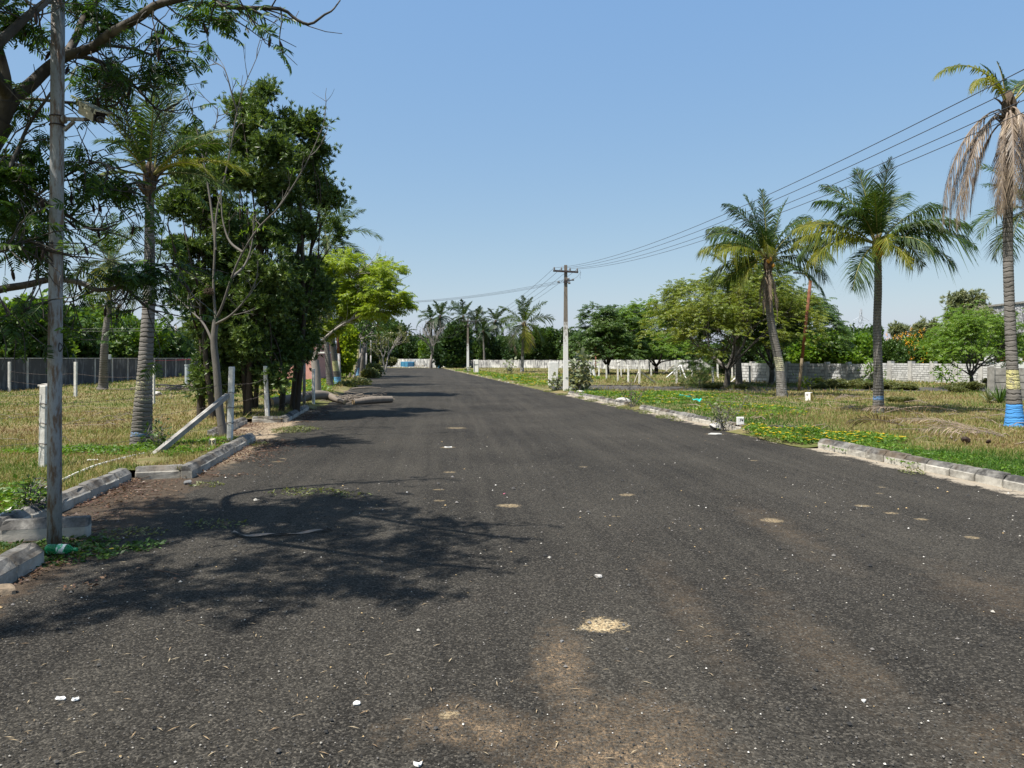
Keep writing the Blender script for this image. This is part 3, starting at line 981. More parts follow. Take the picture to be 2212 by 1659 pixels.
def palm_trunk(path, m, root, ring=.075, name='trunk'):
    p = spline(path, 80)
    L = np.concatenate([[0], np.cumsum(np.linalg.norm(np.diff(p[:, :3], axis=0), axis=1))])
    n = max(40, int(L[-1] / ring * 3))
    s = np.linspace(0, L[-1], n)
    q = np.stack([np.interp(s, L, p[:, i]) for i in range(4)], -1)
    rad = q[:, 3] * (1 + .035 * np.sin(s / ring * 2 * math.pi) + .03 * (vnoise(s, s * 0, 3) - .5))
    mb = MB(); mb.add(*tube(q[:, :3], rad, 16))
    return mb.build(name, m, root, smooth=True)


def palm(label, path, fronds, trunk_mat, boot=.5, group=None, split=True, nuts=None, lw=.03, nl=46, name='coconut_palm', boot_h=.45, seed=0):
    """path: (x, y, z, radius); fronds: list of (azimuth, elevation, length, droop, material key, extra)"""
    base = np.array(path[0][:3])
    root = thing(name, label, 'palm tree', base, group)
    palm_trunk(path, trunk_mat, root)
    top = np.array(path[-1][:3]); tr = path[-1][3]
    mb = MB()
    mb.add(*tube([top - [0, 0, boot_h], top - [0, 0, boot_h * .5], top + [0, 0, .05], top + [0, 0, .3]], [tr * 1.05, tr * 1.6, tr * 1.55, tr * .5], 12))
    rg = np.random.default_rng(seed + 5)
    for i in range(14):
        a = rg.random() * 6.28; z = rg.uniform(-boot_h, .1)
        q = top + [tr * 1.2 * math.cos(a), tr * 1.2 * math.sin(a), z]
        mb.add(*tube([q, q + [.09 * math.cos(a), .09 * math.sin(a), .12], q + [.2 * math.cos(a), .2 * math.sin(a), .2]], [.03, .022, .008], 5))
    mb.build('crown_base', M['boot'], root, smooth=True)
    if not split: mbs = MB()
    used = []
    for i, f in enumerate(fronds):
        az, el, L, dr, mk = f[:5]; ex = dict(f[5]) if len(f) > 5 else {}
        ex.setdefault('ll', L * .35); ex.setdefault('lw', lw); ex.setdefault('nl', nl)
        p0 = top + [tr * .9 * math.cos(az), tr * .9 * math.sin(az), ex.pop('z', .05)]
        fr = frond(p0, az, el, L, dr, seed=seed * 100 + i, **ex)
        rm = M['rachis_dead'] if mk == 'palm_dead' else M['rachis']
        if split:
            mb = MB(); add_frond(mb, fr); o = mb.build('frond', [M[mk], rm], root)
            if mk == 'palm_dead': o['label'] = 'dry brown hanging frond'
            if mk == 'palm_yellow': o['label'] = 'yellow frond'
        else:
            if mk not in used: used.append(mk)
            add_frond(mbs, fr, used.index(mk), 0)
    if not split: mbs.build('crown', [M[k] for k in used], root)
    if nuts:
        for i in range(nuts[0]):
            a = rg.random() * 6.28; r = nuts[2]
            mb = MB(); c = top + [tr * 1.7 * math.cos(nuts[3] + (a - 3.14) * .3), tr * 1.7 * math.sin(nuts[3] + (a - 3.14) * .3) - .02, -.05 - .28 * i / nuts[0] + .04 * math.sin(a)]
            mb.add(*lathe([(-r * 1.2, .002), (-r * .9, r * .6), (-r * .3, r), (r * .4, r * .9), (r * 1.0, r * .5), (r * 1.2, .002)], c, (math.sin(a) * .3, .1, -1), 12))
            mb.build('coconut', M[nuts[1]], root, smooth=True)
    return root


def std_fronds(n, L, seed, low='palm_yellow', nlow=5, dead=0, elmin=-35, elmax=82, mk='palm_green', droop=(.5, 1.5), Lv=.12):
    rg = np.random.default_rng(seed)
    out = []
    for i in range(n):
        f = i / (n - 1)
        el = math.radians(elmax + (elmin - elmax) * f ** .9)
        az = i * 2.39996 + rg.normal(0, .2) + seed
        k = mk
        if i >= n - nlow: k = low
        if i >= n - dead: k = 'palm_dead'
        dr = droop[0] + (droop[1] - droop[0]) * min(1, f * 1.5) + rg.normal(0, .12)
        out.append((az, el + rg.normal(0, .08), L * (1 - Lv * rg.random()) * (.85 if f < .08 else 1), dr, k))
    return out


def R(d): return math.radians(d)


# left palm, wind swept crown; azimuth: 0 = right, 90 = away, 180 = left, 270 = towards the viewer
b = G(303, 965, .08); t = P(323, 385, 13.0)
tm = mat_trunk_palm('palm_bark_yellow_blue', [(.32, .40, (.16, .30, .50), .44), (.95, 1.42, (.50, .47, .24), .40)], 13)
palm('young windblown coconut palm with faint blue and yellow trunk paint beside the camera pole',
     [(b[0], b[1], -.05, .205), (b[0] + .02, b[1], .25, .18), P(313, 800, 13).tolist() + [.125], P(322, 640, 13).tolist() + [.10], P(323, 520, 13).tolist() + [.085], t.tolist() + [.07]],
     [(R(100), R(86), 2.2, .25, 'palm_green', dict(ll=.75, vee=.1, gravity=.1)), (R(50), R(82), 2.15, .3, 'palm_green', dict(ll=.75, vee=.1, gravity=.1)), (R(160), R(78), 2.1, .5, 'palm_green', dict(ll=.6, wind=(.12, 0, 0))), (R(80), R(72), 2.0, .4, 'palm_green', dict(ll=.65, gravity=.2)),
      (R(185), R(66), 1.9, .95, 'palm_yellow', dict(ll=.46, wind=(-.1, 0, .2))), (R(200), R(70), 1.7, .9, 'palm_green', dict(ll=.55, wind=(.3, 0, 0))), (R(240), R(72), 1.6, .9, 'palm_green', dict(ll=.55, wind=(.3, 0, 0))), (R(20), R(54), 1.5, 1.2, 'palm_green', dict(ll=.5)), (R(300), R(66), 1.6, .9, 'palm_green', dict(ll=.55)),
      (R(-8), R(46), 1.7, .9, 'palm_green', dict(ll=.42)), (R(10), R(30), 1.7, 1.2, 'palm_yellow', dict(ll=.44)), (R(-25), R(20), 1.6, 1.3, 'palm_yellow', dict(ll=.42)), (R(40), R(20), 1.6, 1.3, 'palm_green', dict(ll=.45)), (R(5), R(10), 1.6, 1.1, 'palm_green', dict(ll=.42)),
      (R(150), R(40), 1.4, 1.2, 'palm_green', dict(ll=.42)), (R(180), R(14), 1.0, .9, 'palm_yellow', dict(ll=.34)), (R(215), R(5), .9, 1.0, 'palm_green', dict(ll=.34)), (R(80), R(58), 1.7, .8, 'palm_green', dict(ll=.5)), (R(260), R(40), 1.3, 1.3, 'palm_green', dict(ll=.42))],
     tm, seed=1, lw=.022, nl=80, boot_h=.35)

b = G(220, 842, .09)
palm('slim coconut palm with a drooping crown standing before the blackened wall at the far left',
     [(b[0], b[1], 0, .30), (b[0] + .08, b[1], .5, .22), P(226, 740, 36).tolist() + [.165], P(236, 640, 36).tolist() + [.115], P(238, 565, 36).tolist() + [.1]],
     std_fronds(24, 3.1, 3, nlow=6, dead=2, elmin=-50), mat_trunk_palm('palm_bark_a', (), 9), seed=2, lw=.06, nl=40)

# three painted palms along the left of the road
tm = mat_trunk_palm('palm_bark_painted_b', [(.02, .55, (.18, .40, .62), .75), (.9, 1.5, (.58, .55, .28), .6)], 10)
b = G(730, 831, .08)
palm('leaning coconut palm with blue painted foot, rising behind the leafy thicket', [(b[0], b[1], 0, .24), (b[0] - .05, b[1], .5, .19), P(716, 720, 43.5).tolist() + [.16], P(708, 600, 43.5).tolist() + [.13], P(704, 520, 43.5).tolist() + [.12]],
     std_fronds(18, 3.6, 6, nlow=3, elmin=-30), tm, seed=3, lw=.06, nl=44, group='palms left of the road')
b = G(714, 835, .08)
palm('bare trunked palm leaning left of the blue footed palm', [(b[0], b[1], 0, .2), P(708, 780, 41).tolist() + [.15], P(702, 700, 41).tolist() + [.12], P(698, 640, 41).tolist() + [.1]],
     std_fronds(12, 2.4, 9, nlow=3, elmin=-30), mat_trunk_palm('palm_bark_c', (), 9), seed=4, lw=.06, nl=34, group='palms left of the road')
b = G(772, 812, .08)
palm('upright palm with blue foot and yellow paint band beside the far left road edge', [(b[0], b[1], 0, .26), (b[0], b[1], .8, .19), P(775, 720, 66).tolist() + [.15], P(777, 665, 66).tolist() + [.13]],
     std_fronds(16, 3.2, 13, nlow=6, dead=2, elmin=-55), mat_trunk_palm('palm_bark_d', [(.02, .8, (.2, .38, .6), .7), (1.6, 2.9, (.6, .56, .25), .9)], 8), seed=5, lw=.09, nl=34, group='palms left of the road')
b = G(782, 813, .08)
palm('ringed palm leaning right with hanging fronds over the far left road edge', [(b[0], b[1], 0, .28), P(785, 770, 64).tolist() + [.2], P(787, 710, 64).tolist() + [.17], P(788, 650, 64).tolist() + [.14]],
     std_fronds(18, 3.9, 17, nlow=6, dead=3, elmin=-55), mat_trunk_palm('palm_bark_e', (), 8), seed=6, lw=.09, nl=36, group='palms left of the road')

# right hand palms
b = G(1690, 858, .09); Y = b[1]
palm('curved coconut palm with whitened lower trunk, left of the two large palms on the right',
     [(b[0], Y, -.05, .24), (b[0] - .02, Y, .3, .205), P(1684, 790, Y).tolist() + [.18], P(1668, 710, Y).tolist() + [.155], P(1660, 640, Y).tolist() + [.14], P(1660, 560, Y).tolist() + [.12]],
     [(R(a), R(e), L, dr, mk, dict(gravity=gv)) for (a, e, L, dr, mk, gv) in
      ((100, 87, 2.9, .25, 'palm_green', .2), (150, 80, 2.8, .35, 'palm_green', .3), (35, 76, 2.9, .5, 'palm_green', .3), (190, 72, 2.9, 1.0, 'palm_green', .6), (165, 60, 2.8, 1.4, 'palm_green', .7), (-5, 58, 3.0, 1.25, 'palm_green', .7), (15, 46, 2.9, 1.3, 'palm_green', .8),
       (230, 66, 2.5, 1.4, 'palm_green', .6), (300, 64, 2.5, 1.4, 'palm_green', .6), (80, 60, 2.5, 1.1, 'palm_green', .5), (130, 45, 2.7, 1.3, 'palm_green', .7), (182, 34, 2.9, 1.35, 'palm_yellow', .8), (205, 26, 2.7, 1.25, 'palm_yellow', .8), (250, 34, 2.2, 1.8, 'palm_yellow', .7),
       (342, 30, 2.6, 1.6, 'palm_green', .8), (8, 10, 2.7, 1.35, 'palm_green', .8), (-18, -18, 2.6, .95, 'palm_green', .6), (172, 4, 2.5, 1.15, 'palm_green', .7), (212, -22, 2.2, .9, 'palm_yellow', .6), (60, 20, 2.5, 1.4, 'palm_green', .7), (185, 48, 2.8, 1.35, 'palm_green', .7), (150, -10, 2.2, 1.1, 'palm_green', .6))] +
     [(R(a), R(-74), L, .2, 'palm_dead', dict(ll=.25, z=-.3, close=.6)) for a, L in ((260, 1.9), (290, 2.2), (200, 1.6), (230, 2.0))],
     mat_trunk_palm('palm_bark_white', [(.0, 1.25, (.34, .32, .30), .45), (1.2, 1.75, (.55, .52, .34), .52)], 12), seed=7, lw=.042, nl=84, nuts=(3, 'coconut', .075, R(280)), boot_h=.6)

b = G(1898, 891, .09); Y = b[1]
palm('upright coconut palm with orange coconuts and a thin blue band low on its trunk',
     [(b[0], Y, -.05, .185), (b[0], Y, .25, .155), P(1897, 800, Y).tolist() + [.125], P(1895, 700, Y).tolist() + [.11], P(1897, 620, Y).tolist() + [.105], P(1896, 530, Y).tolist() + [.095]],
     [(R(280), R(86), 2.4, .30, 'palm_green', dict(ll=.8, vee=.05, gravity=.15, nl=100, lw=.028))] +
     [(R(a), R(e), L, dr, mk, dict(gravity=gv)) for (a, e, L, dr, mk, gv) in
      ((120, 82, 2.4, .3, 'palm_green', .2), (160, 74, 2.4, 1.0, 'palm_green', .5), (60, 72, 2.6, .8, 'palm_green', .4), (40, 66, 2.6, 1.05, 'palm_green', .5), (190, 62, 2.4, 1.4, 'palm_green', .7), (215, 56, 2.1, 1.6, 'palm_green', .7), (8, 52, 2.5, 1.15, 'palm_green', .7), (-8, 38, 2.6, 1.25, 'palm_green', .8),
       (-14, 24, 2.6, 1.25, 'palm_green', .8), (320, 40, 1.9, 1.6, 'palm_green', .7), (176, 36, 2.5, 1.2, 'palm_yellow', .8), (184, 24, 2.5, 1.1, 'palm_yellow', .8), (197, 12, 2.4, 1.25, 'palm_yellow', .8), (222, -22, 2.2, .95, 'palm_green', .6), (255, 18, 1.7, 1.8, 'palm_yellow', .6), (282, -10, 1.6, 1.2, 'palm_yellow', .6),
       (300, 14, 1.8, 1.5, 'palm_green', .6), (90, 50, 2.3, 1.2, 'palm_green', .6), (30, 14, 2.4, 1.25, 'palm_green', .7), (140, 24, 2.3, 1.3, 'palm_green', .7), (240, 66, 2.0, 1.2, 'palm_green', .5), (340, 5, 2.1, 1.2, 'palm_green', .7))],
     mat_trunk_palm('palm_bark_blue_line', [(.50, .62, (.16, .32, .58), .50), (1.0, 1.5, (.50, .47, .2), .32)], 12), seed=8, lw=.034, nl=92, nuts=(8, 'coconut', .065, R(268)), boot_h=.4)

b = G(2192, 922, .09); Y = b[1]
dead = [(R(a), R(e), L, d, 'palm_dead', dict(z=z, ll=.46, gravity=.9, vee=.0, pw=.28, nl=80, close=.55)) for (a, e, L, d, z) in
        ((183, 38, 3.4, 2.25, -.25), (200, 30, 3.1, 2.1, -.3), (170, 20, 3.0, 1.95, -.35), (190, 10, 3.2, 1.72, -.3), (240, 30, 2.9, 2.1, -.3), (290, 25, 3.0, 2.0, -.3), (230, 15, 2.9, 1.85, -.3), (255, -10, 2.8, 1.45, -.3), (275, -25, 2.9, 1.2, -.35), (300, -5, 2.8, 1.55, -.3), (345, 20, 2.9, 1.9, -.3), (20, 20, 2.9, 1.9, -.3), (60, -10, 2.3, 1.4, -.35),
         (120, -10, 2.3, 1.4, -.35), (150, -20, 2.2, 1.2, -.4), (215, -35, 2.3, 1.0, -.4), (320, -45, 2.2, .9, -.4), (260, 35, 2.2, 2.4, -.2)) if a not in (290, 60, 120)]
palm('tall half dead palm with brown hanging fronds and bright blue trunk paint, right edge',
     [(b[0], Y, -.05, .25), (b[0], Y, .2, .20), P(2190, 850, Y).tolist() + [.145], P(2184, 740, Y).tolist() + [.115], P(2178, 560, Y).tolist() + [.105], P(2178, 400, Y).tolist() + [.10], P(2180, 225, Y).tolist() + [.095]],
     dead + [(R(180), R(66), 2.1, 2.2, 'palm_yellow', dict(ll=.42, gravity=.6)), (R(205), R(50), 1.6, 2.3, 'palm_yellow', dict(ll=.3, gravity=1.0)), (R(100), R(85), 1.1, .4, 'palm_green', dict(ll=.3)), (R(150), R(78), 1.1, .6, 'palm_green', dict(ll=.3)), (R(0), R(60), 1.9, 1.6, 'palm_green'),
             (R(-30), R(48), 1.8, 1.8, 'palm_green'), (R(40), R(55), 1.8, 1.5, 'palm_green')],
     mat_trunk_palm('palm_bark_bright_bands', [(.03, .66, (.08, .29, .64), .74), (1.0, 1.43, (.60, .55, .25), .58)], 9), seed=9, lw=.04, nl=50, boot_h=1.0)

palm('small green palm behind the half dead palm at the right edge', [(20.9, 28.5, 0, .2), (20.7, 28.5, 3, .13), P(2228, 450, 28.5).tolist() + [.12]],
     std_fronds(16, 2.7, 23, nlow=2, elmin=-40), mat_trunk_palm('palm_bark_f', (), 9), seed=10, lw=.05, nl=40)
palm('lower palm peeping out behind the curved palm above the olive tree', [(12.6, 41, 0, .2), (12.5, 41, 3, .14), P(1598, 610, 41).tolist() + [.13]],
     std_fronds(18, 3.1, 27, nlow=8, elmin=-45), mat_trunk_palm('palm_bark_g', (), 9), seed=11, lw=.07, nl=40)

b = G(1128, 803, .1); Y = b[1]
palm('coconut palm with one rust coloured dead frond standing inside the far white wall', [(b[0], Y, 0, .26), (b[0], Y, .8, .19), P(1130, 740, Y).tolist() + [.16], P(1132, 700, Y).tolist() + [.15]],
     std_fronds(22, 4.0, 31, nlow=4, elmin=-50, dead=2), mat_trunk_palm('palm_bark_h', [(.0, 1.9, (.45, .43, .4), .5)], 6), seed=12, lw=.10, nl=34)

# far palms beyond the white wall
ftm = mat_trunk_palm('palm_bark_far', (), 5)
FAR = [(931, 690, 140, 5.2, 'behind the bare tree, left of a taller one'), (951, 684, 137, 6.0, 'tallest of the pair over the bare tree'), (1001, 684, 140, 6.2, 'just behind the top of the farthest but one pole'),
       (1029, 694, 138, 5.8, 'right beside the far power pole'), (1043, 716, 128, 4.2, 'short, under the two leaning crowns'), (1071, 694, 141, 5.2, 'halfway between the far pole and the palm inside the wall'),
       (1054, 722, 131, 3.6, 'slim pale trunk, lowest crown of the row'), (1348, 702, 133, 4.8, 'alone, over the dark trees right of the white pole'), (877, 718, 146, 3.6, 'small fan shaped crown over the blue crate')]
for i, (xd, yd, Yp, L, why) in enumerate(FAR):
    t = P(xd, yd, Yp)
    palm('distant palm %s' % why, [(t[0] + .3, Yp, -.1, .24), (t[0] + .2, Yp, t[2] * .5, .17), (t[0], Yp, t[2], .15)], std_fronds(17, L * .70, 40 + i, low='palm_far', nlow=2, mk='palm_far', elmin=-45), ftm, seed=20 + i, lw=.17, nl=24,
         split=False, group='palms beyond the far wall', boot_h=.8)


# ------------------------------------------------------------------ broadleaf trees
def limb(mb, p, d, L, r, rg, n=6, wob=.12, up=.0, r1=.55, sides=6):
    pts = [np.asarray(p, float)]; d = norm(np.asarray(d, float))
    for i in range(n):
        d = norm(d + rg.normal(0, wob, 3) + np.array([0, 0, up]))
        pts.append(pts[-1] + d * L / n)
    pts = np.array(pts)
    mb.add(*tube(pts, np.linspace(r, r * r1, n + 1), sides, False))
    return pts, d


def grow(mb, p, d, L, r, lev, rg, spec, tips):
    """recursive branching; spec: list of (children, angle, length factor, up)"""
    ch, ang, lf, up = spec[lev]
    pts, dd = limb(mb, p, d, L, r, rg, n=5 if lev < 3 else 3, up=up, sides=8 if lev == 0 else (6 if lev < 2 else 4), wob=.13)
    if lev == len(spec) - 1:
        tips.append((pts[-1], dd)); tips.append((pts[len(pts) // 2], dd)); return
    for c in range(ch):
        f = 1.0 if c < 2 else rg.uniform(.45, .95)
        k = min(int(f * (len(pts) - 1)), len(pts) - 1)
        ax = norm(np.cross(dd, rg.normal(size=3)))
        a = ang * rg.uniform(.6, 1.25)
        nd = dd * math.cos(a) + ax * math.sin(a)
        grow(mb, pts[k], nd, L * lf * rg.uniform(.8, 1.15), r * .58 * (1 if c < 2 else .8), lev + 1, rg, spec, tips)


# a feathery leaf spray: rachis with leaflets on both sides
def spray(nl=9, w=.055, l=.16, bip=False):
    V = []; F = []
    for i in range(nl):
        s = .1 + .9 * i / (nl - 1)
        for sg in (-1, 1):
            ln = l * (1 - .45 * abs(s - .5) * 1.4)
            b = np.array([s, 0, -.12 * s * s]); dv = np.array([.35, sg * .93, -.10]) * ln
            pw = np.array([.5, 0, 0]) * w
            if not bip:
                k = len(V)
                V += [b, b + dv * .5 + pw, b + dv, b + dv * .5 - pw]; F.append((k, k + 1, k + 2, k + 3))
            else:
                m = 6
                for j in range(m):
                    c = b + dv * (j + .6) / m
                    for s2 in (-1, 1):
                        e = norm(np.array([dv[1] * -s2, dv[0] * s2, 0])) * w + dv / m * .6
                        q = dv / m * .42
                        k = len(V)
                        V += [c, c + e * .5 + q, c + e, c + e * .5 - q]; F.append((k, k + 1, k + 2, k + 3))
    return np.array(V), np.array(F)


SPR = spray(9, .075, .24)
SPRF = spray(11, .045, .42)
def bipleaf(seed=0):
    rg = np.random.default_rng(seed); V = []; F = []
    st = [np.array([x, .04 * math.sin(x * 3), -.16 * x * x]) for x in np.linspace(-.15, 1, 7)]
    for i in range(6):
        k = len(V); w = np.array([0, .010, 0]); V += [st[i] - w, st[i] + w, st[i + 1] + w, st[i + 1] - w]; F.append((k, k + 1, k + 2, k + 3))
    for i in range(9):
        x = .10 + .90 * i / 8; c = np.array([x, .04 * math.sin(x * 3), -.16 * x * x])
        for sg in (-1, 1):
            ln = .42 * (1 - .5 * abs(x - .5)) * rg.uniform(.8, 1.15)
            d = norm(np.array([.45, sg * .9, -.28 + rg.normal(0, .12)])) * ln; p = norm(np.array([-d[1], d[0], rg.normal(0, .25)])) * .042 * rg.uniform(.8, 1.2)
            g = np.array([0, 0, -.05])
            k = len(V)
            V += [c, c + d * .3 + p, c + d * .3 - p, c + d * .75 + p * .9 + g, c + d * .75 - p * .9 + g, c + d + g * 1.8]
            F += [(k, k + 2, k + 1, k + 1), (k + 1, k + 2, k + 4, k + 3), (k + 3, k + 4, k + 5, k + 5)]
    Q = [f for f in F if f[2] != f[3]]; T = [f[:3] for f in F if f[2] == f[3]]
    # keep quads only: split triangles as degenerate-free quads through their midpoints
    for t in T:
        k = len(V); V.append((V[t[0]] + V[t[2]]) / 2); Q.append((t[0], t[1], t[2], k))
    return np.array(V), np.array(Q)


BIP = bipleaf()
WV = []; WF = []
for i in range(9):
    a = i * 2.4; e = .25 + .5 * (i % 3) / 2
    d = np.array([math.sin(e + .5), math.cos(e + .5) * math.cos(a), math.cos(e + .5) * math.sin(a)])
    s = norm(np.cross(d, [1, .1, 0]))
    k = len(WV); o = np.array([-.25 + .05 * i, 0, 0])
    WV += [o, o + d * .45 + s * .115, o + d * 1.0, o + d * .45 - s * .115]; WF.append((k, k + 1, k + 2, k + 3))
WH = (np.array(WV), np.array(WF))
CV = []; CF = []
_r = np.random.default_rng(3)
for i in range(7):
    d = norm(_r.normal(size=3) + [.6, 0, 0]); s = norm(np.cross(d, _r.normal(size=3))); o = _r.normal(0, .45, 3)
    k = len(CV); CV += [o, o + d * .5 + s * .27, o + d, o + d * .5 - s * .27]; CF.append((k, k + 1, k + 2, k + 3))
CLU = (np.array(CV), np.array(CF))


def ell_pts(ells, n, rg, shell=.55, lump=.35, nl=26):
    """points in a union of ellipsoids (x,y,z,rx,ry,rz), weighted outward and gathered in lumps"""
    w = np.array([e[3] * e[5] for e in ells], float); w /= w.sum()
    k = rg.choice(len(ells), n, p=w)
    E = np.array(ells)[k]
    ld = {i: norm(rg.normal(size=(nl, 3))) * (shell + (1 - shell) * rg.random((nl, 1))) for i in range(len(ells))}
    c = np.stack([ld[i][j] for i, j in zip(k, rg.integers(0, nl, n))])
    q = c * (1 - lump * .4) + norm(rg.normal(size=(n, 3))) * (rg.random((n, 1)) ** .5) * lump
    out = norm(q)
    return E[:, :3] + q * E[:, 3:6], out, k


def blob_tree(name, label, cat, base, ells, n, size, tmpl, lmat, bark, r0, group=None, lim=14, shell=.55, lump=.35, seed=0, flower=None, droop=0, stems=1, nl=26, fuzz=0., gap=(0, 1)):
    rg = np.random.default_rng(seed)
    root = thing(name, label, cat, base, group)
    mb = MB(); base = np.asarray(base, float)
    top = np.array([e[:3] for e in ells]).mean(0)
    for s_ in range(stems):
        bb = base + (np.array([rg.normal(0, .35), rg.normal(0, .35), -.05]) if stems > 1 else np.array([0, 0, -.05]))
        tp = top + rg.normal(0, .25, 3) * (stems > 1)
        pth = spline([bb, bb * .55 + tp * .45 + rg.normal(0, .06, 3) * np.linalg.norm(tp - bb) * .4, tp], 10)
        mb.add(*tube(pth, np.linspace(r0, r0 * .35, 10), 8, False))
        for i in range(lim):
            e = ells[rg.integers(len(ells))]
            tgt = np.array(e[:3]) + norm(rg.normal(size=3)) * np.array(e[3:6]) * .8
            f = rg.uniform(.35, .95); st = pth[int(f * 9)]
            md = (st + tgt) / 2 + rg.normal(0, .08, 3) * np.linalg.norm(tgt - st)
            mb.add(*tube(spline([st, md, tgt], 6), np.linspace(r0 * .4, r0 * .08, 6), 5, False))
    mb.build('trunk', bark, root, smooth=True)
    p, out, _ = ell_pts(ells, n, rg, shell, lump, nl)
    p = p + rg.normal(0, 1, p.shape) * fuzz * rg.random((n, 1))
    if gap[0] > 0:
        kk = vnoise(p[:, 0] + p[:, 1] * .45, p[:, 2] - p[:, 1] * .3, gap[1], seed) * .7 + vnoise(p[:, 0] - p[:, 1] * .4, p[:, 2], gap[1] * 2.2, seed + 2) * .3 > gap[0] * np.clip((p[:, 2] - 2.0) / 3.0, 0, 1)
        p, out = p[kk], out[kk]; n = len(p)
    d = norm(out * .8 + rg.normal(0, .55, (n, 3)) + np.array([0, 0, .15 - droop]))
    mb = MB()
    mb.add(*scatter(tmpl[0], tmpl[1], p, d, size * (.7 + .6 * rg.random(n)), rg.normal(0, .6, n)))
    ms = [lmat]
    if flower:
        m = int(n * flower[1]); j = rg.choice(n, m)
        mb.add(*scatter(CLU[0], CLU[1], p[j] + out[j] * .15, d[j], size * .5), mi=1); ms.append(flower[0])
    mb.build('crown', ms, root)
    return root


def EL(xd, yd, Y, rx, rz, ry=None):
    c = P(xd, yd, Y); k = Y / FPX
    return (c[0], c[1], c[2], rx * k, (ry or rx) * k, rz * k)


# the thicket on the left
rgt = np.random.default_rng(77)
TH = [[], [], [], []]
for (vx, vy, vr, vh) in ((840, 300, 36, 38), (765, 350, 48, 48), (850, 375, 56, 52), (925, 400, 46, 46), (985, 395, 34, 40), (1022, 448, 36, 36), (780, 450, 66, 56), (880, 480, 76, 56), (970, 500, 56, 52), (600, 450, 36, 34), (652, 480, 44, 38), (615, 560, 62, 50), (700, 560, 66, 56),
                         (800, 580, 76, 66), (900, 600, 76, 66), (1000, 590, 56, 56), (1050, 650, 46, 50), (570, 650, 54, 50), (660, 680, 76, 60), (770, 700, 76, 66), (880, 720, 76, 66), (980, 730, 66, 56), (1055, 735, 40, 42), (560, 745, 46, 46), (620, 800, 74, 56), (730, 830, 76, 66), (850, 850, 86, 66),
                         (960, 840, 66, 56), (600, 900, 70, 46), (700, 950, 76, 56), (820, 960, 86, 56), (930, 930, 56, 56), (866, 1030, 80, 66), (793, 1087, 80, 60), (905, 1110, 60, 50), (734, 1060, 66, 66), (660, 1040, 66, 66), (668, 1205, 60, 52), (690, 1130, 54, 54), (800, 1180, 60, 40), (880, 1190, 50, 36)):
    k = 2 if vx < 715 else (1 if vx > 920 else 0)
    TH[k].append(EL(vx * .681, vy * .681, (20, 21.3, 19.8)[k] + rgt.uniform(-.9, .9), vr * .681 * .95, vh * .681 * .95))
TH[1] += [EL(650, 660, 21.5, 44, 46), EL(638, 735, 21.5, 40, 44), EL(690, 635, 22, 34, 36)]
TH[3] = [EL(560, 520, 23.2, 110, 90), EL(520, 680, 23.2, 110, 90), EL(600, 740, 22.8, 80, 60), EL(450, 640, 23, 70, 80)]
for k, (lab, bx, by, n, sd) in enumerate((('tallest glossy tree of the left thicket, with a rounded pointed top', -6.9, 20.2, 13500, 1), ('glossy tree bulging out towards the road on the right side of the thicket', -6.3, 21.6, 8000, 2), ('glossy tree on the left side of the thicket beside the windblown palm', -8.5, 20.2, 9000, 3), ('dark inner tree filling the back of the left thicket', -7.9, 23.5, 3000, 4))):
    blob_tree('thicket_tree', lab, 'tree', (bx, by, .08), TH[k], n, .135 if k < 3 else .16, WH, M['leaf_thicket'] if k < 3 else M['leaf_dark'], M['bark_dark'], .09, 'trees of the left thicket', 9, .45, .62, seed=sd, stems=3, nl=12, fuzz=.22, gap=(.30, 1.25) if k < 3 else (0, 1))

# lime green tree at the road edge
b = G(684, 852, .05)
root = thing('lime_tree', 'lime green spreading tree with forked grey trunk leaning over the road behind the fallen log', 'tree', b)
rg = np.random.default_rng(8)
mb = MB()
Yt = b[1]
fork = P(680, 778, Yt)
mb.add(*tube(spline([b - [0, 0, .05], P(683, 810, Yt), fork], 8), np.linspace(.21, .17, 8), 10, False))
tipsL = []
for (pts, r) in (([(680, 778, 0), (690, 745, -.3), (720, 715, -.5), (760, 690, -.8), (810, 672, -1.0), (850, 655, -1.2)], .085), ([(680, 778, 0), (672, 740, .2), (690, 690, .3), (720, 640, .5), (745, 590, .3)], .10),
                 ([(680, 778, 0), (660, 735, .2), (655, 690, .5), (660, 640, .8)], .08), ([(690, 745, -.3), (735, 690, .6), (790, 640, 1.0), (830, 595, 1.2)], .065), ([(720, 640, .5), (760, 600, -.6), (800, 570, -.8)], .05),
                 ([(760, 690, -.8), (800, 640, -.4), (850, 610, 0)], .07), ([(735, 690, .6), (770, 640, 1.6), (780, 580, 2.0)], .08)):
    q = spline([P(x, y, Yt + dy) for x, y, dy in pts], 14)
    mb.add(*tube(q, np.linspace(r, .018, 14), 7, False))
    for k in range(4, 14):
        for _ in range(2):
            st = q[k]; d = norm(rg.normal(size=3) * [1, 1, .5] + [.2, 0, .35])
            pp, dd = limb(mb, st, d, rg.uniform(.5, 1.3), .013, rg, 4, .18, .03, .3, 4)
mb.build('trunk', M['bark_grey'], root, smooth=True)
ells = [EL(735, 570, Yt, 62, 26, 70), EL(790, 575, Yt + .5, 55, 24, 60), EL(838, 585, Yt - .5, 30, 20, 50), EL(800, 620, Yt - .5, 68, 26, 70), EL(855, 640, Yt - 1, 32, 20, 40), EL(760, 650, Yt, 55, 34, 60), EL(820, 668, Yt - 1, 48, 18, 40), EL(715, 620, Yt + .5, 40, 46, 50), EL(700, 690, Yt + .5, 50, 40, 50), EL(870, 655, Yt - 1.2, 22, 12, 25)]
p, out, _ = ell_pts(ells, 3600, rg, .5, .42, 12)
d = norm(out * [1, 1, .3] + rg.normal(0, .4, p.shape) * [1, 1, .4] + [0, 0, -.05])
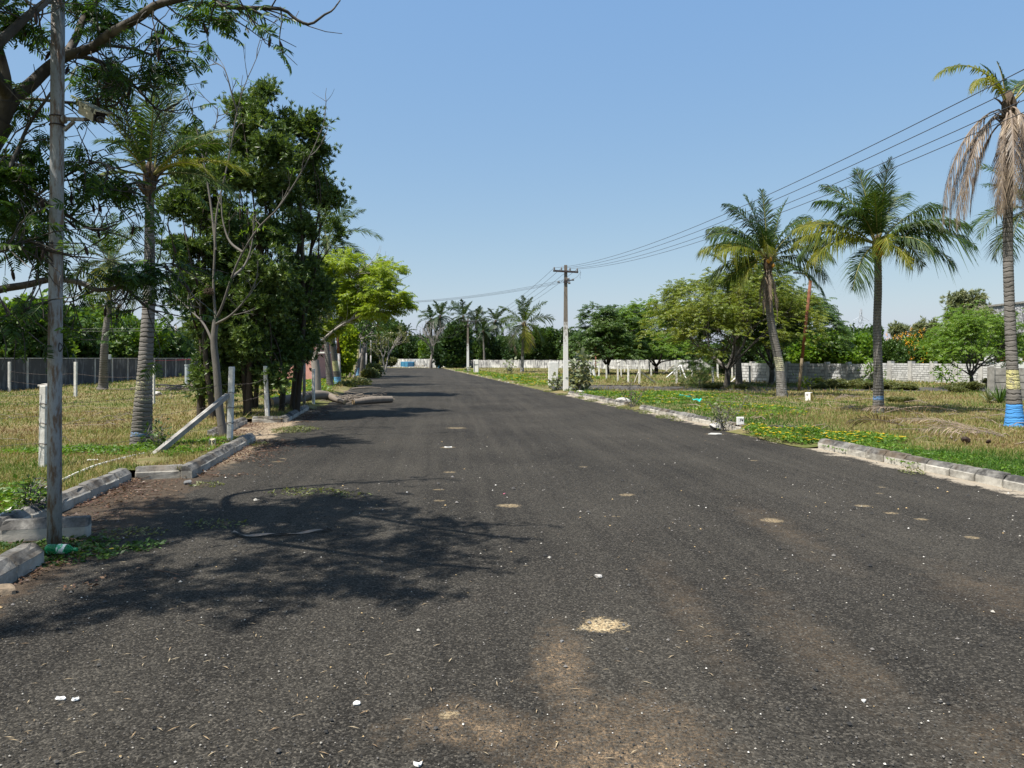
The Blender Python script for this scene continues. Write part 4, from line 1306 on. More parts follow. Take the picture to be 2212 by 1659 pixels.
mb = MB(); mb.add(*scatter(BIP[0], BIP[1], p, d, .34 * (.7 + .5 * rg.random(len(p))), rg.normal(0, .35, len(p))))
mb.build('crown', M['leaf_lime'], root)

# nearly bare tree by the braced post
b = G(482, 938, .08); Yt = b[1]
root = thing('bare_tree', 'slender leafless tree with forked grey branches in front of the left thicket', 'tree', b)
rg = np.random.default_rng(12); mb = MB(); ends = []
def bl(pts, r0, r1, n=14, sides=7):
    q = spline([P(x, y, Yt + dy) for x, y, dy in pts], n); mb.add(*tube(q, np.linspace(r0, r1, n), sides, False)); return q
bl([(482, 940, 0), (474, 880, 0), (468, 800, 0), (462, 740, 0), (466, 690, 0)], .088, .062)
q1 = bl([(466, 690, 0), (461, 620, .1), (464, 540, .1), (468, 460, .15), (486, 380, .2), (502, 300, .2), (512, 240, .2), (530, 180, .25), (556, 120, .3), (576, 50, .3)], .028, .004, 26)
q2 = bl([(466, 690, 0), (480, 660, -.2), (500, 600, -.3), (524, 545, -.4), (560, 490, -.5), (600, 450, -.6), (640, 390, -.6), (668, 340, -.7), (690, 290, -.7), (700, 262, -.7), (704, 218, -.7)], .028, .004, 28)
q3 = bl([(466, 540, .1), (455, 440, .3), (440, 350, .4), (425, 280, .4), (408, 220, .4), (392, 170, .4)], .026, .005, 18)
q4 = bl([(462, 745, 0), (440, 700, .2), (410, 670, .4), (380, 640, .5)], .03, .006)
q5 = bl([(524, 545, -.4), (495, 520, -.2), (480, 470, -.1), (478, 420, 0)], .03, .005)
q6 = bl([(500, 600, -.3), (530, 570, .1), (545, 520, .2), (548, 450, .3)], .03, .005)
q7 = bl([(466, 700, 0), (500, 680, -.6), (535, 640, -.8), (560, 590, -.9)], .03, .005)
q8 = bl([(512, 240, .2), (500, 200, .1), (485, 150, .1), (462, 135, .1)], .022, .004)
q9 = bl([(440, 350, .4), (455, 300, .3), (468, 260, .3), (470, 230, .3)], .018, .004)
for q, lo in ((q1, 10), (q2, 9), (q3, 6), (q4, 5), (q5, 5), (q6, 5), (q7, 4), (q8, 4), (q9, 4)):
    for k in range(lo, len(q) - 1, 2):
        d = norm((q[k + 1] - q[k]) * 8 + rg.normal(size=3) * .75 + [0, 0, .4])
        L = rg.uniform(.25, .75)
        pp, dd = limb(mb, q[k], d, L, .010, rg, 4, .12, .05, .35, 4)
        ends.append((pp[-1], dd))
        for _ in range(2):
            pp2, dd2 = limb(mb, pp[2], norm(dd + rg.normal(0, .6, 3)), L * .5, .006, rg, 3, .12, .05, .4, 3)
            ends.append((pp2[-1], dd2))
mb.build('trunk', M['bark_bare'], root, smooth=True)
mb = MB()
sel = [e for e in ends if rg.random() < .22]
for (p_, d_) in sel:
    n = 5
    dd = norm(np.tile(d_, (n, 1)) * .3 + rg.normal(0, .6, (n, 3)) - [0, 0, .3])
    mb.add(*scatter(LEAFN, LF, np.tile(p_, (n, 1)), dd, .11))
mb.build('crown', M['leaf_bright'], root)
root2 = thing('bird_nest', 'dark round nest lodged in the fork of the leafless tree', 'nest', P(452, 630, Yt))
mb = MB()
for i in range(60):
    a = rg.random() * 6.28; c = P(452, 630, Yt) + rg.normal(0, .035, 3)
    mb.add(*tube([c + [.07 * math.cos(a), .07 * math.sin(a), 0], c, c + [.07 * math.cos(a + 2), .07 * math.sin(a + 2), rg.normal(0, .03)]], .006, 4, False))
mb.build('twigs', M['boot'], root2)

# foreground tree overhanging from the left
rg = np.random.default_rng(21)
root = thing('overhanging_tree', 'feathery leaved tree with dark seed pods overhanging from the left edge above the camera pole', 'tree', (-6.0, 6.6, .08))
mb = MB(); Lq = []
def fb(pts, r0, r1, n=18, sides=9, leafy=(0, 1), w=1.0):
    q = spline([P(x, y, Yd) for x, y, Yd in pts], n); mb.add(*tube(q, np.linspace(r0, r1, n), sides, False)); Lq.append((q, leafy, w)); return q
base = np.array([-6.0, 6.6, .0])
tr = spline([base, [-5.75, 6.6, 1.0], [-5.35, 6.6, 2.4], P(5, 260, 6.6)], 14)
mb.add(*tube(tr, np.linspace(.20, .10, 14), 12, False))
fb([(5, 260, 6.6), (27, 215, 6.6), (67, 182, 6.7), (100, 150, 6.8), (140, 122, 6.8), (200, 103, 6.7), (235, 74, 6.5), (300, 38, 6.3), (335, 12, 6.1), (400, -5, 5.9), (520, -30, 5.6), (640, -60, 5.4)], .062, .02, 30, 10, (.30, 1))
fb([(5, 260, 6.6), (12, 190, 6.5), (2, 130, 6.4), (-20, 60, 6.2), (-60, -40, 6.0)], .06, .03, leafy=(.6, 1))
fb([(-60, 150, 5.6), (0, 90, 5.8), (30, 62, 5.9), (62, 32, 6.0), (100, 2, 6.2), (150, -50, 6.4)], .042, .024, leafy=(.5, 1))
fb([(12, 200, 6.5), (-60, 60, 5.6), (60, -120, 5.0), (220, -260, 4.6), (380, -340, 4.4)], .06, .02, leafy=(.3, 1))
fb([(12, 190, 6.5), (-40, 60, 7.4), (90, -80, 7.8), (250, -190, 8.0), (420, -230, 8.2)], .06, .02, leafy=(.3, 1))
fb([(140, 122, 6.8), (165, 80, 7.0), (180, 40, 7.2), (210, 0, 7.4), (250, -50, 7.6)], .04, .02, leafy=(.4, 1))
fb([(400, -40, 5.9), (462, -4, 5.9), (485, 14, 5.9), (553, 17, 6.0), (610, 20, 6.0), (640, 42, 6.0), (670, 52, 6.0), (700, 32, 6.0), (718, 22, 6.0), (735, 0, 6.0)], .022, .005, 24, 6, (.15, .45), .5)
fb([(220, 97, 6.6), (260, 101, 6.7), (300, 108, 6.8), (330, 117, 6.9), (360, 100, 7.0)], .016, .006, leafy=(.5, 1), w=1.6)
fb([(140, 122, 6.8), (190, 124, 6.9), (232, 140, 7.0), (262, 160, 7.1), (290, 185, 7.2), (312, 208, 7.2), (340, 236, 7.3), (362, 236, 7.3), (388, 222, 7.3)], .022, .005, 20, 6, (.25, .8), .8)
fb([(-40, 220, 6.8), (60, 214, 7.0), (140, 221, 7.0), (190, 223, 7.0), (232, 230, 7.0), (258, 222, 7.0)], .02, .006, leafy=(.3, 1), w=.5)
fb([(205, 223, 7.0), (240, 190, 7.0), (290, 168, 7.0)], .012, .004, leafy=(.3, 1), w=.8)
fb([(-30, 640, 7.4), (0, 625, 7.4), (60, 615, 7.4), (107, 603, 7.4), (145, 605, 7.4), (178, 612, 7.4), (207, 626, 7.4), (240, 624, 7.4), (268, 621, 7.4), (290, 640, 7.4), (315, 662, 7.3), (340, 676, 7.2)], .042, .008, 26, 8, (.65, .95), .9)
fb([(205, 626, 7.4), (178, 640, 7.4), (160, 650, 7.3), (138, 653, 7.3)], .014, .004, leafy=(.7, 1), w=.3)
fb([(-60, 470, 7.2), (0, 453, 7.2), (67, 437, 7.2), (108, 440, 7.2), (150, 468, 7.2), (205, 498, 7.2), (252, 484, 7.2)], .034, .008, leafy=(.1, .95), w=1.1)
fb([(-100, 560, 6.4), (0, 400, 6.4), (35, 330, 6.5), (62, 270, 6.6), (110, 200, 6.6)], .02, .012, leafy=(.1, .8), w=1.0)
fb([(-80, 330, 6.2), (0, 380, 6.4), (70, 420, 6.6), (110, 470, 6.7)], .018, .006, leafy=(.2, 1), w=1.4)
fb([(60, 437, 7.2), (110, 400, 7.0), (160, 370, 6.9), (215, 350, 6.8), (240, 370, 6.8)], .016, .005, leafy=(.3, 1), w=1.6)
fb([(150, 468, 7.2), (200, 420, 7.1), (260, 400, 7.0), (300, 420, 7.0)], .014, .005, leafy=(.3, 1), w=1.4)
fb([(-60, 560, 6.0), (10, 540, 6.1), (60, 520, 6.2), (100, 545, 6.3)], .016, .005, leafy=(.2, 1), w=1.6)
fb([(240, 624, 7.4), (290, 600, 7.3), (350, 570, 7.2), (400, 580, 7.2)], .012, .004, leafy=(.25, .9), w=1.2)
fb([(-40, 700, 6.2), (20, 680, 6.2), (70, 660, 6.3)], .012, .004, leafy=(.3, 1), w=1.2)
lp = []; ld = []; podp = []
for q, (a, b_), w in Lq:
    n = len(q)
    for k in range(int(a * n), min(int(b_ * n) + 1, n - 1)):
        seg = q[k + 1] - q[k]
        for _ in range(2 if rg.random() < .9 * w else 1):
            d = norm(seg / (np.linalg.norm(seg) + 1e-6) * .5 + rg.normal(0, .7, 3) + [0, 0, -.1])
            L = rg.uniform(.25, .75)
            pp, dd = limb(mb, q[k], d, L, .0075, rg, 5, .2, 0, .35, 4)
            for j in (2, 3, 4, 5, 5):
                if rg.random() < .30 * min(1, w * .9 + .15):
                    for _ in range(1):
                        lp.append(pp[j]); ld.append(norm(dd * .4 + rg.normal(0, .8, 3) * [1, 1, .6] + [0, 0, -.25]))
            if rg.random() < .16: podp.append(pp[3])
mb.build('trunk', M['bark_fore'], root, smooth=True)
# upper canopy above the picture, the part that shades the road
ncan = 0
can = [(-4.2, 4.1, 5.2, 1.4, .9, .5), (-3.4, 4.7, 5.4, 1.0, 1.0, .5), (-4.3, 5.7, 5.3, 1.4, 1.0, .5), (-3.1, 3.6, 5.5, .9, .7, .4), (-5.6, 4.8, 5.3, 1.1, 1.2, .5), (-2.75, 4.6, 5.7, .65, .9, .3), (-5.6, 6.4, 5.2, 1.1, 1.1, .5), (-4.0, 6.7, 5.5, 1.1, .8, .4), (-5.9, 5.6, 4.9, .9, .9, .4), (-4.9, 3.5, 5.4, .9, .7, .4)]
p, out, _ = ell_pts(can, 2500, rg, .25, .34, 9)
lp += list(p); ld += list(norm(rg.normal(0, .8, p.shape) * [1, 1, .4] - [0, 0, .15]))
# leafy masses seen in the picture
vis = [EL(30, 30, 6.2, 45, 35), EL(75, 60, 6.8, 40, 35), EL(230, 55, 7.2, 45, 45), EL(180, 10, 7.2, 60, 25), EL(440, 25, 6.2, 45, 30), EL(520, 5, 6.0, 60, 18), EL(470, 55, 6.2, 22, 35), EL(350, 82, 7.0, 24, 30), EL(372, 130, 7.0, 24, 40), EL(345, 145, 7.1, 30, 18), EL(225, 145, 7.2, 45, 28), EL(170, 165, 7.2, 40, 20),
       EL(60, 245, 6.9, 50, 40), EL(90, 280, 6.9, 25, 25), EL(30, 340, 6.6, 50, 40), EL(60, 390, 6.6, 45, 40), EL(180, 345, 7.0, 45, 40), EL(215, 385, 7.0, 28, 22), EL(30, 470, 6.8, 60, 40), EL(60, 520, 6.6, 60, 35), EL(90, 555, 6.8, 40, 20), EL(270, 410, 7.1, 50, 35), EL(300, 460, 7.1, 35, 40), EL(225, 590, 7.3, 60, 22), EL(330, 605, 7.2, 60, 28), EL(300, 560, 7.2, 40, 20), EL(20, 700, 6.2, 40, 22), EL(60, 665, 6.3, 40, 15), EL(-10, 420, 6.2, 40, 100)]
p, out, _ = ell_pts(vis, 850, rg, .35, .26, 5)
lp += list(p); ld += list(norm(rg.normal(0, .8, p.shape) * [1, 1, .5] - [0, 0, .2]))
lp = np.array(lp); ld = np.array(ld)
ex_ = 1106 + lp[:, 0] / lp[:, 1] * FPX; ey_ = 774 - (lp[:, 2] - EYE) / lp[:, 1] * FPX
thin = np.ones(len(lp))                      # bare stretches of the crown where the sky shows between the boughs
for (cx_, cy_, rx_, ry_, kp) in ((330, 300, 95, 100, .03), (215, 260, 80, 50, .25), (120, 200, 60, 50, .4), (235, 500, 105, 90, .22), (30, 200, 60, 60, .35), (150, 100, 50, 60, .5), (110, 300, 45, 70, .5), (60, 140, 60, 50, .4), (150, 590, 60, 40, .4), (60, 590, 70, 40, .4)):
    thin = np.where(((ex_ - cx_) / rx_) ** 2 + ((ey_ - cy_) / ry_) ** 2 < 1, np.minimum(thin, kp), thin)
kk = rg.random(len(lp)) < thin
lp, ld = lp[kk], ld[kk]
mb = MB(); mb.add(*scatter(BIP[0], BIP[1], lp, ld, .165 * (.7 + .6 * rg.random(len(lp))), rg.normal(0, .5, len(lp))))
mb.build('crown', M['leaf_fore'], root)
mb = MB()
for q in podp:
    mb.add(*lathe([(0, .002), (.025, .006), (.05, .014), (.09, .013), (.12, .002)], q, norm(np.array([rg.normal(0, .25), rg.normal(0, .25), -1])), 6))
tag(mb.build('seed_pods', M['pod'], root), kind='stuff')


# the umbrella shaped olive green trees on the right
def umbrella(label, base, H, Rr, seed, r0, n_spray, lmat, lean=(0, 0), flat=.5, group='spreading trees of the right lots', size=.5, copies=None, bark=None, zf=.28):
    rg = np.random.default_rng(seed)
    root = thing('spreading_tree', label, 'tree', base, group)
    mb = MB(); tips = []
    base = np.asarray(base, float)
    f = base + np.array([lean[0], lean[1], H * .16])
    mb.add(*tube(spline([base - [0, 0, .06], (base + f) / 2 + [.04, 0, 0], f], 8), np.linspace(r0 * 1.15, r0 * .9, 8), 10, False))
    for k in range(7):
        a = k / 7 * 6.283 + rg.normal(0, .25); el = R(rg.uniform(22, 62))
        d = np.array([math.cos(a) * math.cos(el), math.sin(a) * math.cos(el), math.sin(el)])
        grow(mb, f, d, Rr * .42 * (.8 + .5 * math.sin(el)), r0 * (.62 if k < 3 else .42), 0, rg, [(3, .55, .78, .02), (3, .5, .74, .05), (3, .5, .7, .06), (2, .5, .7, .05), (1, .4, .6, .04)], tips)
    mb.build('trunk', bark or M['bark_grey'], root, smooth=True)
    tp = np.array([t[0] for t in tips]); td = np.array([t[1] for t in tips])
    # shape the leaf cloud into a dome
    rel = (tp - base) / [Rr, Rr, H]
    i = rg.choice(len(tp), n_spray)
    p = tp[i] + rg.normal(0, .22, (n_spray, 3)) * [1, 1, .5]
    # outer shell of the dome
    m = int(n_spray * zf)
    a = rg.random(m) * 6.283; q = np.sqrt(rg.random(m))
    lum = .8 + .35 * vnoise(np.cos(a) * 3 * q + seed, np.sin(a) * 3 * q, 1.3, 6)
    p2 = np.stack([base[0] + lean[0] + Rr * q * np.cos(a), base[1] + lean[1] + Rr * q * np.sin(a), base[2] + H * (.36 + .62 * np.sqrt(np.clip(1 - q ** 2.2, 0, 1))) * lum * (.93 + .1 * rg.random(m))], -1)
    p = np.vstack([p, p2])
    k = (vnoise(p[:, 0] * 1.3, p[:, 2] * 1.6 + p[:, 1], 1.0, seed) > .30)
    p = p[k]
    d = norm(rg.normal(0, .7, p.shape) * [1, 1, .25] + (p - base - [0, 0, H * .5]) / H * [1, 1, .2] - [0, 0, .1])
    mb = MB(); mb.add(*scatter(BIP[0], BIP[1], p, d, size * .70 * (.7 + .6 * rg.random(len(p))), rg.normal(0, .3, len(p))))
    mb.build('crown', lmat, root)
    return root


b = G(1568, 838, .09)
umbrella('large spreading olive green tree with forked dark trunk, left of the curved palm', b, 5.9, 4.7, 5, .15, 4800, M['leaf_umbrella'], (.1, 0), size=.42, bark=M['bark_fore'], zf=.6)
b2 = G(1650, 832, .09)
umbrella('spreading green tree half hidden behind the curved palm before the grey block wall', np.array([15.2, 43.5, .1]), 5.6, 4.2, 6, .14, 5000, M['leaf_mid'], (.1, 0), size=.5, bark=M['bark_fore'], zf=.7)
umbrella('bright low branching tree behind the fence, left of the large olive green tree', np.array([14.8, 76, .1]), 4.2, 5.4, 7, .2, 3600, M['leaf_bright'], (0, 0), size=.75, bark=M['bark_dark'], zf=.8)
umbrella('dark spreading tree near the rusty slim pole, right of the white power pole', np.array([9.4, 73, .1]), 4.5, 4.2, 8, .18, 3200, M['leaf_mid'], (0, 0), size=.75, bark=M['bark_dark'], zf=.8)
b = G(2098, 838, .09)
umbrella('small green tree with short crooked trunk before the grey wall on the right', b, 3.9, 2.5, 9, .10, 1700, M['leaf_bright'], (0, 0), size=.40, bark=M['bark_fore'], zf=.35)


# ------------------------------------------------------------------ background trees (mesh variants shared by copies)
def variant(seed, kind):
    rg = np.random.default_rng(seed)
    r = rg.uniform
    if kind == 'round':
        ells = [(0, 0, .62, .42, .42, .36)] + [(r(-.32, .32), r(-.3, .3), r(.38, .8), r(.2, .3), r(.2, .3), r(.16, .24)) for _ in range(6)]
    elif kind == 'bush':
        ells = [(0, 0, .4, .5, .5, .4)] + [(r(-.4, .4), r(-.35, .35), r(.2, .7), r(.22, .32), r(.2, .3), r(.2, .28)) for _ in range(6)]
    else:
        ells = [(0, 0, .72, .26, .26, .28)] + [(r(-.3, .3), r(-.3, .3), r(.45, .88), r(.12, .2), r(.12, .2), r(.10, .16)) for _ in range(8)]
    return ells, rg


def bg_proto(name, label, cat, kind, lmat, bark, n, size, seed, group, flower=None, tmpl=None):
    ells, rg = variant(seed, kind)
    return blob_tree(name, label, cat, (0, 0, 0), ells, n, size, tmpl or CLU, lmat, bark, .022, group, 10, .45, .5, seed, flower)


def ordinal(i): return ['first', 'second', 'third', 'fourth', 'fifth', 'sixth', 'seventh', 'eighth', 'ninth', 'tenth', 'eleventh', 'twelfth', 'thirteenth', 'fourteenth', 'fifteenth', 'sixteenth', 'seventeenth', 'eighteenth'][i]


protos = {}
def bg_tree(key, args, loc, s, h, label, rz):
    """first use builds the tree, later uses copy it"""
    if key not in protos:
        o = bg_proto(*args); protos[key] = o
    else:
        o = copy_tree(protos[key])
    o.location = loc; o.scale = (s, s, h); o.rotation_euler = (0, 0, rz)
    o['label'] = label
    return o


gA = 'orchard trees behind the blackened wall'
for i, (xd, off, top, w) in enumerate([(-40, 4, 640, 1.2), (30, 4.5, 632, 1.3), (95, 5, 655, 1.2), (150, 4, 690, 1.1), (205, 5, 676, 1.3), (262, 4, 690, 1.1), (305, 5, 694, 1.2), (352, 5, 690, 1.2), (392, 6, 700, 1.2), (430, 6, 705, 1.2), (465, 7, 700, 1.2), (510, 7, 710, 1.2), (120, 9, 640, 1.4), (60, 11, 640, 1.5), (230, 11, 668, 1.5), (330, 12, 690, 1.5)]):
    r_ = (xd - 1106) / FPX
    Y = (26.2 + off - 7.18) / (-r_ - .155)
    X = r_ * Y; H = EYE + (774 - top) / FPX * Y
    k = ('A', i % 4)
    lm = M['leaf_mid'] if i % 4 in (0, 2) else M['leaf_bright'] if i % 4 == 1 else M['leaf_dark']
    bg_tree(k, ('orchard_tree', '', 'tree', 'bush', lm, M['bark_dark'], 5200, .055, 60 + i, gA), (X, Y, 0), H * .95 * w, H * 1.02,
            '%s orchard tree from the left, %s, %s the blackened wall' % (ordinal(i if i < 12 else i - 12), ['mid green', 'bright green', 'broad green', 'dark green'][i % 4], 'just over' if i < 12 else 'back row beyond'), i * 1.7)

gB = 'trees beyond the far white wall'
LB = [(795, 150, 712, 1.1, 0), (822, 148, 690, 1.0, 1), (850, 152, 722, 1.1, 2), (880, 149, 728, 1.2, 3), (908, 146, 730, 1.1, 0), (935, 143, 738, 1.1, 4), (962, 139, 725, 1.1, 1), (985, 121, 700, .8, 2), (1012, 134, 735, 1.2, 3), (1040, 134, 742, 1.2, 0), (1072, 133, 730, 1.2, 1), (1100, 131, 735, 1.2, 2),
      (1150, 129, 728, 1.2, 3), (1180, 128, 712, 1.2, 0), (1208, 127, 700, 1.0, 1), (1240, 126, 705, 1.2, 2), (1275, 126, 712, 1.2, 3), (1320, 128, 705, 1.2, 0)]
for i, (xd, Y, top, w, v) in enumerate(LB):
    top = top - (10 if xd < 1150 else 0)
    c = P(xd, 774, Y); H = EYE + (774 - top) / FPX * Y
    bg_tree(('B', v), ('distant_tree', '', 'tree', 'bush', [M['leaf_dark'], M['leaf_mid'], M['leaf_dark'], M['leaf_mid'], M['leaf_bright']][v], M['bark_dark'], 4200, .06, 80 + v, gB), (c[0], Y, 0), H * .95 * w, H * 1.02,
            '%s %s crowned tree from the left end of the far white wall' % (ordinal(i), ['dark rounded', 'loose mid green', 'dense dark', 'mid green', 'low yellow green'][v]), i * 2.1)
# a second, deeper row so that no sky shows between the crowns
gB2 = 'deep row of trees behind the palms'
for i, (xd, Y, top) in enumerate([(780, 172, 730), (815, 170, 722), (850, 168, 735), (895, 166, 728), (940, 163, 722), (985, 160, 728), (1030, 160, 726), (1075, 158, 732), (1120, 156, 728), (1165, 155, 722), (1210, 152, 720), (1255, 150, 716), (1300, 148, 722), (1345, 146, 722), (1390, 144, 722), (1440, 140, 720)]):
    top = top - 10
    c = P(xd, 774, Y); H = EYE + (774 - top) / FPX * Y
    bg_tree(('B', (i * 2) % 4), None, (c[0], Y, 0), H * 1.25, H * 1.02, '%s hazy tree from the left in the deep row behind the palms' % ordinal(i), i * 1.3)['group'] = gB2

gC = 'trees behind the grey block walls'
LC = [(1700, 56, 720, 1.0, 0), (1745, 58, 690, 1.1, 1), (1790, 50, 708, 1.25, 4), (1835, 58, 712, 1.1, 3), (1872, 60, 700, 1.0, 0), (1905, 60, 722, 1.1, 5), (1945, 58, 728, 1.0, 5), (1925, 57, 735, .8, 3), (1975, 60, 712, 1.1, 5), (2015, 58, 722, 1.1, 4), (2045, 62, 715, 1.1, 1), (2085, 60, 712, 1.2, 0), (2125, 60, 708, 1.2, 4), (2165, 62, 715, 1.1, 3), (2200, 52, 742, 1.0, 1), (2245, 58, 735, 1.2, 0), (1655, 62, 715, 1.2, 2), (1600, 66, 712, 1.3, 2)]
NMV = ['mid green', 'dark green', 'deep green', 'dark leaved', 'bright yellow green', 'orange flowering']
for i, (xd, Y, top, w, v) in enumerate(LC):
    c = P(xd, 774, Y); H = EYE + (774 - top) / FPX * Y
    lm = [M['leaf_mid'], M['leaf_dark'], M['leaf_dark'], M['leaf_mid'], M['leaf_bright'], M['leaf_mid']][v]
    order = sorted(range(len(LC)), key=lambda q: LC[q][0]).index(i)
    bg_tree(('C', v), ('garden_tree', '', 'tree', 'bush' if v != 3 else 'round', lm, M['bark_dark'], 4600, .06, 120 + v, gC, (M['flower_orange'], .10) if v == 5 else None), (c[0], Y, 0), H * .95 * w, H * 1.02,
            '%s tree showing over the grey block walls, %s from the left' % (NMV[v], ordinal(order)), i * 1.9)

# trees of their own look
blob_tree('feathery_tree', 'tall thin feathery tree rising over the grey wall right of the orange flowering trees', 'tree', P(2095, 774, 66) * [1, 1, 0],
          [EL(2080, 660, 66, 40, 22), EL(2048, 682, 66, 26, 20), EL(2108, 645, 66, 26, 20), EL(2122, 685, 66, 22, 30), EL(2036, 662, 66, 14, 10), EL(2070, 640, 66, 22, 12), EL(2060, 712, 66, 26, 20), EL(2110, 722, 66, 36, 22)],
          1900, .34, WH, M['leaf_euca'], M['bark_grey'], .12, None, 22, .3, .5, 5, droop=.8, nl=6, fuzz=.35, gap=(.38, .9))
blob_tree('feathery_tree', 'thin feathery tree just left of the half dead palm trunk', 'tree', P(2150, 774, 60) * [1, 1, 0],
          [EL(2140, 690, 60, 24, 30), EL(2150, 720, 60, 30, 24), EL(2125, 705, 60, 14, 14)], 700, .32, WH, M['leaf_euca'], M['bark_grey'], .10, None, 16, .3, .6, 6, droop=.8, nl=6, fuzz=.3)
blob_tree('feathery_tree', 'small grey green feathery tree left of the tall thin one over the wall', 'tree', P(2000, 774, 90) * [1, 1, 0],
          [EL(1990, 715, 90, 14, 24), EL(2008, 725, 90, 12, 20), EL(2020, 705, 90, 10, 12), EL(1940, 715, 90, 16, 16)], 700, .5, WH, M['leaf_euca'], M['bark_grey'], .10, None, 10, .3, .6, 7, droop=.3, nl=8, fuzz=.3)
blob_tree('dense_tree', 'dense dark bushy tree standing before the far white wall, left of the far pole', 'tree', P(982, 774, 119) * [1, 1, 0],
          [EL(985, 730, 119, 22, 30), EL(975, 755, 119, 20, 25), EL(998, 760, 119, 18, 22), EL(980, 780, 119, 24, 16), EL(1000, 720, 119, 12, 18)], 3600, .6, CLU, M['leaf_dark'], M['bark_dark'], .25, None, 12, .5, .5, 8)
for i, (xd, Y, ells, lab, mt) in enumerate([
    (750, 58, [EL(748, 760, 58, 18, 40), EL(756, 735, 58, 14, 26), EL(742, 780, 58, 22, 24)], 'yellow green bush between the painted palms on the left', 'leaf_lime'),
    (830, 150, [EL(815, 745, 105, 22, 24), EL(835, 755, 105, 22, 22)], 'round dark bush at the left end of the far white wall', 'leaf_dark'),
    (806, 70, [EL(806, 804, 66, 16, 10), EL(798, 812, 62, 14, 9)], 'low grey green bush at the far left edge of the road', 'leaf_weed'),
    (785, 45, [EL(775, 832, 46, 26, 10), EL(748, 838, 42, 24, 9)], 'straggly low weeds by the left road edge before the painted palms', 'leaf_weed'),
    (840, 130, [EL(838, 782, 128, 18, 7)], 'low dull green scrub in front of the far wall left of the blue crate', 'leaf_weed')]):
    c = ells[0]
    blob_tree('bush', lab, 'bush', (c[0], c[1], .05), ells, 1300, .35 if c[1] > 55 else .16, CLU, M[mt], M['bark_dark'], .04, None, 8, .3, .6, 30 + i)
weeds = [(1800, 826, 38.6, 26, 15), (1838, 830, 38, 24, 13), (1868, 832, 37.4, 22, 12), (1925, 832, 37, 26, 12), (1955, 838, 36.5, 24, 10), (2090, 838, 35, 24, 14), (2070, 845, 34, 16, 10), (1770, 834, 38, 18, 9), (1945, 862, 26.5, 22, 9), (2145, 836, 40, 16, 12), (1590, 846, 36.5, 22, 9), (1540, 842, 37.5, 18, 8), (1620, 842, 36.5, 18, 7)]
for i, (xd, yd, Y, rx, rz) in enumerate(weeds):
    e = EL(xd, yd, Y, rx, rz)
    o = bg_tree(('W', i % 2), ('weed_clump', '', 'weeds', 'bush', M['leaf_weed'], M['bark_dark'], 900, .085, 150 + i, 'weed clumps along the side road'), (e[0], Y, .05), e[3] * 2.2, e[5] * 1.9,
                '%s weed clump from the left along the side road in front of the grey walls' % ordinal(sorted(range(len(weeds)), key=lambda q: weeds[q][0]).index(i)), i * 1.1)

# thin saplings
def sapling(label, base, top, mat, n, size, seed, sp=.35, name='sapling', stems=1, tm=None, h0=.35, group=None, bend=.15):
    rg = np.random.default_rng(seed); base = np.asarray(base, float); top = np.asarray(top, float)
    root = thing(name, label, 'plant', base, group); mb = MB(); H = np.linalg.norm(top - base)
    P3 = []; D3 = []
    for s_ in range(stems):
        tp = top + rg.normal(0, sp * .8, 3) * [1, 1, .4] * (stems > 1)
        q = spline([base + rg.normal(0, .04, 3) * [1, 1, 0], (base + tp) / 2 + rg.normal(0, bend * H * .4, 3) * [1, 1, .2], tp], 10)
        mb.add(*tube(q, np.linspace(.012 * H + .006, .005, 10), 5, False))
        for k in range(int(10 * h0), 10):
            for _ in range(2):
                d = norm(rg.normal(size=3) * [1, 1, .4] + [0, 0, .3]); L = sp * rg.uniform(.4, 1.1)
                pp, dd = limb(mb, q[k], d, L, .006, rg, 3, .2, 0, .5, 3)
                m = max(1, n // (stems * 16))
                P3.append(pp[-1] + rg.normal(0, sp * .25, (m, 3))); D3.append(norm(dd + rg.normal(0, .7, (m, 3))))
    mb.build('stem', M['bark_bare'], root)
    p = np.concatenate(P3); d = np.concatenate(D3)
    t = tm or (LEAF, LF)
    mb = MB(); mb.add(*scatter(t[0], t[1], p, d, size * (.7 + .6 * rg.random(len(p))), rg.normal(0, .6, len(p))))
    mb.build('foliage', mat, root)
    return root


FAT = (np.array([(0, 0, 0), (.45, .36, .06), (1, 0, 0), (.45, -.36, .06)], float), LF)
sapling('pale grey green milkweed shrub growing at the right of the white power pole', (3.3, 36.2, .05), (3.5, 36.2, 1.45), M['leaf_grey'], 420, .24, 1, .5, 'milkweed_shrub', 6, FAT, .1)
sapling('pale grey green milkweed shrub hiding the white slab left of the power pole', (2.25, 36.6, .05), (2.25, 36.6, .75), M['leaf_grey'], 150, .20, 2, .35, 'milkweed_shrub', 4, FAT, .1)
sapling('lone pale milkweed with large leaves in the grass left of the palm inside the wall', P(1096, 800, 75) * [1, 1, 0], P(1097, 782, 75), M['leaf_grey'], 90, .32, 3, .4, 'milkweed_shrub', 2, FAT, .1)
sapling('small weed with pale leaves at the right road edge by the far white slab', P(1012, 806, 80) * [1, 1, 0], P(1011, 798, 80), M['leaf_grey'], 50, .25, 4, .3, 'milkweed_shrub', 2, FAT, .1)
b = G(2060, 841, .09); sapling('thin young tree with a bent stem in front of the grey wall', b, P(2045, 800, b[1]), M['leaf_bright'], 420, .2, 5, .75, 'young_tree', 1, None, .6, bend=.05)
b = G(1880, 845, .09); sapling('scraggly green shrub against the grey wall beside the upright coconut palm', (20.2, 41, .1), P(1878, 778, 41), M['leaf_bright'], 380, .2, 6, .5, 'young_tree', 2, None, .15)
sapling('small yellow green sapling by the grey block wall right of the rusty lamp post', P(1752, 838, 38.5) * [1, 1, 0], P(1756, 815, 38.5), M['leaf_lime'], 130, .17, 7, .4, 'young_tree', 2, None, .2)
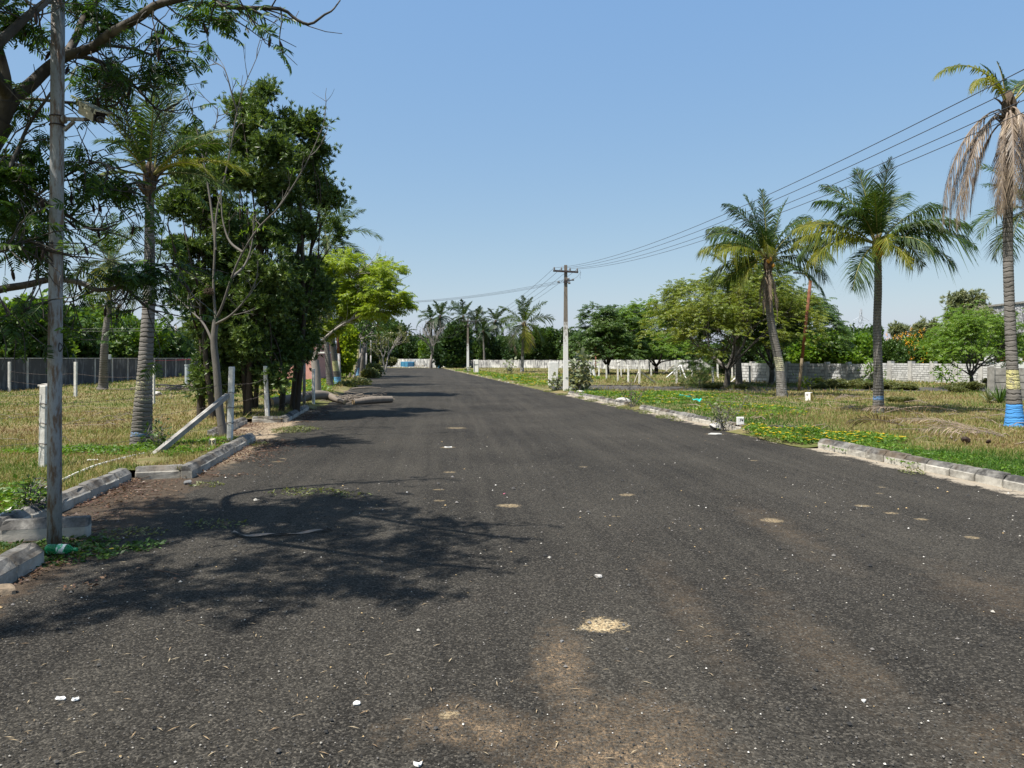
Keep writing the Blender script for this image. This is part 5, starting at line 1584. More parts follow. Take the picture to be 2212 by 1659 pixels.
sapling('dark feathery shrub in front of the fence, left of the large olive green tree', P(1512, 838, 39) * [1, 1, 0], P(1512, 790, 39), M['leaf_mid'], 330, .34, 8, .62, 'young_tree', 3, SPRF, .1)
sapling('tall thin green weed on the kerb left of the white block numbered 74', P(1572, 925, 17.6) * [1, 1, 0], P(1574, 880, 17.8), M['leaf_weed'], 160, .10, 9, .3, 'tall_weed', 5, None, .1)
sapling('wispy weed growing out of the kerb gap left of the white block numbered 74', onroad(T_R - .27, 16.9).tolist() + [0], onroad(T_R - .27, 16.9).tolist() + [.6], M['leaf_weed'], 140, .07, 10, .2, 'tall_weed', 4, None, .1)
sapling('dry reddish weed by the kerb near the power pole', onroad(T_R - .05, 24.3).tolist() + [0], onroad(T_R, 24.3).tolist() + [.8], M['litter'], 130, .08, 11, .28, 'tall_weed', 5, None, .1)
sapling('small leafy weed at the kerb just left of the camera pole', (-4.95, 7.55, .05), (-4.95, 7.55, .36), M['leaf_mid'], 150, .075, 12, .16, 'tall_weed', 4, None, .1)
sapling('dark green tuft at the foot of the windblown palm', (-6.1, 12.75, .05), (-6.1, 12.75, .4), M['leaf_mid'], 160, .08, 13, .2, 'tall_weed', 4, None, .1)
# bare and half bare trees far along the road
def bare(label, base, H, r0, seed, lmat=None, leaves=0, stems=2, group=None):
    rg = np.random.default_rng(seed); root = thing('bare_tree', label, 'tree', base, group); mb = MB(); tips = []
    base = np.asarray(base, float)
    for s_ in range(stems):
        d = norm(np.array([rg.normal(0, .12), rg.normal(0, .12), 1]))
        grow(mb, base + [rg.normal(0, .25), rg.normal(0, .25), -.05], d, H * .42, r0, 0, rg, [(4, .42, .62, .08), (4, .45, .68, .06), (3, .45, .7, .05), (2, .5, .7, .03)], tips)
    mb.build('trunk', M['bark_grey'], root)
    if lmat:
        tp = np.array([t[0] for t in tips]); i = rg.choice(len(tp), leaves)
        mb = MB(); mb.add(*scatter(CLU[0], CLU[1], tp[i] + rg.normal(0, .2, (leaves, 3)), rnd_dirs(leaves), .3 * (.6 + .6 * rg.random(leaves))))
        mb.build('crown', lmat, root)
    return root


bare('bare grey tree with several stems before the far wall, right of the blue crate', P(929, 790, 122) * [1, 1, 0], 8.2, .16, 3, stems=3)
bare('half bare pale tree behind the left painted palms near the wall end', P(826, 790, 92) * [1, 1, 0], 6.0, .12, 4, M['leaf_weed'], 120, 2)
bare('thin brown tree left of the upright painted palm', P(757, 790, 60) * [1, 1, 0], 5.6, .12, 5, M['leaf_mid'], 220, 2)
# grass tree like rosettes by the near grey wall
def rosette(label, c, n, L, seed):
    rg = np.random.default_rng(seed); root = thing('spiky_plant', label, 'plant', c); mb = MB()
    for i in range(n):
        a = rg.random() * 6.28; e = rg.uniform(.25, 1.4); l = L * rg.uniform(.7, 1.1)
        d = np.array([math.cos(a) * math.cos(e), math.sin(a) * math.cos(e), math.sin(e)]); s = norm(np.cross(d, [0, 0, 1])) * .022
        p = np.asarray(c, float) + [0, 0, .05]; m = p + d * l * .55; t = p + d * l - [0, 0, .12 * l * (1.4 - e)]
        mb.add([p - s, p + s, m + s * 1.2, m - s * 1.2, t], [(0, 1, 2, 3), (3, 2, 4)])
    mb.build('leaf_rosette', M['leaf_mid'] if seed % 2 else M['leaf_grey'], root); return root


rosette('spiky green rosette in front of the dark end wall, nearer the half dead palm', P(2160, 872, 25.4) * [1, 1, 0] + [0, 0, .08], 42, .75, 1)
rosette('pale spiky rosette left of the green one before the dark end wall', P(2137, 872, 25.6) * [1, 1, 0] + [0, 0, .08], 30, .6, 2)


# ------------------------------------------------------------------ walls
M['mortar'] = plain('dark_mortar', (.13, .13, .125), .95, .1, .2, 8)
def wall(label, A, B, h, th, mat, pmat, step, pw, proud=.05, pextra=0.0, first=0.0, z0=0.0, name='boundary_wall', courses=0, bw=.45, cap=None, group=None):
    """boundary wall with pilasters as parts; courses > 0 builds separate blocks with joints inside one mesh"""
    A = np.array([A[0], A[1], 0.]); B = np.array([B[0], B[1], 0.])
    root = thing(name, label, 'wall', A + [0, 0, z0], group)
    L = np.linalg.norm(B - A); d = (B - A) / L; s = np.array([-d[1], d[0], 0])
    ang = math.atan2(d[1], d[0])
    def bx(u0, u1, v0, v1, za, zb):
        V, F = box(u0, u1, v0, v1, za, zb); return rot_z(V, ang) + A, F
    mb = MB()
    if not courses:
        m = max(2, int(L / 1.2)); V = []
        mb.add(*bx(0, L, -th / 2, th / 2, z0 - .2, z0 + h))
    else:
        rg = np.random.default_rng(int(L * 100)); ch = h / courses
        core = MB(); core.add(*bx(.0, L, -th / 2 + .012, th / 2 - .012, z0 - .2, z0 + h - .01)); core.build('mortar', M['mortar'], root)
        for c in range(courses):
            u = -bw * (c % 2) * .5
            while u < L:
                w = bw * rg.uniform(.85, 1.15); a = max(u, 0); b_ = min(u + w - .03, L)
                if b_ - a > .03:
                    q = rg.uniform(0, .010)
                    mb.add(*bx(a, b_, -th / 2 - q, th / 2 + q, z0 + c * ch + .012, z0 + (c + 1) * ch - .014))
                u += w
    mb.build('wall_panel', mat, root)
    u = first; n = 0
    while u <= L + .01:
        mb = MB(); mb.add(*bx(u - pw / 2, u + pw / 2, -th / 2 - proud, th / 2 + proud, z0 - .2, z0 + h + pextra)); mb.build('pilaster', pmat, root); u += step; n += 1
    if cap is not None:
        mb = MB(); mb.add(*bx(-.02, L, -th / 2 - .03, th / 2 + .03, z0 + h + .003, z0 + h + .045)); mb.build('coping', cap, root)
    return root


dirv = norm(np.array([SL, 1.0]))
A0 = np.array([-26.2 - .155 * (30 - 46.3), 30.0]); B0 = np.array([-26.2 - .155 * (146 - 46.3), 146.0])
wall('long blackened concrete boundary wall with pale pilasters along the left field', A0, B0, 1.63, .14, M['wall_dark'], M['wall_dark_post'], 2.85, .16, .05, .02, 2.2, cap=M['wall_dark_post'])
wall('far white wall streaked with black mould closing the end of the road', P(770, 774, 154)[:2], P(1010, 774, 126)[:2], 1.52, .2, M['wall_white'], M['wall_post'], 3.1, .3, .06, .04, 1.5)
wall('white mould streaked wall behind the palm, right half of the far boundary', P(1012, 774, 125.6)[:2], P(1255, 774, 115)[:2], 1.36, .2, M['wall_white'], M['wall_post'], 2.9, .26, .06, .06, 1.2)
wall('grey white wall far behind the fence posts and spreading trees', P(1257, 774, 114)[:2], P(1600, 774, 92)[:2], 1.42, .2, M['wall_white'], M['wall_post'], 3.0, .3, .06, .06, 1.2)
mbk = NM('hollow_block_wall')
r = mbk.island(); f = mbk.noise(24, 4, .7); bg_ = mbk.noise(3.0, 5, .7)
c = mbk.ramp(r, [(0, (.30, .30, .295)), (.4, (.42, .42, .41)), (1, (.62, .62, .61))])
c = mbk.mix(mbk.math('MULTIPLY', mbk.ramp(bg_, [(.4, 0), (.62, 1)]), .75), c, (.70, .70, .69))
c = mbk.mix(mbk.math('MULTIPLY', f, .4), c, (.25, .25, .245))
mbk.color(c); mbk.rough(.9, .2); mbk.bump(f, .4, .008)
M['blocks'] = mbk.m
wall('grey and white hollow block wall with thin pilasters behind the rusty lamp post', (15.2, 50.2), (20.35, 41.45), 1.34, .2, M['blocks'], M['wall_post'], 1.42, .18, .06, .10, 1.4, courses=7, bw=.40)
wall('whitish block wall with thick pilasters behind the small crooked tree', (25.4, 53.9), (29.2, 43.6), 1.32, .2, M['blocks'], M['wall_post'], 1.68, .30, .07, .14, 1.0, courses=9, bw=.34)
wall('short link of block wall between the two grey walls', (20.6, 41.6), (25.2, 53.8), 1.30, .2, M['blocks'], M['wall_post'], 3.2, .2, .05, .06, 1.0, courses=8, bw=.36)
wall('near dark precast wall with horizontal panels behind the half dead palm', (17.15, 26.6), (26.5, 25.6), 1.31, .1, M['concrete_grey'], M['concrete_grey'], 2.0, .15, .05, .03, 0.07, courses=5, bw=2.0)
# pale parapet and red railing further right
root = thing('garden_wall', 'white garden wall with a red railing beyond the near dark wall on the right', 'wall', P(2130, 774, 46) * [1, 1, 0])
c = P(2128, 774, 46); mb = MB(); mb.add(*box(c[0], c[0] + 7, 46, 46.2, 0, 1.42)); mb.build('wall_panel', M['white_paint'], root)
for k in range(4):
    mb = MB(); mb.add(*box(c[0] + .1 + k * 1.75, c[0] + .55 + k * 1.75, 45.96, 46.24, 1.423, 1.75 + (.18 if k == 0 else 0))); mb.build('pillar', M['white_paint'], root)
mb = MB()
for zz in (1.5, 1.6, 1.7): mb.add(*box(c[0] + .56, c[0] + 7, 46.08, 46.12, zz, zz + .045))
mb.build('railing', plain('red_railing', (.22, .05, .03), .6), root)


# ------------------------------------------------------------------ fences
def post(mb, c, h, w=.09, lean=(0, 0)):
    c = np.asarray(c, float)
    V, F = bbox(-w / 2, w / 2, -w / 2, w / 2, -.15, h, .008)
    V = V + np.outer(np.clip(V[:, 2], 0, None) / h, [lean[0], lean[1], 0]) + c
    mb.add(V, F)


def barbed(mb, A, B, sag=.05, seed=0, r=.0028):
    rg = np.random.default_rng(seed); A = np.asarray(A, float); B = np.asarray(B, float); L = np.linalg.norm(B - A)
    t = np.linspace(0, 1, 14)[:, None]
    q = A * (1 - t) + B * t - np.array([0, 0, sag]) * (4 * t * (1 - t)) + rg.normal(0, .006, (14, 3))
    mb.add(*tube(q, r, 4, False))
    n = int(L / .14)
    for k in range(n):
        f = (k + .5) / n; i = int(f * 13); g = f * 13 - i; c = q[i] * (1 - g) + q[i + 1] * g
        for _ in range(2):
            d = norm(rg.normal(size=3)) * .022; mb.add(*tube([c - d, c + d], r * .8, 3, False))


# left front fence: posts with their parts
root = thing('barbed_wire_fence', 'sagging barbed wire fence on square concrete posts along the left lot', 'fence', G(497, 952, .1))
LP = [(G(93, 1010, .09), 1.17, (.02, 0)), (G(496, 952, .09), 1.40, (.04, 0)), (G(578, 904, .09), 1.36, (-.06, 0)), (G(641, 880, .09), 1.25, (0, 0)), (G(677, 871, .09), 1.2, (0, 0))]
for c, h, ln in LP:
    mb = MB(); post(mb, c, h, .092, ln); mb.build('post', M['concrete_post'], root, origin=c)
mb = MB(); c = G(330, 986, .07)
mb.add(*frame_box(c - [.03, .03, .03], LP[1][0] + [-.02, -.06, .86], .085, .085)); mb.build('brace', M['concrete_grey'], root)
mb = MB(); mb.add(*frame_box(LP[1][0] + [-.3, .75, -.05], LP[1][0] + [-.05, .06, .80], .085, .085)); mb.build('brace', M['concrete_grey'], root)
for k in range(3):
    for z in (.32, .72, 1.08):
        mb = MB(); barbed(mb, LP[k][0] + [0, -.05, z * LP[k][1] / 1.4], LP[k + 1][0] + [0, -.05, z * LP[k + 1][1] / 1.4], .06, k * 10 + int(z * 10)); mb.build('barbed_wire', M['barb'], root)
for z in (.35, .75, 1.05):
    mb = MB(); barbed(mb, LP[0][0] + [0, -.05, z], [-9.5, 9.0, z + .1], .05, 77 + int(z * 10)); mb.build('barbed_wire', M['barb'], root)
for k in range(2):           # coils of wire round the two near posts
    for z in (.33, .62, .9):
        mb = MB(); c = LP[k][0]; a = np.linspace(0, 13, 40)
        mb.add(*tube(np.stack([c[0] + .066 * np.cos(a) + LP[k][2][0] * z, c[1] + .066 * np.sin(a), c[2] + z + .018 * a / 13 + .01 * np.sin(a * 3)], -1), .003, 4, False)); mb.build('barbed_wire', M['barb'], root)
# rear post row in the left field
root = thing('barbed_wire_fence', 'low rear wire fence with slim white concrete posts in the left field', 'fence', G(163, 858, .1))
RP = [(G(163, 858, .08), 1.42), (G(331, 872, .08), 1.3), (G(20, 846, .08), 1.4)]
for c, h in RP:
    mb = MB(); post(mb, c, h, .10); mb.build('post', M['concrete_post'], root, origin=c)
for z in (.5, .95):
    mb = MB(); barbed(mb, RP[0][0] + [0, 0, z], RP[1][0] + [0, 0, z], .08, 5, .004); mb.build('barbed_wire', M['barb'], root)
    mb = MB(); barbed(mb, RP[0][0] + [0, 0, z], RP[2][0] + [0, 0, z], .08, 6, .004); mb.build('barbed_wire', M['barb'], root)
c = G(404, 831, .08)
root = thing('pipe_stub', 'grey plastic borehole pipe standing upright before the blackened wall', 'pipe', c)
mb = MB(); mb.add(*lathe([(-.1, .13), (1.13, .13), (1.13, .15), (1.2, .15), (1.2, .12), (1.0, .12)], c, (0, 0, 1), 16)); mb.build('pipe', plain('pvc', (.36, .40, .43), .5, .4, .1, 5, 0), root, smooth=False)

# right lot fences
def fence(label, pts, braces, h, w=.11, wires=(.35, .7, .98), seed=0, mat='white_paint'):
    root = thing('post_fence', label, 'fence', pts[0])
    for i, c in enumerate(pts):
        mb = MB(); post(mb, c, h * (1 + .04 * math.sin(i * 3)), w, (.03 * math.sin(i * 5), 0)); mb.build('post', M['concrete_post'] if i % 3 else M[mat], root, origin=c)
    for A, B in braces:
        mb = MB(); mb.add(*frame_box(A, B, .09, .09)); mb.build('brace', M['concrete_post'], root)
    for i in range(len(pts) - 1):
        for z in wires:
            mb = MB(); mb.add(*tube([pts[i] + [0, 0, z * h], (pts[i] + pts[i + 1]) / 2 + [0, 0, z * h - .04], pts[i + 1] + [0, 0, z * h]], .006, 4, False)); mb.build('barbed_wire', M['barb'], root)
    return root


g_ = lambda x, y: G(x, y, .08)
corner = g_(1381, 830)
pts = [g_(1294, 815), g_(1310.5, 819), g_(1335, 824), g_(1357, 826), corner, g_(1462, 830), g_(1540.6, 829), G(1620, 828.5, .08)]
fence('nearer white post fence with a braced corner post in the right lot', pts,
      [(g_(1371, 828), corner + [-.03, .0, .72]), (g_(1418, 829), corner + [.03, 0, .78])], 1.08)
pts = [g_(1316, 806), g_(1342, 813.5), g_(1407, 813.5), g_(1457, 811), g_(1470, 814), g_(1495, 815), g_(1551, 818), g_(1582, 818)]
fence('farther white post fence with crossed braces seen past the large olive green tree', pts,
      [(g_(1440, 816), pts[4] + [-.03, 0, .95]), (g_(1482, 818), pts[4] + [.03, 0, .95]), (g_(1430, 809), pts[3] + [0, 0, 1.0]), (g_(1580, 826), pts[7] + [.9, 0, .75])], 1.2)
pts = [g_(1349, 804), g_(1380, 803), g_(1403, 806), g_(1440, 804), g_(1520, 806), g_(1592, 809)]
fence('most distant row of stubby white posts in front of the far grey white wall', pts, [(g_(1415, 807), pts[2] + [0, 0, .9])], 1.25)
for i, (x, y, x2, y2, lab) in enumerate([(1279, 812, 1272, 790, 'leaning white stone slab beside the slim rusty pole'), (1286, 816, 1280, 793, 'white stone slab leaning right of the first one by the rusty pole')]):
    a = g_(x, y); b = P(x2, y2, a[1] + .2)
    mb = MB(); mb.add(*frame_box(a - [0, 0, .1], b, .22, .07)); tag(mb.build('stone_slab', M['white_paint'], origin=a), lab, 'slab', 'leaning white slabs')


# ------------------------------------------------------------------ poles and wires
m = NM('galvanised_stained')
f = m.noise(10, 5, .7, src=m.mapping((2.5, 2.5, .5))); g = m.noise(30, 4)
c = m.mix(g, (.22, .225, .225), (.33, .335, .33)); c = m.mix(m.ramp(f, [(.48, 0), (.60, 1)]), c, (.15, .095, .06)); c = m.mix(m.ramp(f, [(.28, 1), (.4, 0)]), c, (.12, .115, .11))
m.color(c); m.rough(.6, .4); m.bump(g, .2, .002); M['galv'] = m.m

b = G(117.5, 1187)
root = thing('camera_pole', 'tall rust streaked grey steel pole standing in the kerb gap at the left', 'pole', b)
mb = MB(); mb.add(*tube([b - [0, 0, .2], b + [.0, 0, 1.2], b + [.02, 0, 3.2], b + [.035, 0, 5.4]], [.057, .056, .055, .053], 28)); mb.build('shaft', M['galv'], root, smooth=True)
mb = MB()
for z in (3.735, 3.66): 
    a = np.linspace(0, 2 * math.pi, 30); mb.add(*tube(np.stack([b[0] + .025 + .060 * np.cos(a), b[1] + .060 * np.sin(a), np.full(30, z + b[2])], -1), .006, 6, False))
mb.build('strap', M['steel_dark'], root)
mb = MB(); a = np.linspace(0, 6.28, 20); c0 = P(131, 745, b[1] - .07)
mb.add(*tube(np.stack([c0[0] + .018 * np.sin(a), np.full(20, c0[1]), c0[2] - .02 - .03 * np.cos(a) + .012 * np.sin(2 * a)], -1), .006, 5, False))
mb.add(*tube(spline([c0 + [.02, 0, .02], c0 + [.055, 0, -.05], c0 + [.075, -.01, -.18], c0 + [.06, 0, -.32], c0 + [.045, 0, -.38]], 16), .002, 4, False))
mb.build('tied_string', M['wire'], root)

# security camera
Yc = b[1] - .02
root = thing('security_camera', 'mould spotted box security camera on a bracket high on the left pole', 'security camera', P(140, 258, Yc))
cw = plain('cream_plastic', (.42, .38, .28), .5, .4, .25, 12, .1)
m = NM('mouldy_plastic'); n = m.noise(55, 4, .8); n2 = m.noise(14, 3); c = m.mix(m.ramp(m.math('ADD', m.math('MULTIPLY', n, .6), m.math('MULTIPLY', n2, .4)), [(.47, 0), (.54, 1)]), (.50, .48, .37), (.05, .05, .035)); m.color(c); m.rough(.7, .3)
mould = m.m
mb = MB(); mb.add(*lathe([(0, .0), (0, .036), (.012, .036), (.02, .018), (.02, 0)], P(137, 258, Yc), (1, -.1, .0), 18))
mb.add(*frame_box(P(139, 257, Yc), P(184, 258, Yc - .05), .022, .028)); mb.add(*frame_box(P(138, 282, Yc), P(160, 262, Yc), .03, .02)); mb.build('bracket', M['galv'], root)
A = P(181, 235, Yc + .02); B = P(213, 252, Yc - .22); ax = norm(B - A)
V, F = frame_box(A, B, .085, .095); mb = MB(); mb.add(V, F); mb.build('housing', cw, root)
sd = norm(np.cross(ax, [0, 0, 1])); up = np.cross(sd, ax)
mb = MB(); mb.add(*frame_box(A + up * .054 - ax * .02, B + up * .054 + ax * .10, .105, .012)); 
for s_ in (-1, 1): mb.add(*frame_box(A + up * .035 + sd * s_ * .051 - ax * .02, B + up * .035 + sd * s_ * .051 + ax * .07, .006, .03))
mb.build('sun_shield', mould, root)
mb = MB(); mb.add(*frame_box(B + ax * .002, B + ax * .03, .078, .088)); mb.build('lens_window', plain('black_glass', (.006, .006, .008), .12, .6, 0, 1, 0), root)
mb = MB(); mb.add(*lathe([(0, .0), (0, .026), (.02, .030), (.022, .018), (.012, 0)], B + ax * .03 - up * .012, ax, 16)); mb.build('lens', plain('lens_glass', (.02, .022, .03), .08, .7, 0, 1, 0), root, smooth=True)
mb = MB(); mb.add(*frame_box((A + B) / 2 - up * .05, P(184, 259, Yc - .05), .025, .02)); mb.build('mount_joint', M['steel_dark'], root)

# concrete power poles
m = NM('power_pole_concrete')
x, y, z = m.sep(); n = m.noise(8, 5, .75, src=m.mapping((1.5, 1.5, .6))); f = m.noise(45, 3)
c = m.mix(n, (.10, .08, .06), (.27, .235, .195))
e = m.math('SUBTRACT', 3.35, z); e = m.math('ADD', m.math('MULTIPLY', e, .30), m.math('MULTIPLY', m.math('SUBTRACT', n, .45), 1.6))
e = m.math('MULTIPLY', m.math('MULTIPLY', e, 3, clamp=True), m.math('LESS_THAN', z, 3.4))
c = m.mix(e, c, m.mix(f, (.62, .61, .58), (.80, .79, .76)))
m.color(c); m.rough(.9, .2); m.bump(f, .4, .005); M['pp'] = m.m


def power_pole(label, b, H, w0, w1, arm=True, arm_z=.32, group='concrete power poles', mat=None, yaw=0.06):
    root = thing('power_pole', label, 'power pole', b, group)
    mb = MB(); V = []
    for (z, w) in ((-.3, w0), (H, w1)):
        V += [(-w / 2, -w * .45, z), (w / 2, -w * .45, z), (w / 2, w * .45, z), (-w / 2, w * .45, z)]
    V = rot_z(V, yaw) + b
    mb.add(V, np.array([(0, 1, 5, 4), (1, 2, 6, 5), (2, 3, 7, 6), (3, 0, 4, 7), (4, 5, 6, 7)]))
    mb.build('shaft', mat or M['pp'], root)
    if arm:
        za = H - arm_z
        d = np.array([math.cos(yaw), math.sin(yaw), 0]); f = np.array([math.sin(yaw), -math.cos(yaw), 0])
        c = b + f * (w1 * .45 + .035) + [0, 0, za]
        mb = MB(); mb.add(*frame_box(c - d * .62 + [0, 0, .03], c + d * .60 - [0, 0, .03], .06, .09)); mb.build('cross_arm', M['steel_dark'], root)
        for u in (-.57, -.22, .2, .55):
            p = c + d * u - [0, 0, .05 * u]
            mb = MB(); mb.add(*lathe([(-.09, .0), (-.09, .035), (-.02, .04), (.02, .035), (.06, .045), (.08, .03), (.11, .042), (.14, .02), (.14, 0)], p + [0, 0, .045], (0, 0, 1), 12)); mb.build('insulator', M['stone_dark'], root, smooth=True)
        q = b + f * (w1 * .5 + .03) + [0, 0, H - .78]
        mb = MB(); mb.add(*frame_box(q - d * .1, q + d * .36 + [0, 0, .05], .05, .05)); mb.add(*frame_box(q - d * .12 - [0, 0, .06], q + d * .2 - [0, 0, .05], .05, .06)); mb.build('bracket', M['steel_dark'], root)
        for (u, zz) in ((.34, .06), (.12, .10), (.16, -.10), (-.36, -.05)):
            mb = MB(); mb.add(*lathe([(-.05, 0), (-.05, .05), (-.02, .055), (0, .03), (.02, .055), (.05, .05), (.05, 0)], q + d * u + [0, -.02, zz], d, 10)); mb.build('insulator', M['stone_dark'], root, smooth=True)
    return root


pb = G(1222, 847.5); pb[2] = .02
power_pole('peeling whitewashed concrete power pole with dark cross arm at the right road edge', pb, 6.15, .25, .14)
fp = np.array([-5.0, 83.7, 0.])
power_pole('distant whitewashed power pole at the right road edge before the far palms', fp, 6.15, .30, .17, True)
fp2 = np.array([-12.75, 132.0, 0.])
power_pole('farthest thin power pole behind the bare tree, near the blue crate', fp2, 5.9, .30, .17, True, mat=M['concrete_grey'])
pc = np.array([10.05, -12.4, 0.])


def wire(label, A, B, sag, r=.009, group=None, n=40, name='power_line'):
    t = np.linspace(0, 1, n)[:, None]; A = np.asarray(A, float); B = np.asarray(B, float)
    q = A * (1 - t) + B * t - np.array([0, 0, sag]) * (4 * t * (1 - t))
    mb = MB(); mb.add(*tube(q, r, 5, False)); return tag(mb.build(name, M['wire'], origin=A), label, 'wire', group)


nm = ['topmost', 'second', 'third', 'lowest']
for i, u in enumerate((-.57, -.22, .2, .55)):
    a = pb + [u, -.1, 5.98 - .05 * u]
    wire('%s of the four power lines rising from the white pole to the upper right' % nm[i], a, pc + [u * 1.0, 0, 7.3], 1.62, .0065, 'power lines to the upper right')
    wire('%s of the four power lines dropping from the white pole to the distant pole' % nm[i], a + [0, .1, 0], fp + [u, 0, 5.98], .95, .0075, 'power lines to the distant pole')
    wire('%s of the four thin far lines between the two distant poles' % nm[i], fp + [u, 0, 5.98], fp2 + [u, 0, 5.7], 1.0, .010, 'far power lines')
lp_ = np.array([-10.4, 44.5, 5.05])
for i, dz in enumerate((0, .06, .13)):
    wire('%s service cable from the white pole across the road into the lime green tree' % ['lower', 'middle', 'upper'][i], pb + [.0, -.1, 5.32 + dz], lp_ + [0, 0, dz * .3],   .42, .0065, 'service cables over the road')
for i, (zz, dd) in enumerate(((3.55, 0), (3.42, .4))):
    wire('%s thin pale line crossing the left field in front of the orchard trees' % ['upper', 'lower'][i], (-45, 44 + dd, zz), (-13, 46 + dd, zz + .12), .18, .011, 'thin lines over the left field')
mb = MB(); q = pb + [.62, -.12, 5.9]
mb.add(*tube(spline([q + [.05, 0, 0], q + [.1, 0, -.15], q + [.06, 0, -.33], q + [.09, 0, -.42]], 10), .006, 4, False)); mb.add(*tube(spline([q + [.1, 0, -.1], q + [-.1, 0, -.35], q + [-.32, 0, -.45]], 10), .006, 4, False))
tag(mb.build('loose_wire', M['wire'], origin=q), 'loose wire tail hanging from the right end of the cross arm', 'wire')

# street lamp poles
def lamp_pole(label, b, top, r, mat_lo, mat_hi, split, arm=None, group='slim lamp posts'):
    b = np.asarray(b, float); top = np.asarray(top, float); root = thing('lamp_post', label, 'lamp post', b, group)
    k = b * (1 - split) + top * split
    mb = MB(); mb.add(*tube([b - [0, 0, .2], k], r, 12)); mb.build('lower_shaft', mat_lo, root, smooth=True)
    mb = MB(); mb.add(*tube([k, top], r * .98, 12)); mb.build('upper_shaft', mat_hi, root, smooth=True)
    if arm is not None:
        e = top + arm
        mb = MB(); mb.add(*tube(spline([top - [0, 0, .05], top + np.array(arm) * [.5, .5, .8], e], 8), r * .5, 8)); mb.build('arm', mat_hi, root, smooth=True)
        d = norm(np.array([arm[0], arm[1], 0.02]))
        mb = MB(); mb.add(*frame_box(e - d * .05, e + d * .36, .13, .06)); mb.build('lamp_head', M['steel_dark'], root)
    return root


b = G(1725, 846, .06)
lamp_pole('rust red lamp post leaning right between the two large palms on the right', b, P(1751, 606, b[1]), .075, plain('dull_pipe', (.13, .10, .06), .8), M['rust'], .3, (-.45, 0, .35))
b = G(657, 881); lamp_pole('blue grey steel lamp post at the log, hidden above by the thicket', b, b + [.0, 0, 4.6], .052, M['galv'], M['galv'], .5)
b = G(735.5, 829, .06); lamp_pole('lamp post with rusty upper half beside the blue footed leaning palm', b, P(728, 710, b[1]), .085, M['galv'], M['rust'], .55)
b = G(777, 812, .06); lamp_pole('pale slim lamp post between the two painted palms at the left', b, P(778, 640, b[1]), .09, M['galv'], M['galv'], .5)
b = G(791, 806, .06); lamp_pole('pale slim lamp post right of the ringed leaning palm', b, P(791, 720, b[1]), .09, M['galv'], M['galv'], .5)
b = G(801, 800, .06); lamp_pole('farthest pale post carrying a tiny camera on the left road side', b, P(801, 735, b[1]), .09, M['galv'], M['galv'], .5, (-.9, 0, .05))
lamp_pole('slim brown steel post rising over the dark spreading tree', (12.6 * .9, 100, 0), P(1286, 698, 100), .09, M['rust'], M['rust'], .3)
c = P(2090, 774, 61) * [1, 1, 0]
lamp_pole('short white post standing among the trees over the grey wall', c, P(2090, 692, 61), .16, M['white_paint'], M['white_paint'], .5, (.25, 0, .02))
c = P(363, 774, 78) * [1, 1, 0]; palm('pair of slim far trunks behind the blackened wall, leaning one', [(c[0] + .6, 78, 0, .3), (c[0], 78, 4.5, .22)], std_fronds(10, 2.4, 71, low='palm_far', mk='palm_far', nlow=1), ftm, seed=40, lw=.1, nl=20, split=False)
c = P(380, 774, 80) * [1, 1, 0]; lamp_pole('slim pole behind the blackened wall right of the windblown palm', c, c + [0, 0, 5.2], .1, M['concrete_grey'], M['concrete_grey'], .5)

# lattice tower far away
T0 = P(1860, 774, 400) * [1, 1, 0]
root = thing('lattice_tower', 'hazy grey lattice transmission tower on the horizon right of the curved palm', 'pylon', T0)
tm = plain('haze_tinted_steel', (.42, .46, .52), .6, .3, .05, 1, 0)  # distance haze is mixed into this blue grey steel colour
mb = MB(); H = 28.5
lv = np.linspace(0, 1, 9)
def hw(f): return 3.4 * (1 - f) ** 1.25 + .35
for i in range(8):
    z0, z1 = lv[i] * H, lv[i + 1] * H; a, b_ = hw(lv[i]), hw(lv[i + 1])
    c0 = [np.array([sx_ * a, sy_ * a, z0]) for sx_, sy_ in ((-1, -1), (1, -1), (1, 1), (-1, 1))]; c1 = [np.array([sx_ * b_, sy_ * b_, z1]) for sx_, sy_ in ((-1, -1), (1, -1), (1, 1), (-1, 1))]
    for k in range(4):
        k2 = (k + 1) % 4
        for p_, q_ in ((c0[k], c1[k]), (c0[k], c1[k2]), (c0[k2], c1[k]), (c1[k], c1[k2])): mb.add(*tube([T0 + p_, T0 + q_], .10, 4, False))
mb.build('mast', tm, root)
for (zf, w) in ((.62, 6.2), (.78, 4.6)):
    mb = MB()
    for s_ in (-1, 1):
        z = H * zf; mb.add(*tube([T0 + [s_ * hw(zf), 0, z], T0 + [s_ * w, 0, z - .3]], .10, 4, False)); mb.add(*tube([T0 + [s_ * hw(zf), 0, z + 1.8], T0 + [s_ * w, 0, z - .3]], .10, 4, False))
    mb.build('cross_arm', tm, root)
for i, (zf, w) in enumerate(((.62, -6), (.62, 6), (.78, -4.5), (.78, 4.5))):
    A = T0 + [w, 0, H * zf - 1]
    wire('%s faint high voltage line strung from the lattice tower' % ['left lower', 'right lower', 'left upper', 'right upper'][i], A - [150, -60, 0], A + [220, 60, 0], 0.5, .05, 'high voltage lines', name='high_voltage_line')
    COL.objects[-1]


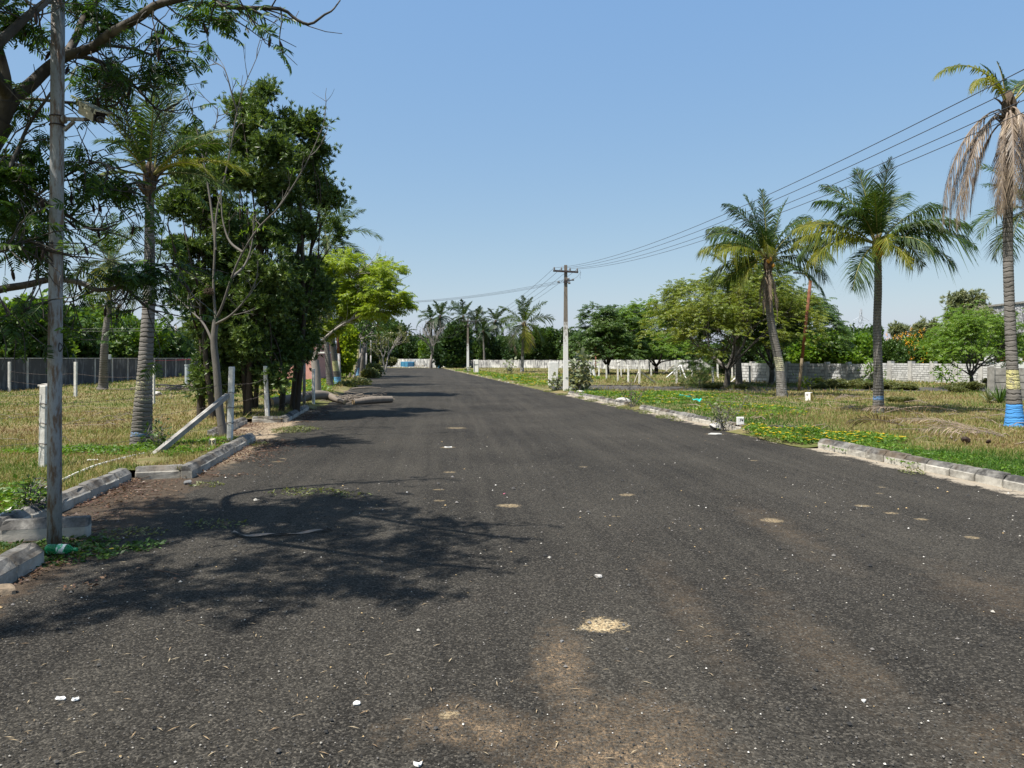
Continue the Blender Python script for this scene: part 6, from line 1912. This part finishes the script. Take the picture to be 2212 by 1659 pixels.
# ------------------------------------------------------------------ buildings
root = thing('pink_house', 'low pink house with a white framed window glimpsed behind the thicket trunks', 'house', (-15, 52, 0))
pk = plain('pink_render', (.58, .30, .25), .85, .2, .12, 4)
x0, x1 = -17.5, -13.8
mb = MB(); zt = 2.72
wx0, wx1, wz0, wz1 = P(636, 774, 52)[0], P(660, 774, 52)[0], P(0, 775, 52)[2], P(0, 762, 52)[2]
for q in ((x0, wx0, 0, zt), (wx1, x1, 0, zt), (wx0, wx1, 0, wz0), (wx0, wx1, wz1, zt)): mb.add(*box(q[0], q[1], 52, 52.22, q[2], q[3]))
mb.add(*box(x0, x0 + .22, 52.22, 58, 0, zt)); mb.add(*box(x1 - .22, x1, 52.22, 58, 0, zt)); mb.add(*box(x0, x1, 58, 58.2, 0, zt)); mb.build('wall', pk, root)
mb = MB(); mb.add(*box(x0 - .3, x1 + .3, 51.7, 58.4, zt + .003, zt + .16)); mb.build('roof', M['white_paint'], root)
wf = MB()
for q in ((wx0, wx1, wz0, wz0 + .05), (wx0, wx1, wz1 - .05, wz1), (wx0, wx0 + .05, wz0 + .05, wz1 - .05), (wx1 - .05, wx1, wz0 + .05, wz1 - .05), ((wx0 + wx1) / 2 - .03, (wx0 + wx1) / 2 + .03, wz0 + .05, wz1 - .05)): wf.add(*box(q[0], q[1], 51.98, 52.06, q[2], q[3]))
w_ = wf.build('window', M['white_paint'], root)
mb = MB(); mb.add(*box(wx0 + .05, wx1 - .05, 52.065, 52.08, wz0 + .05, wz1 - .05)); mb.build('pane', plain('dark_glass', (.02, .025, .03), .1, .6, 0, 1, 0), w_)
mb = MB(); mb.add(*box(x1 + .02, x1 + 1.0, 51.5, 52.2, 2.0, 2.1)); mb.build('sunshade', M['white_paint'], root)

root = thing('stone_clad_house', 'two storey house with grey speckled stone cladding and white balcony at the right edge', 'house', (44, 60, 0))
m = NM('speckled_stone'); v = m.voro(7, out='Color'); c = m.ramp(m.sep(v)[0], [(0, (.10, .10, .11)), (.5, (.26, .26, .27)), (1, (.50, .50, .50))]); m.color(c); m.rough(.8, .3); m.bump(m.voro(7), .6, .04); stone_clad = m.m
xl = P(2201, 774, 60)[0]
zb = P(0, 740, 60)[2]; zu = P(0, 656, 60)[2]
mb = MB(); mb.add(*box(xl, xl + .35, 58.6, 66, zb, zu)); mb.add(*box(xl + .35, xl + 7, 58.6, 58.95, P(0, 700, 60)[2], zu)); mb.add(*box(xl + .35, xl + 7, 58.6, 58.95, zb, P(0, 726, 60)[2])); mb.build('cladding', stone_clad, root)
mb = MB(); mb.add(*box(xl + .36, xl + 9, 60.2, 60.4, 0, zu - .1)); mb.add(*box(xl + 1.5, xl + 9, 60.41, 68, 0, zu - .1)); mb.build('wall', M['white_paint'], root)
mb = MB(); mb.add(*box(xl - .12, xl + 7, 58.5, 66, zb - .18, zb - .003)); mb.build('balcony_slab', M['white_paint'], root)
mb = MB()
for k in range(18): mb.add(*tube([[xl + .5 + k * .25, 58.8, P(0, 726, 60)[2]], [xl + .5 + k * .25, 58.8, P(0, 726, 60)[2] + .5]], .02, 5, False))
mb.add(*tube([[xl + .4, 58.8, P(0, 726, 60)[2] + .5], [xl + 5, 58.8, P(0, 726, 60)[2] + .5]], .03, 5, False)); mb.build('railing', M['steel_dark'], root)
mb = MB(); mb.add(*box(xl - .1, xl + 8, 58.5, 68, zu + .003, zu + .15)); mb.build('roof', M['concrete_grey'], root)
# parked car roof seen over the white wall
c = P(2200, 774, 49); root = thing('parked_car', 'dark car whose roof just shows over the white garden wall at the right edge', 'car', (c[0], 49, 0))
blk = plain('black_car_paint', (.015, .016, .018), .25, .5, .05, 2, 0)
prof = [(-2.0, .35), (-2.0, .85), (-1.2, 1.0), (-.7, 1.45), (.7, 1.5), (1.35, 1.05), (2.1, .9), (2.15, .35)]
V = [(c[0] + .9 + px_, 49 + yy_, pz_) for yy_ in (0, 1.65) for px_, pz_ in prof]
F = [tuple(range(8)), tuple(range(15, 7, -1))] + [(i, i + 8, (i + 1) % 8 + 8, (i + 1) % 8) for i in range(8)]
mb = MB(); mb.add(V, F); mb.build('body', blk, root)
for wx in (-1.25, 1.3):
    for wy in (-.02, 1.5):
        mb = MB(); mb.add(*lathe([(0, 0), (0, .32), (.18, .32), (.18, 0)], (c[0] + .9 + wx, 49 + wy, .32), (0, 1, 0), 18)); mb.build('wheel', M['number'], root)
mb = MB(); mb.add([(c[0] + .9 + v_[0], 48.99, v_[1]) for v_ in ((-.95, 1.05), (-.6, 1.4), (.62, 1.44), (1.05, 1.08))], [(0, 1, 2, 3)]); mb.build('side_window', plain('car_glass', (.03, .035, .04), .08, .6, 0, 1, 0), root)


# ------------------------------------------------------------------ things lying about
def slab(name, label, c, w, h, th, mat, yaw=0, tilt=0):
    root = thing(name, label, 'slab', c); V, F = bbox(-w / 2, w / 2, -th / 2, th / 2, -.1, h, .02)
    V[:, 0] += V[:, 2] * tilt; mb = MB(); mb.add(rot_z(V, yaw) + c, F); o = mb.build('slab', mat, root); return root


slab('white_slab', 'upright white painted stone slab behind the pale shrub, just left of the power pole', (2.35, 42.6, .05), .56, 1.4, .12, M['white_paint'], .1, .03)
slab('white_slab', 'upright white slab at the right road edge beside the distant power pole', (-3.75, 77.2, .05), .52, 1.45, .14, M['white_paint'], -.05, 0)
mb = MB(); mb.add(*box(-3.99, -3.51, 77.10, 77.128, 1.0, 1.03)); mb.add(*box(-3.97, -3.93, 77.10, 77.128, .05, 1.4))
tag(mb.build('slab_frame', M['stone_dark'], origin=(-3.75, 77.1, .5)), 'thin dark bar lying across the white slab by the distant pole', 'bar')


def number_block(label, c, w, h, d, text, mat, tsize, yaw=0, face2=None, toff=(0, 0)):
    root = thing('number_stone', label, 'marker', c, 'plot number stones')
    V, F = bbox(-w / 2, w / 2, -d / 2, d / 2, -.05, h, .006); mb = MB(); mb.add(rot_z(V, yaw) + c, F); mb.build('block', mat, root)
    cu = bpy.data.curves.new('number', 'FONT'); cu.body = text; cu.size = tsize; cu.align_x = 'CENTER'; cu.align_y = 'CENTER'; cu.extrude = .001; cu.shear = .15; cu.offset = tsize * .012
    to = bpy.data.objects.new('tmp', cu); COL.objects.link(to); bpy.context.view_layer.update()
    me = bpy.data.meshes.new_from_object(to.evaluated_get(bpy.context.evaluated_depsgraph_get())); bpy.data.objects.remove(to)
    o = bpy.data.objects.new('number', me); COL.objects.link(o); me.materials.clear(); me.materials.append(M['number']); o.parent = root
    o.rotation_euler = (math.pi / 2, 0, yaw)
    off = rot_z([[toff[0], -d / 2 - .0025, h / 2 + toff[1]]], yaw)[0]; o.location = [float(v) for v in off]
    if face2 is not None:
        mb = MB(); V, F = box(w / 2 + .001, w / 2 + .004, -d / 2 + .01, d / 2 - .01, .02, h - .01); mb.add(rot_z(V, yaw) + c, F); mb.build('painted_side', face2, root)
    return root


b = P(1600.5, 914, 17.0); b[2] = .19
b = np.array([(1600.5 - 1106) / FPX * 16.7, 16.75, .195])
number_block('small white block painted 74 standing on the kerb end at the right', b, .155, .125, .07, '74', M['white_paint'], .088, .02, None, (.014, -.008))
b = G(458, 963, .09)
number_block('small cream stone painted 19 in the weeds by the braced fence post', b, .10, .125, .08, '19', M['cream_paint'], .105, .1)
b = G(1747, 866, .09)
number_block('plot stone with a white face and yellow side near the rust red lamp post', b, .20, .31, .2, '10', M['white_paint'], .1, -.75, M['yellow_paint'], (-.03, .07))

# fallen tree trunk across the road edge
def log(label, pts, rads, ends=True):
    q = spline([list(p) + [r] for p, r in zip(pts, rads)], 30); root = thing('fallen_log', label, 'log', pts[0], 'pieces of the fallen tree')
    rr = q[:, 3] * (1 + .05 * (vnoise(np.arange(30) * .8, np.zeros(30), 1, 3) - .5)); mb = MB(); mb.add(*tube(q[:, :3], rr, 14, False)); mb.build('bark', M['bark_log'], root, smooth=True)
    for e, n_ in ((0, 1), (-1, -2)):
        mb = MB(); d = norm(q[e, :3] - q[n_, :3]); mb.add(*lathe([(0, .0), (.004, rr[e] * .55), (-.012, rr[e] * .98), (-.03, rr[e] * 1.0)], q[e, :3], d, 14)); mb.build('cut_end', M['wood_cut'], root)
    return root


log('bent fallen tree trunk leaning on the kerb behind the lamp post', [(-7.9, 24.2, .20), (-7.3, 25.3, .30), (-6.95, 26.4, .34), (-6.7, 26.9, .28), (-6.3, 26.6, .16), (-5.95, 26.3, .09)], [.16, .16, .17, .15, .11, .08])
log('straight grey log lying out on the asphalt', [(-5.65, 26.3, .09), (-5.1, 26.9, .13), (-4.5, 27.6, .12)], [.10, .135, .12])
rg = np.random.default_rng(4); mb = MB()
for i in range(170):
    c = np.array([-6.0 + rg.normal(0, .55), 28.3 + rg.normal(0, .5), .04 + abs(rg.normal(0, .09))]); a = rg.random() * 6.28; L = rg.uniform(.3, 1.0)
    d = np.array([math.cos(a), math.sin(a) * .6, rg.normal(0, .16)]) * L / 2; mb.add(*tube([c - d, c + rg.normal(0, .05, 3), c + d], rg.uniform(.006, .016), 4, False))
tag(mb.build('brushwood', M['bark_log']), kind='stuff')
mb = MB(); mb.add(*tube(spline([onroad(-2.4, 39).tolist() + [.05], onroad(-1.6, 39.4).tolist() + [.1], onroad(-.9, 39.8).tolist() + [.06]], 10), np.linspace(.05, .025, 10), 7)); tag(mb.build('branch', M['bark_log'], origin=onroad(-2.4, 39).tolist() + [0]), 'dark fallen branch at the left road edge beyond the log', 'branch')
mb = MB(); q = spline([P(1895, 0, 30) * 0 + G(1738, 0 + 866, 0)], 2) if False else None
for i, (a_, b_, lab) in enumerate([((1890, 1558), (1900, 1556), '')][:0]): pass
# sticks, fronds and husks on the right lot
def fallen_frond(label, xd, yd, az, L, seed, mat='palm_dead', ll=.5):
    c = G(xd, yd, .1); root = thing('fallen_frond', label, 'palm frond', c, 'fallen palm fronds on the right lot')
    fr = frond(c + [0, 0, .06], az, R(16), L, .55, 34, ll * .7, .024, .3, .1, vee=.35, seed=seed, rach=.012)
    mb = MB(); add_frond(mb, fr); mb.build('frond', [M[mat], M['rachis_dead']], root); return root


fallen_frond('pale dry frond lying on the grass below the large olive green tree', 1640, 861, R(182), 1.9, 1)
fallen_frond('dry frond at the foot of the upright coconut palm', 1912, 896, R(-10), 1.6, 2)
fallen_frond('grey broken frond in the brown grass right of the upright palm', 1985, 898, R(175), 1.5, 3)
fallen_frond('scattered grey frond left of the half dead palm foot', 2110, 934, R(150), 1.7, 4)
fallen_frond('dull frond near the half dead palm, closest to the kerb', 2170, 950, R(170), 1.5, 5)
fallen_frond('flattened frond in the dry grass between the kerb and the upright palm', 1950, 925, R(190), 1.4, 6)
fallen_frond('small dry frond near the plot stone', 1800, 868, R(30), 1.3, 7)
fallen_frond('twisted dry frond left of the curved palm foot', 1660, 852, R(200), 1.3, 8)
rg = np.random.default_rng(6)
mb = MB()
for i in range(150):
    yy_ = rg.uniform(12.5, 30); xx_ = (T_R + rg.uniform(1.2, 11)) + SL * yy_
    a = rg.random() * 6.28; L = rg.uniform(.2, .9); c = np.array([xx_, yy_, float(zlot(xx_, yy_)) + .04]); d = np.array([math.cos(a), math.sin(a), rg.normal(0, .08)]) * L / 2
    mb.add(*tube([c - d, c + rg.normal(0, .04, 3) + [0, 0, .02], c + d], rg.uniform(.005, .013), 4, False))
tag(mb.build('dry_twigs', M['rachis_dead']), kind='stuff')
mb = MB()
for i in range(90):
    yy_ = rg.uniform(13, 34); xx_ = rg.uniform(-16, -7.5) - .2 * (yy_ - 13)
    a = rg.random() * 6.28; L = rg.uniform(.2, .8); c = np.array([xx_, yy_, float(zlot(xx_, yy_)) + .04]); d = np.array([math.cos(a), math.sin(a), rg.normal(0, .12)]) * L / 2
    mb.add(*tube([c - d, c + rg.normal(0, .04, 3) + [0, 0, .02], c + d], rg.uniform(.004, .010), 4, False))
tag(mb.build('dry_twigs', M['bark_log']), kind='stuff')
for i, (xd, yd, lab) in enumerate([(2086, 955, 'dark coconut husk lying in the dry grass near the right kerb'), (2135, 957, 'smaller dark husk right of the other one in the dry grass')]):
    c = G(xd, yd, .13); mb = MB(); mb.add(*blobrock(c + [0, 0, .03], (.085 - .03 * i, .07 - .02 * i, .075 - .03 * i), 30 + i)); tag(mb.build('coconut_husk', M['pod'], origin=c), lab, 'husk', 'coconut husks')
# heap of dead sticks before the blackened wall
mb = MB(); c0 = G(385, 842, .1)
for i in range(70):
    c = c0 + [rg.normal(0, .9), rg.normal(0, .6), abs(rg.normal(0, .12))]; a = rg.normal(0, .5); L = rg.uniform(.5, 1.6); d = np.array([math.cos(a), math.sin(a), rg.normal(0, .1)]) * L / 2
    mb.add(*tube([c - d, c + d], rg.uniform(.01, .03), 4, False))
tag(mb.build('stick_heap', M['bark_log']), kind='stuff')

stones = [(G(1292, 1249), (.036, .03, .022), 'stone', 'pale lump of stone lying alone in the middle of the asphalt', 1), (G(407, 1047), (.066, .055, .045), 'stone_dark', 'dark grey stone at the end of the left kerb', 2), (G(12, 1283), (.10, .08, .05), 'stone_buff', 'buff flat stone at the bottom left corner beside the kerb', 3),
          (G(1213, 1388), (.014, .012, .011), 'stone_dark', 'small dark pebble behind the sandy patch', 4), (G(1347, 1354), (.012, .012, .012), 'stone_dark', 'dark pebble inside the sandy patch', 5), (G(770, 1523), (.020, .016, .016), 'white_paint', 'whitish chalky pebble near the bottom left of the road', 6),
          (G(1252, 853, .03), (.24, .18, .13), 'stone', 'white boulder at the right of the power pole foot', 7), (G(1345, 872, .05), (.30, .2, .14), 'stone', 'broken pale stone lump at the kerb start', 8), (G(1545, 928, .02), (.16, .12, .10), 'stone', 'rough pale lump where the kerb breaks, left of the 74 block', 9), (G(100, 841, .1), (.55, .3, .2), 'stone', 'buff rock in the left field before the blackened wall', 10), (G(330, 855, .1), (.4, .25, .14), 'stone', 'pale rubble lump in the left field right of the palm', 11), (G(1866, 1517), (.014, .012, .010), 'white_paint', 'tiny white pebble at the bottom right of the road', 12)]
for c, r, mt, lab, sd_ in stones:
    mb = MB(); mb.add(*blobrock(c + [0, 0, r[2] * .6], r, sd_)); tag(mb.build('stone', M[mt], origin=c), lab, 'stone', 'loose stones')
mb = MB()
for i in range(120):
    yy_ = rg.uniform(30, 120); s_ = rg.uniform(.03, .1); mb.add(*blobrock(np.array([T_R + rg.normal(.1, .3) + SL * yy_, yy_, .03]), (s_, s_, s_ * .6), i, 6, 4))
for i in range(110):
    f_ = rg.random(); xx_ = -26 + 14 * f_; yy_ = 139 - 10 * f_ + rg.normal(0, 1.2); s_ = rg.uniform(.05, .2); mb.add(*blobrock(np.array([xx_, yy_, .05]), (s_, s_, s_ * .7), i, 6, 4))
tag(mb.build('rubble', M['stone']), kind='stuff')

# green bottle
bo = np.array([(100 - 1106) / FPX * 6.12, 6.12, .075]); bd = norm(np.array([.30, -.03, .0])); k = .27
root = thing('green_bottle', 'crushed green plastic bottle lying in the weeds at the foot of the camera pole', 'bottle', bo)
gm = NM('green_plastic'); gm.color((.05, .55, .22)); gm.rough(.12, .5); gm.b.inputs['Transmission Weight'].default_value = .75; gm.b.inputs['IOR'].default_value = 1.3
mb = MB(); mb.add(*lathe([(0, 0), (0, .026), (.012, .036), (.03, .040), (.055, .036), (.07, .040), (.12, .040), (.15, .041), (.19, .038), (.215, .026), (.235, .015), (.25, .0125)], bo, bd, 22)); mb.build('body', gm.m, root, smooth=True)
mb = MB(); mb.add(*lathe([(.112, .0415), (.185, .0405)], bo, bd, 22)); lb = NM('bottle_label'); n = lb.noise(22, 2); lb.color(lb.ramp(n, [(.42, (.62, .66, .62)), (.5, (.05, .42, .2)), (.6, (.7, .72, .66))], 'CONSTANT')); lb.rough(.4, .4); mb.build('paper_label', lb.m, root, smooth=True)
mb = MB(); mb.add(*lathe([(.245, 0), (.245, .0155), (.27, .0155), (.27, 0)], bo, bd, 14)); mb.build('cap', plain('green_cap', (.02, .22, .09), .4, .4, .1, 5, 0), root)

# litter
def flat_bit(name, label, cat, c, pts, mat, th=.004, group=None):
    V = [(x, y, 0) for x, y in pts] + [(x * .98, y * .98, th + .006 * math.sin(i * 2)) for i, (x, y) in enumerate(pts)]; n = len(pts)
    F = [tuple(range(n))[::-1], tuple(range(n, 2 * n))] + [(i, (i + 1) % n, (i + 1) % n + n, i + n) for i in range(n)]
    mb = MB(); mb.add(np.array(V) + c, F); return tag(mb.build(name, mat, origin=c), label, cat, group)


def ragged(rx, ry_, n, seed):
    rg = np.random.default_rng(seed); return [(rx * math.cos(a) * rg.uniform(.6, 1.1), ry_ * math.sin(a) * rg.uniform(.6, 1.1)) for a in np.arange(n) / n * 6.283]


lp2 = plain('litter_paper', (.70, .69, .66), .7, .3, .1, 10, 0)
for i, (xd, yd, rx, ry_, lab) in enumerate([(131, 1510, .028, .018, 'scrap of white paper on the road at the lower left'), (163, 1512, .020, .016, 'smaller cream scrap beside the white one at the lower left'), (968, 966, .09, .05, 'white paper scrap on the asphalt left of the road centre'), (903, 1652, .022, .016, 'white scrap at the very bottom of the road'), (200, 998, .08, .05, 'white scrap in the left grass below the windblown palm'), (1089, 1067, .014, .012, 'tiny pink wrapper in the middle of the road')]):
    c = G(xd, yd, .09 if xd == 200 else .006); c[2] += .03 if xd == 200 else 0
    flat_bit('paper_scrap', lab, 'litter', c, ragged(rx, ry_, 9, i), lp2 if xd != 1089 else plain('pink_wrapper', (.7, .22, .3), .6, .3, .1, 9, 0), .006, 'paper litter')
flat_bit('plastic_bag', 'white torn plastic sheet by the kerb left of the 74 block', 'litter', G(1543, 938, .01), ragged(.16, .12, 12, 9), plain('dusty_plastic', (.42, .41, .38), .7, .3, .2, 14, .3), .015)
mb = MB(); q = spline([(-2.62, 6.95, .02), (-2.45, 6.8, .03), (-2.2, 6.85, .02), (-1.95, 6.95, .02), (-1.72, 7.05, .02)], 16)
V = []
for i, p_ in enumerate(q): V += [p_ + [0, -.02, .012 * math.sin(i)], p_ + [0, .02, .012 * math.cos(i)]]
mb.add(V, np.array([(2 * i, 2 * i + 2, 2 * i + 3, 2 * i + 1) for i in range(15)])); tag(mb.build('strip', M['rachis_dead'], origin=q[0]), 'pale dry strip of bark lying in the tree shade on the asphalt', 'strip')
tq = plain('turquoise_cloth', (.03, .42, .36), .6, .3, .25, 12, .2)
mb = MB(); a = G(1467, 855, .16); e = G(1508, 866, .16)
q = spline([a, a * .5 + e * .5 + [.1, .2, .05], e + [-.2, 0, .06], e, e + [.15, .1, .05]], 18); V = []
for i, p_ in enumerate(q): w_ = .03 + .10 * (i / 17); V += [p_ + [0, -w_, .03 * math.sin(i * 1.3)], p_ + [0, w_, .05 + .03 * math.cos(i)]]
mb.add(V, np.array([(2 * i, 2 * i + 2, 2 * i + 3, 2 * i + 1) for i in range(17)])); tag(mb.build('plastic_sheet', tq, origin=a), 'turquoise strip of plastic netting on the grass by the olive green tree', 'plastic sheet')
flat_bit('plastic_bag', 'small blue bag scrap in the left field behind the camera pole', 'litter', G(115, 850, .12), ragged(.18, .1, 9, 14), plain('blue_bag', (.10, .25, .5), .5, .3, .2, 9, 0), .05)
flat_bit('plastic_bag', 'white bag hanging on the pilaster of the blackened wall', 'litter', P(234, 776, 48.4), ragged(.2, .12, 9, 15), lp2, .3)
wire('red marker cord strung along the blackened wall', P(236, 776, 49), P(430, 775, 70), .12, .018, name='red_cord').data.materials[0] = plain('red_cord', (.5, .06, .07), .6, .3, .1, 5, 0)

# blue crate and beam at the far end
c = P(880, 793, 136); bl_ = plain('blue_steel', (.07, .28, .46), .6, .4, .25, 4, .2, 12, .02); bd_ = plain('opening_shade_blue', (.03, .10, .20), .7, .3, .2, 4)
root = thing('skip', 'overturned open blue steel crate at the far end of the road', 'crate', (c[0], 136, 0))
x0, x1 = P(865, 0, 136)[0], P(893, 0, 136)[0]; mb = MB()
for bxs in ((x0, x1, 136, 136.06, .05, .98), (x0, x1, 137.5, 137.56, .05, .98), (x0, x0 + .06, 136.06, 137.5, .05, .98), (x0, x1, 136.06, 137.5, .98 + .002, 1.04)): mb.add(*box(*bxs))
o = mb.build('shell', bl_, root); 
mb = MB(); mb.add(*box(x0 + 1.35, x1 - .08, 135.93, 135.99, .12, .92)); mb.build('shaded_opening_panel', bd_, root)  # solid dark panel on the closed front, painting the shaded opening
mb = MB()
for k_ in (x0 + .02, x0 + .65, x0 + 1.28): mb.add(*box(k_, k_ + .05, 135.94, 135.995, .05, .98))
mb.build('rib', bl_, root)
mb = MB(); mb.add(*frame_box(P(896, 791.5, 134), P(917, 790, 133), .25, .3)); tag(mb.build('concrete_beam', M['whitewash'], origin=P(896, 793, 134)), 'white concrete beam lying right of the blue crate', 'beam')
c = P(945, 786, 128); mb = MB(); mb.add(*box(c[0], c[0] + .4, 128, 128.3, 0, 1.3)); tag(mb.build('blue_post', bl_, origin=(c[0], 128, 0)), 'short pale blue post against the far white wall right of the bare tree', 'post')
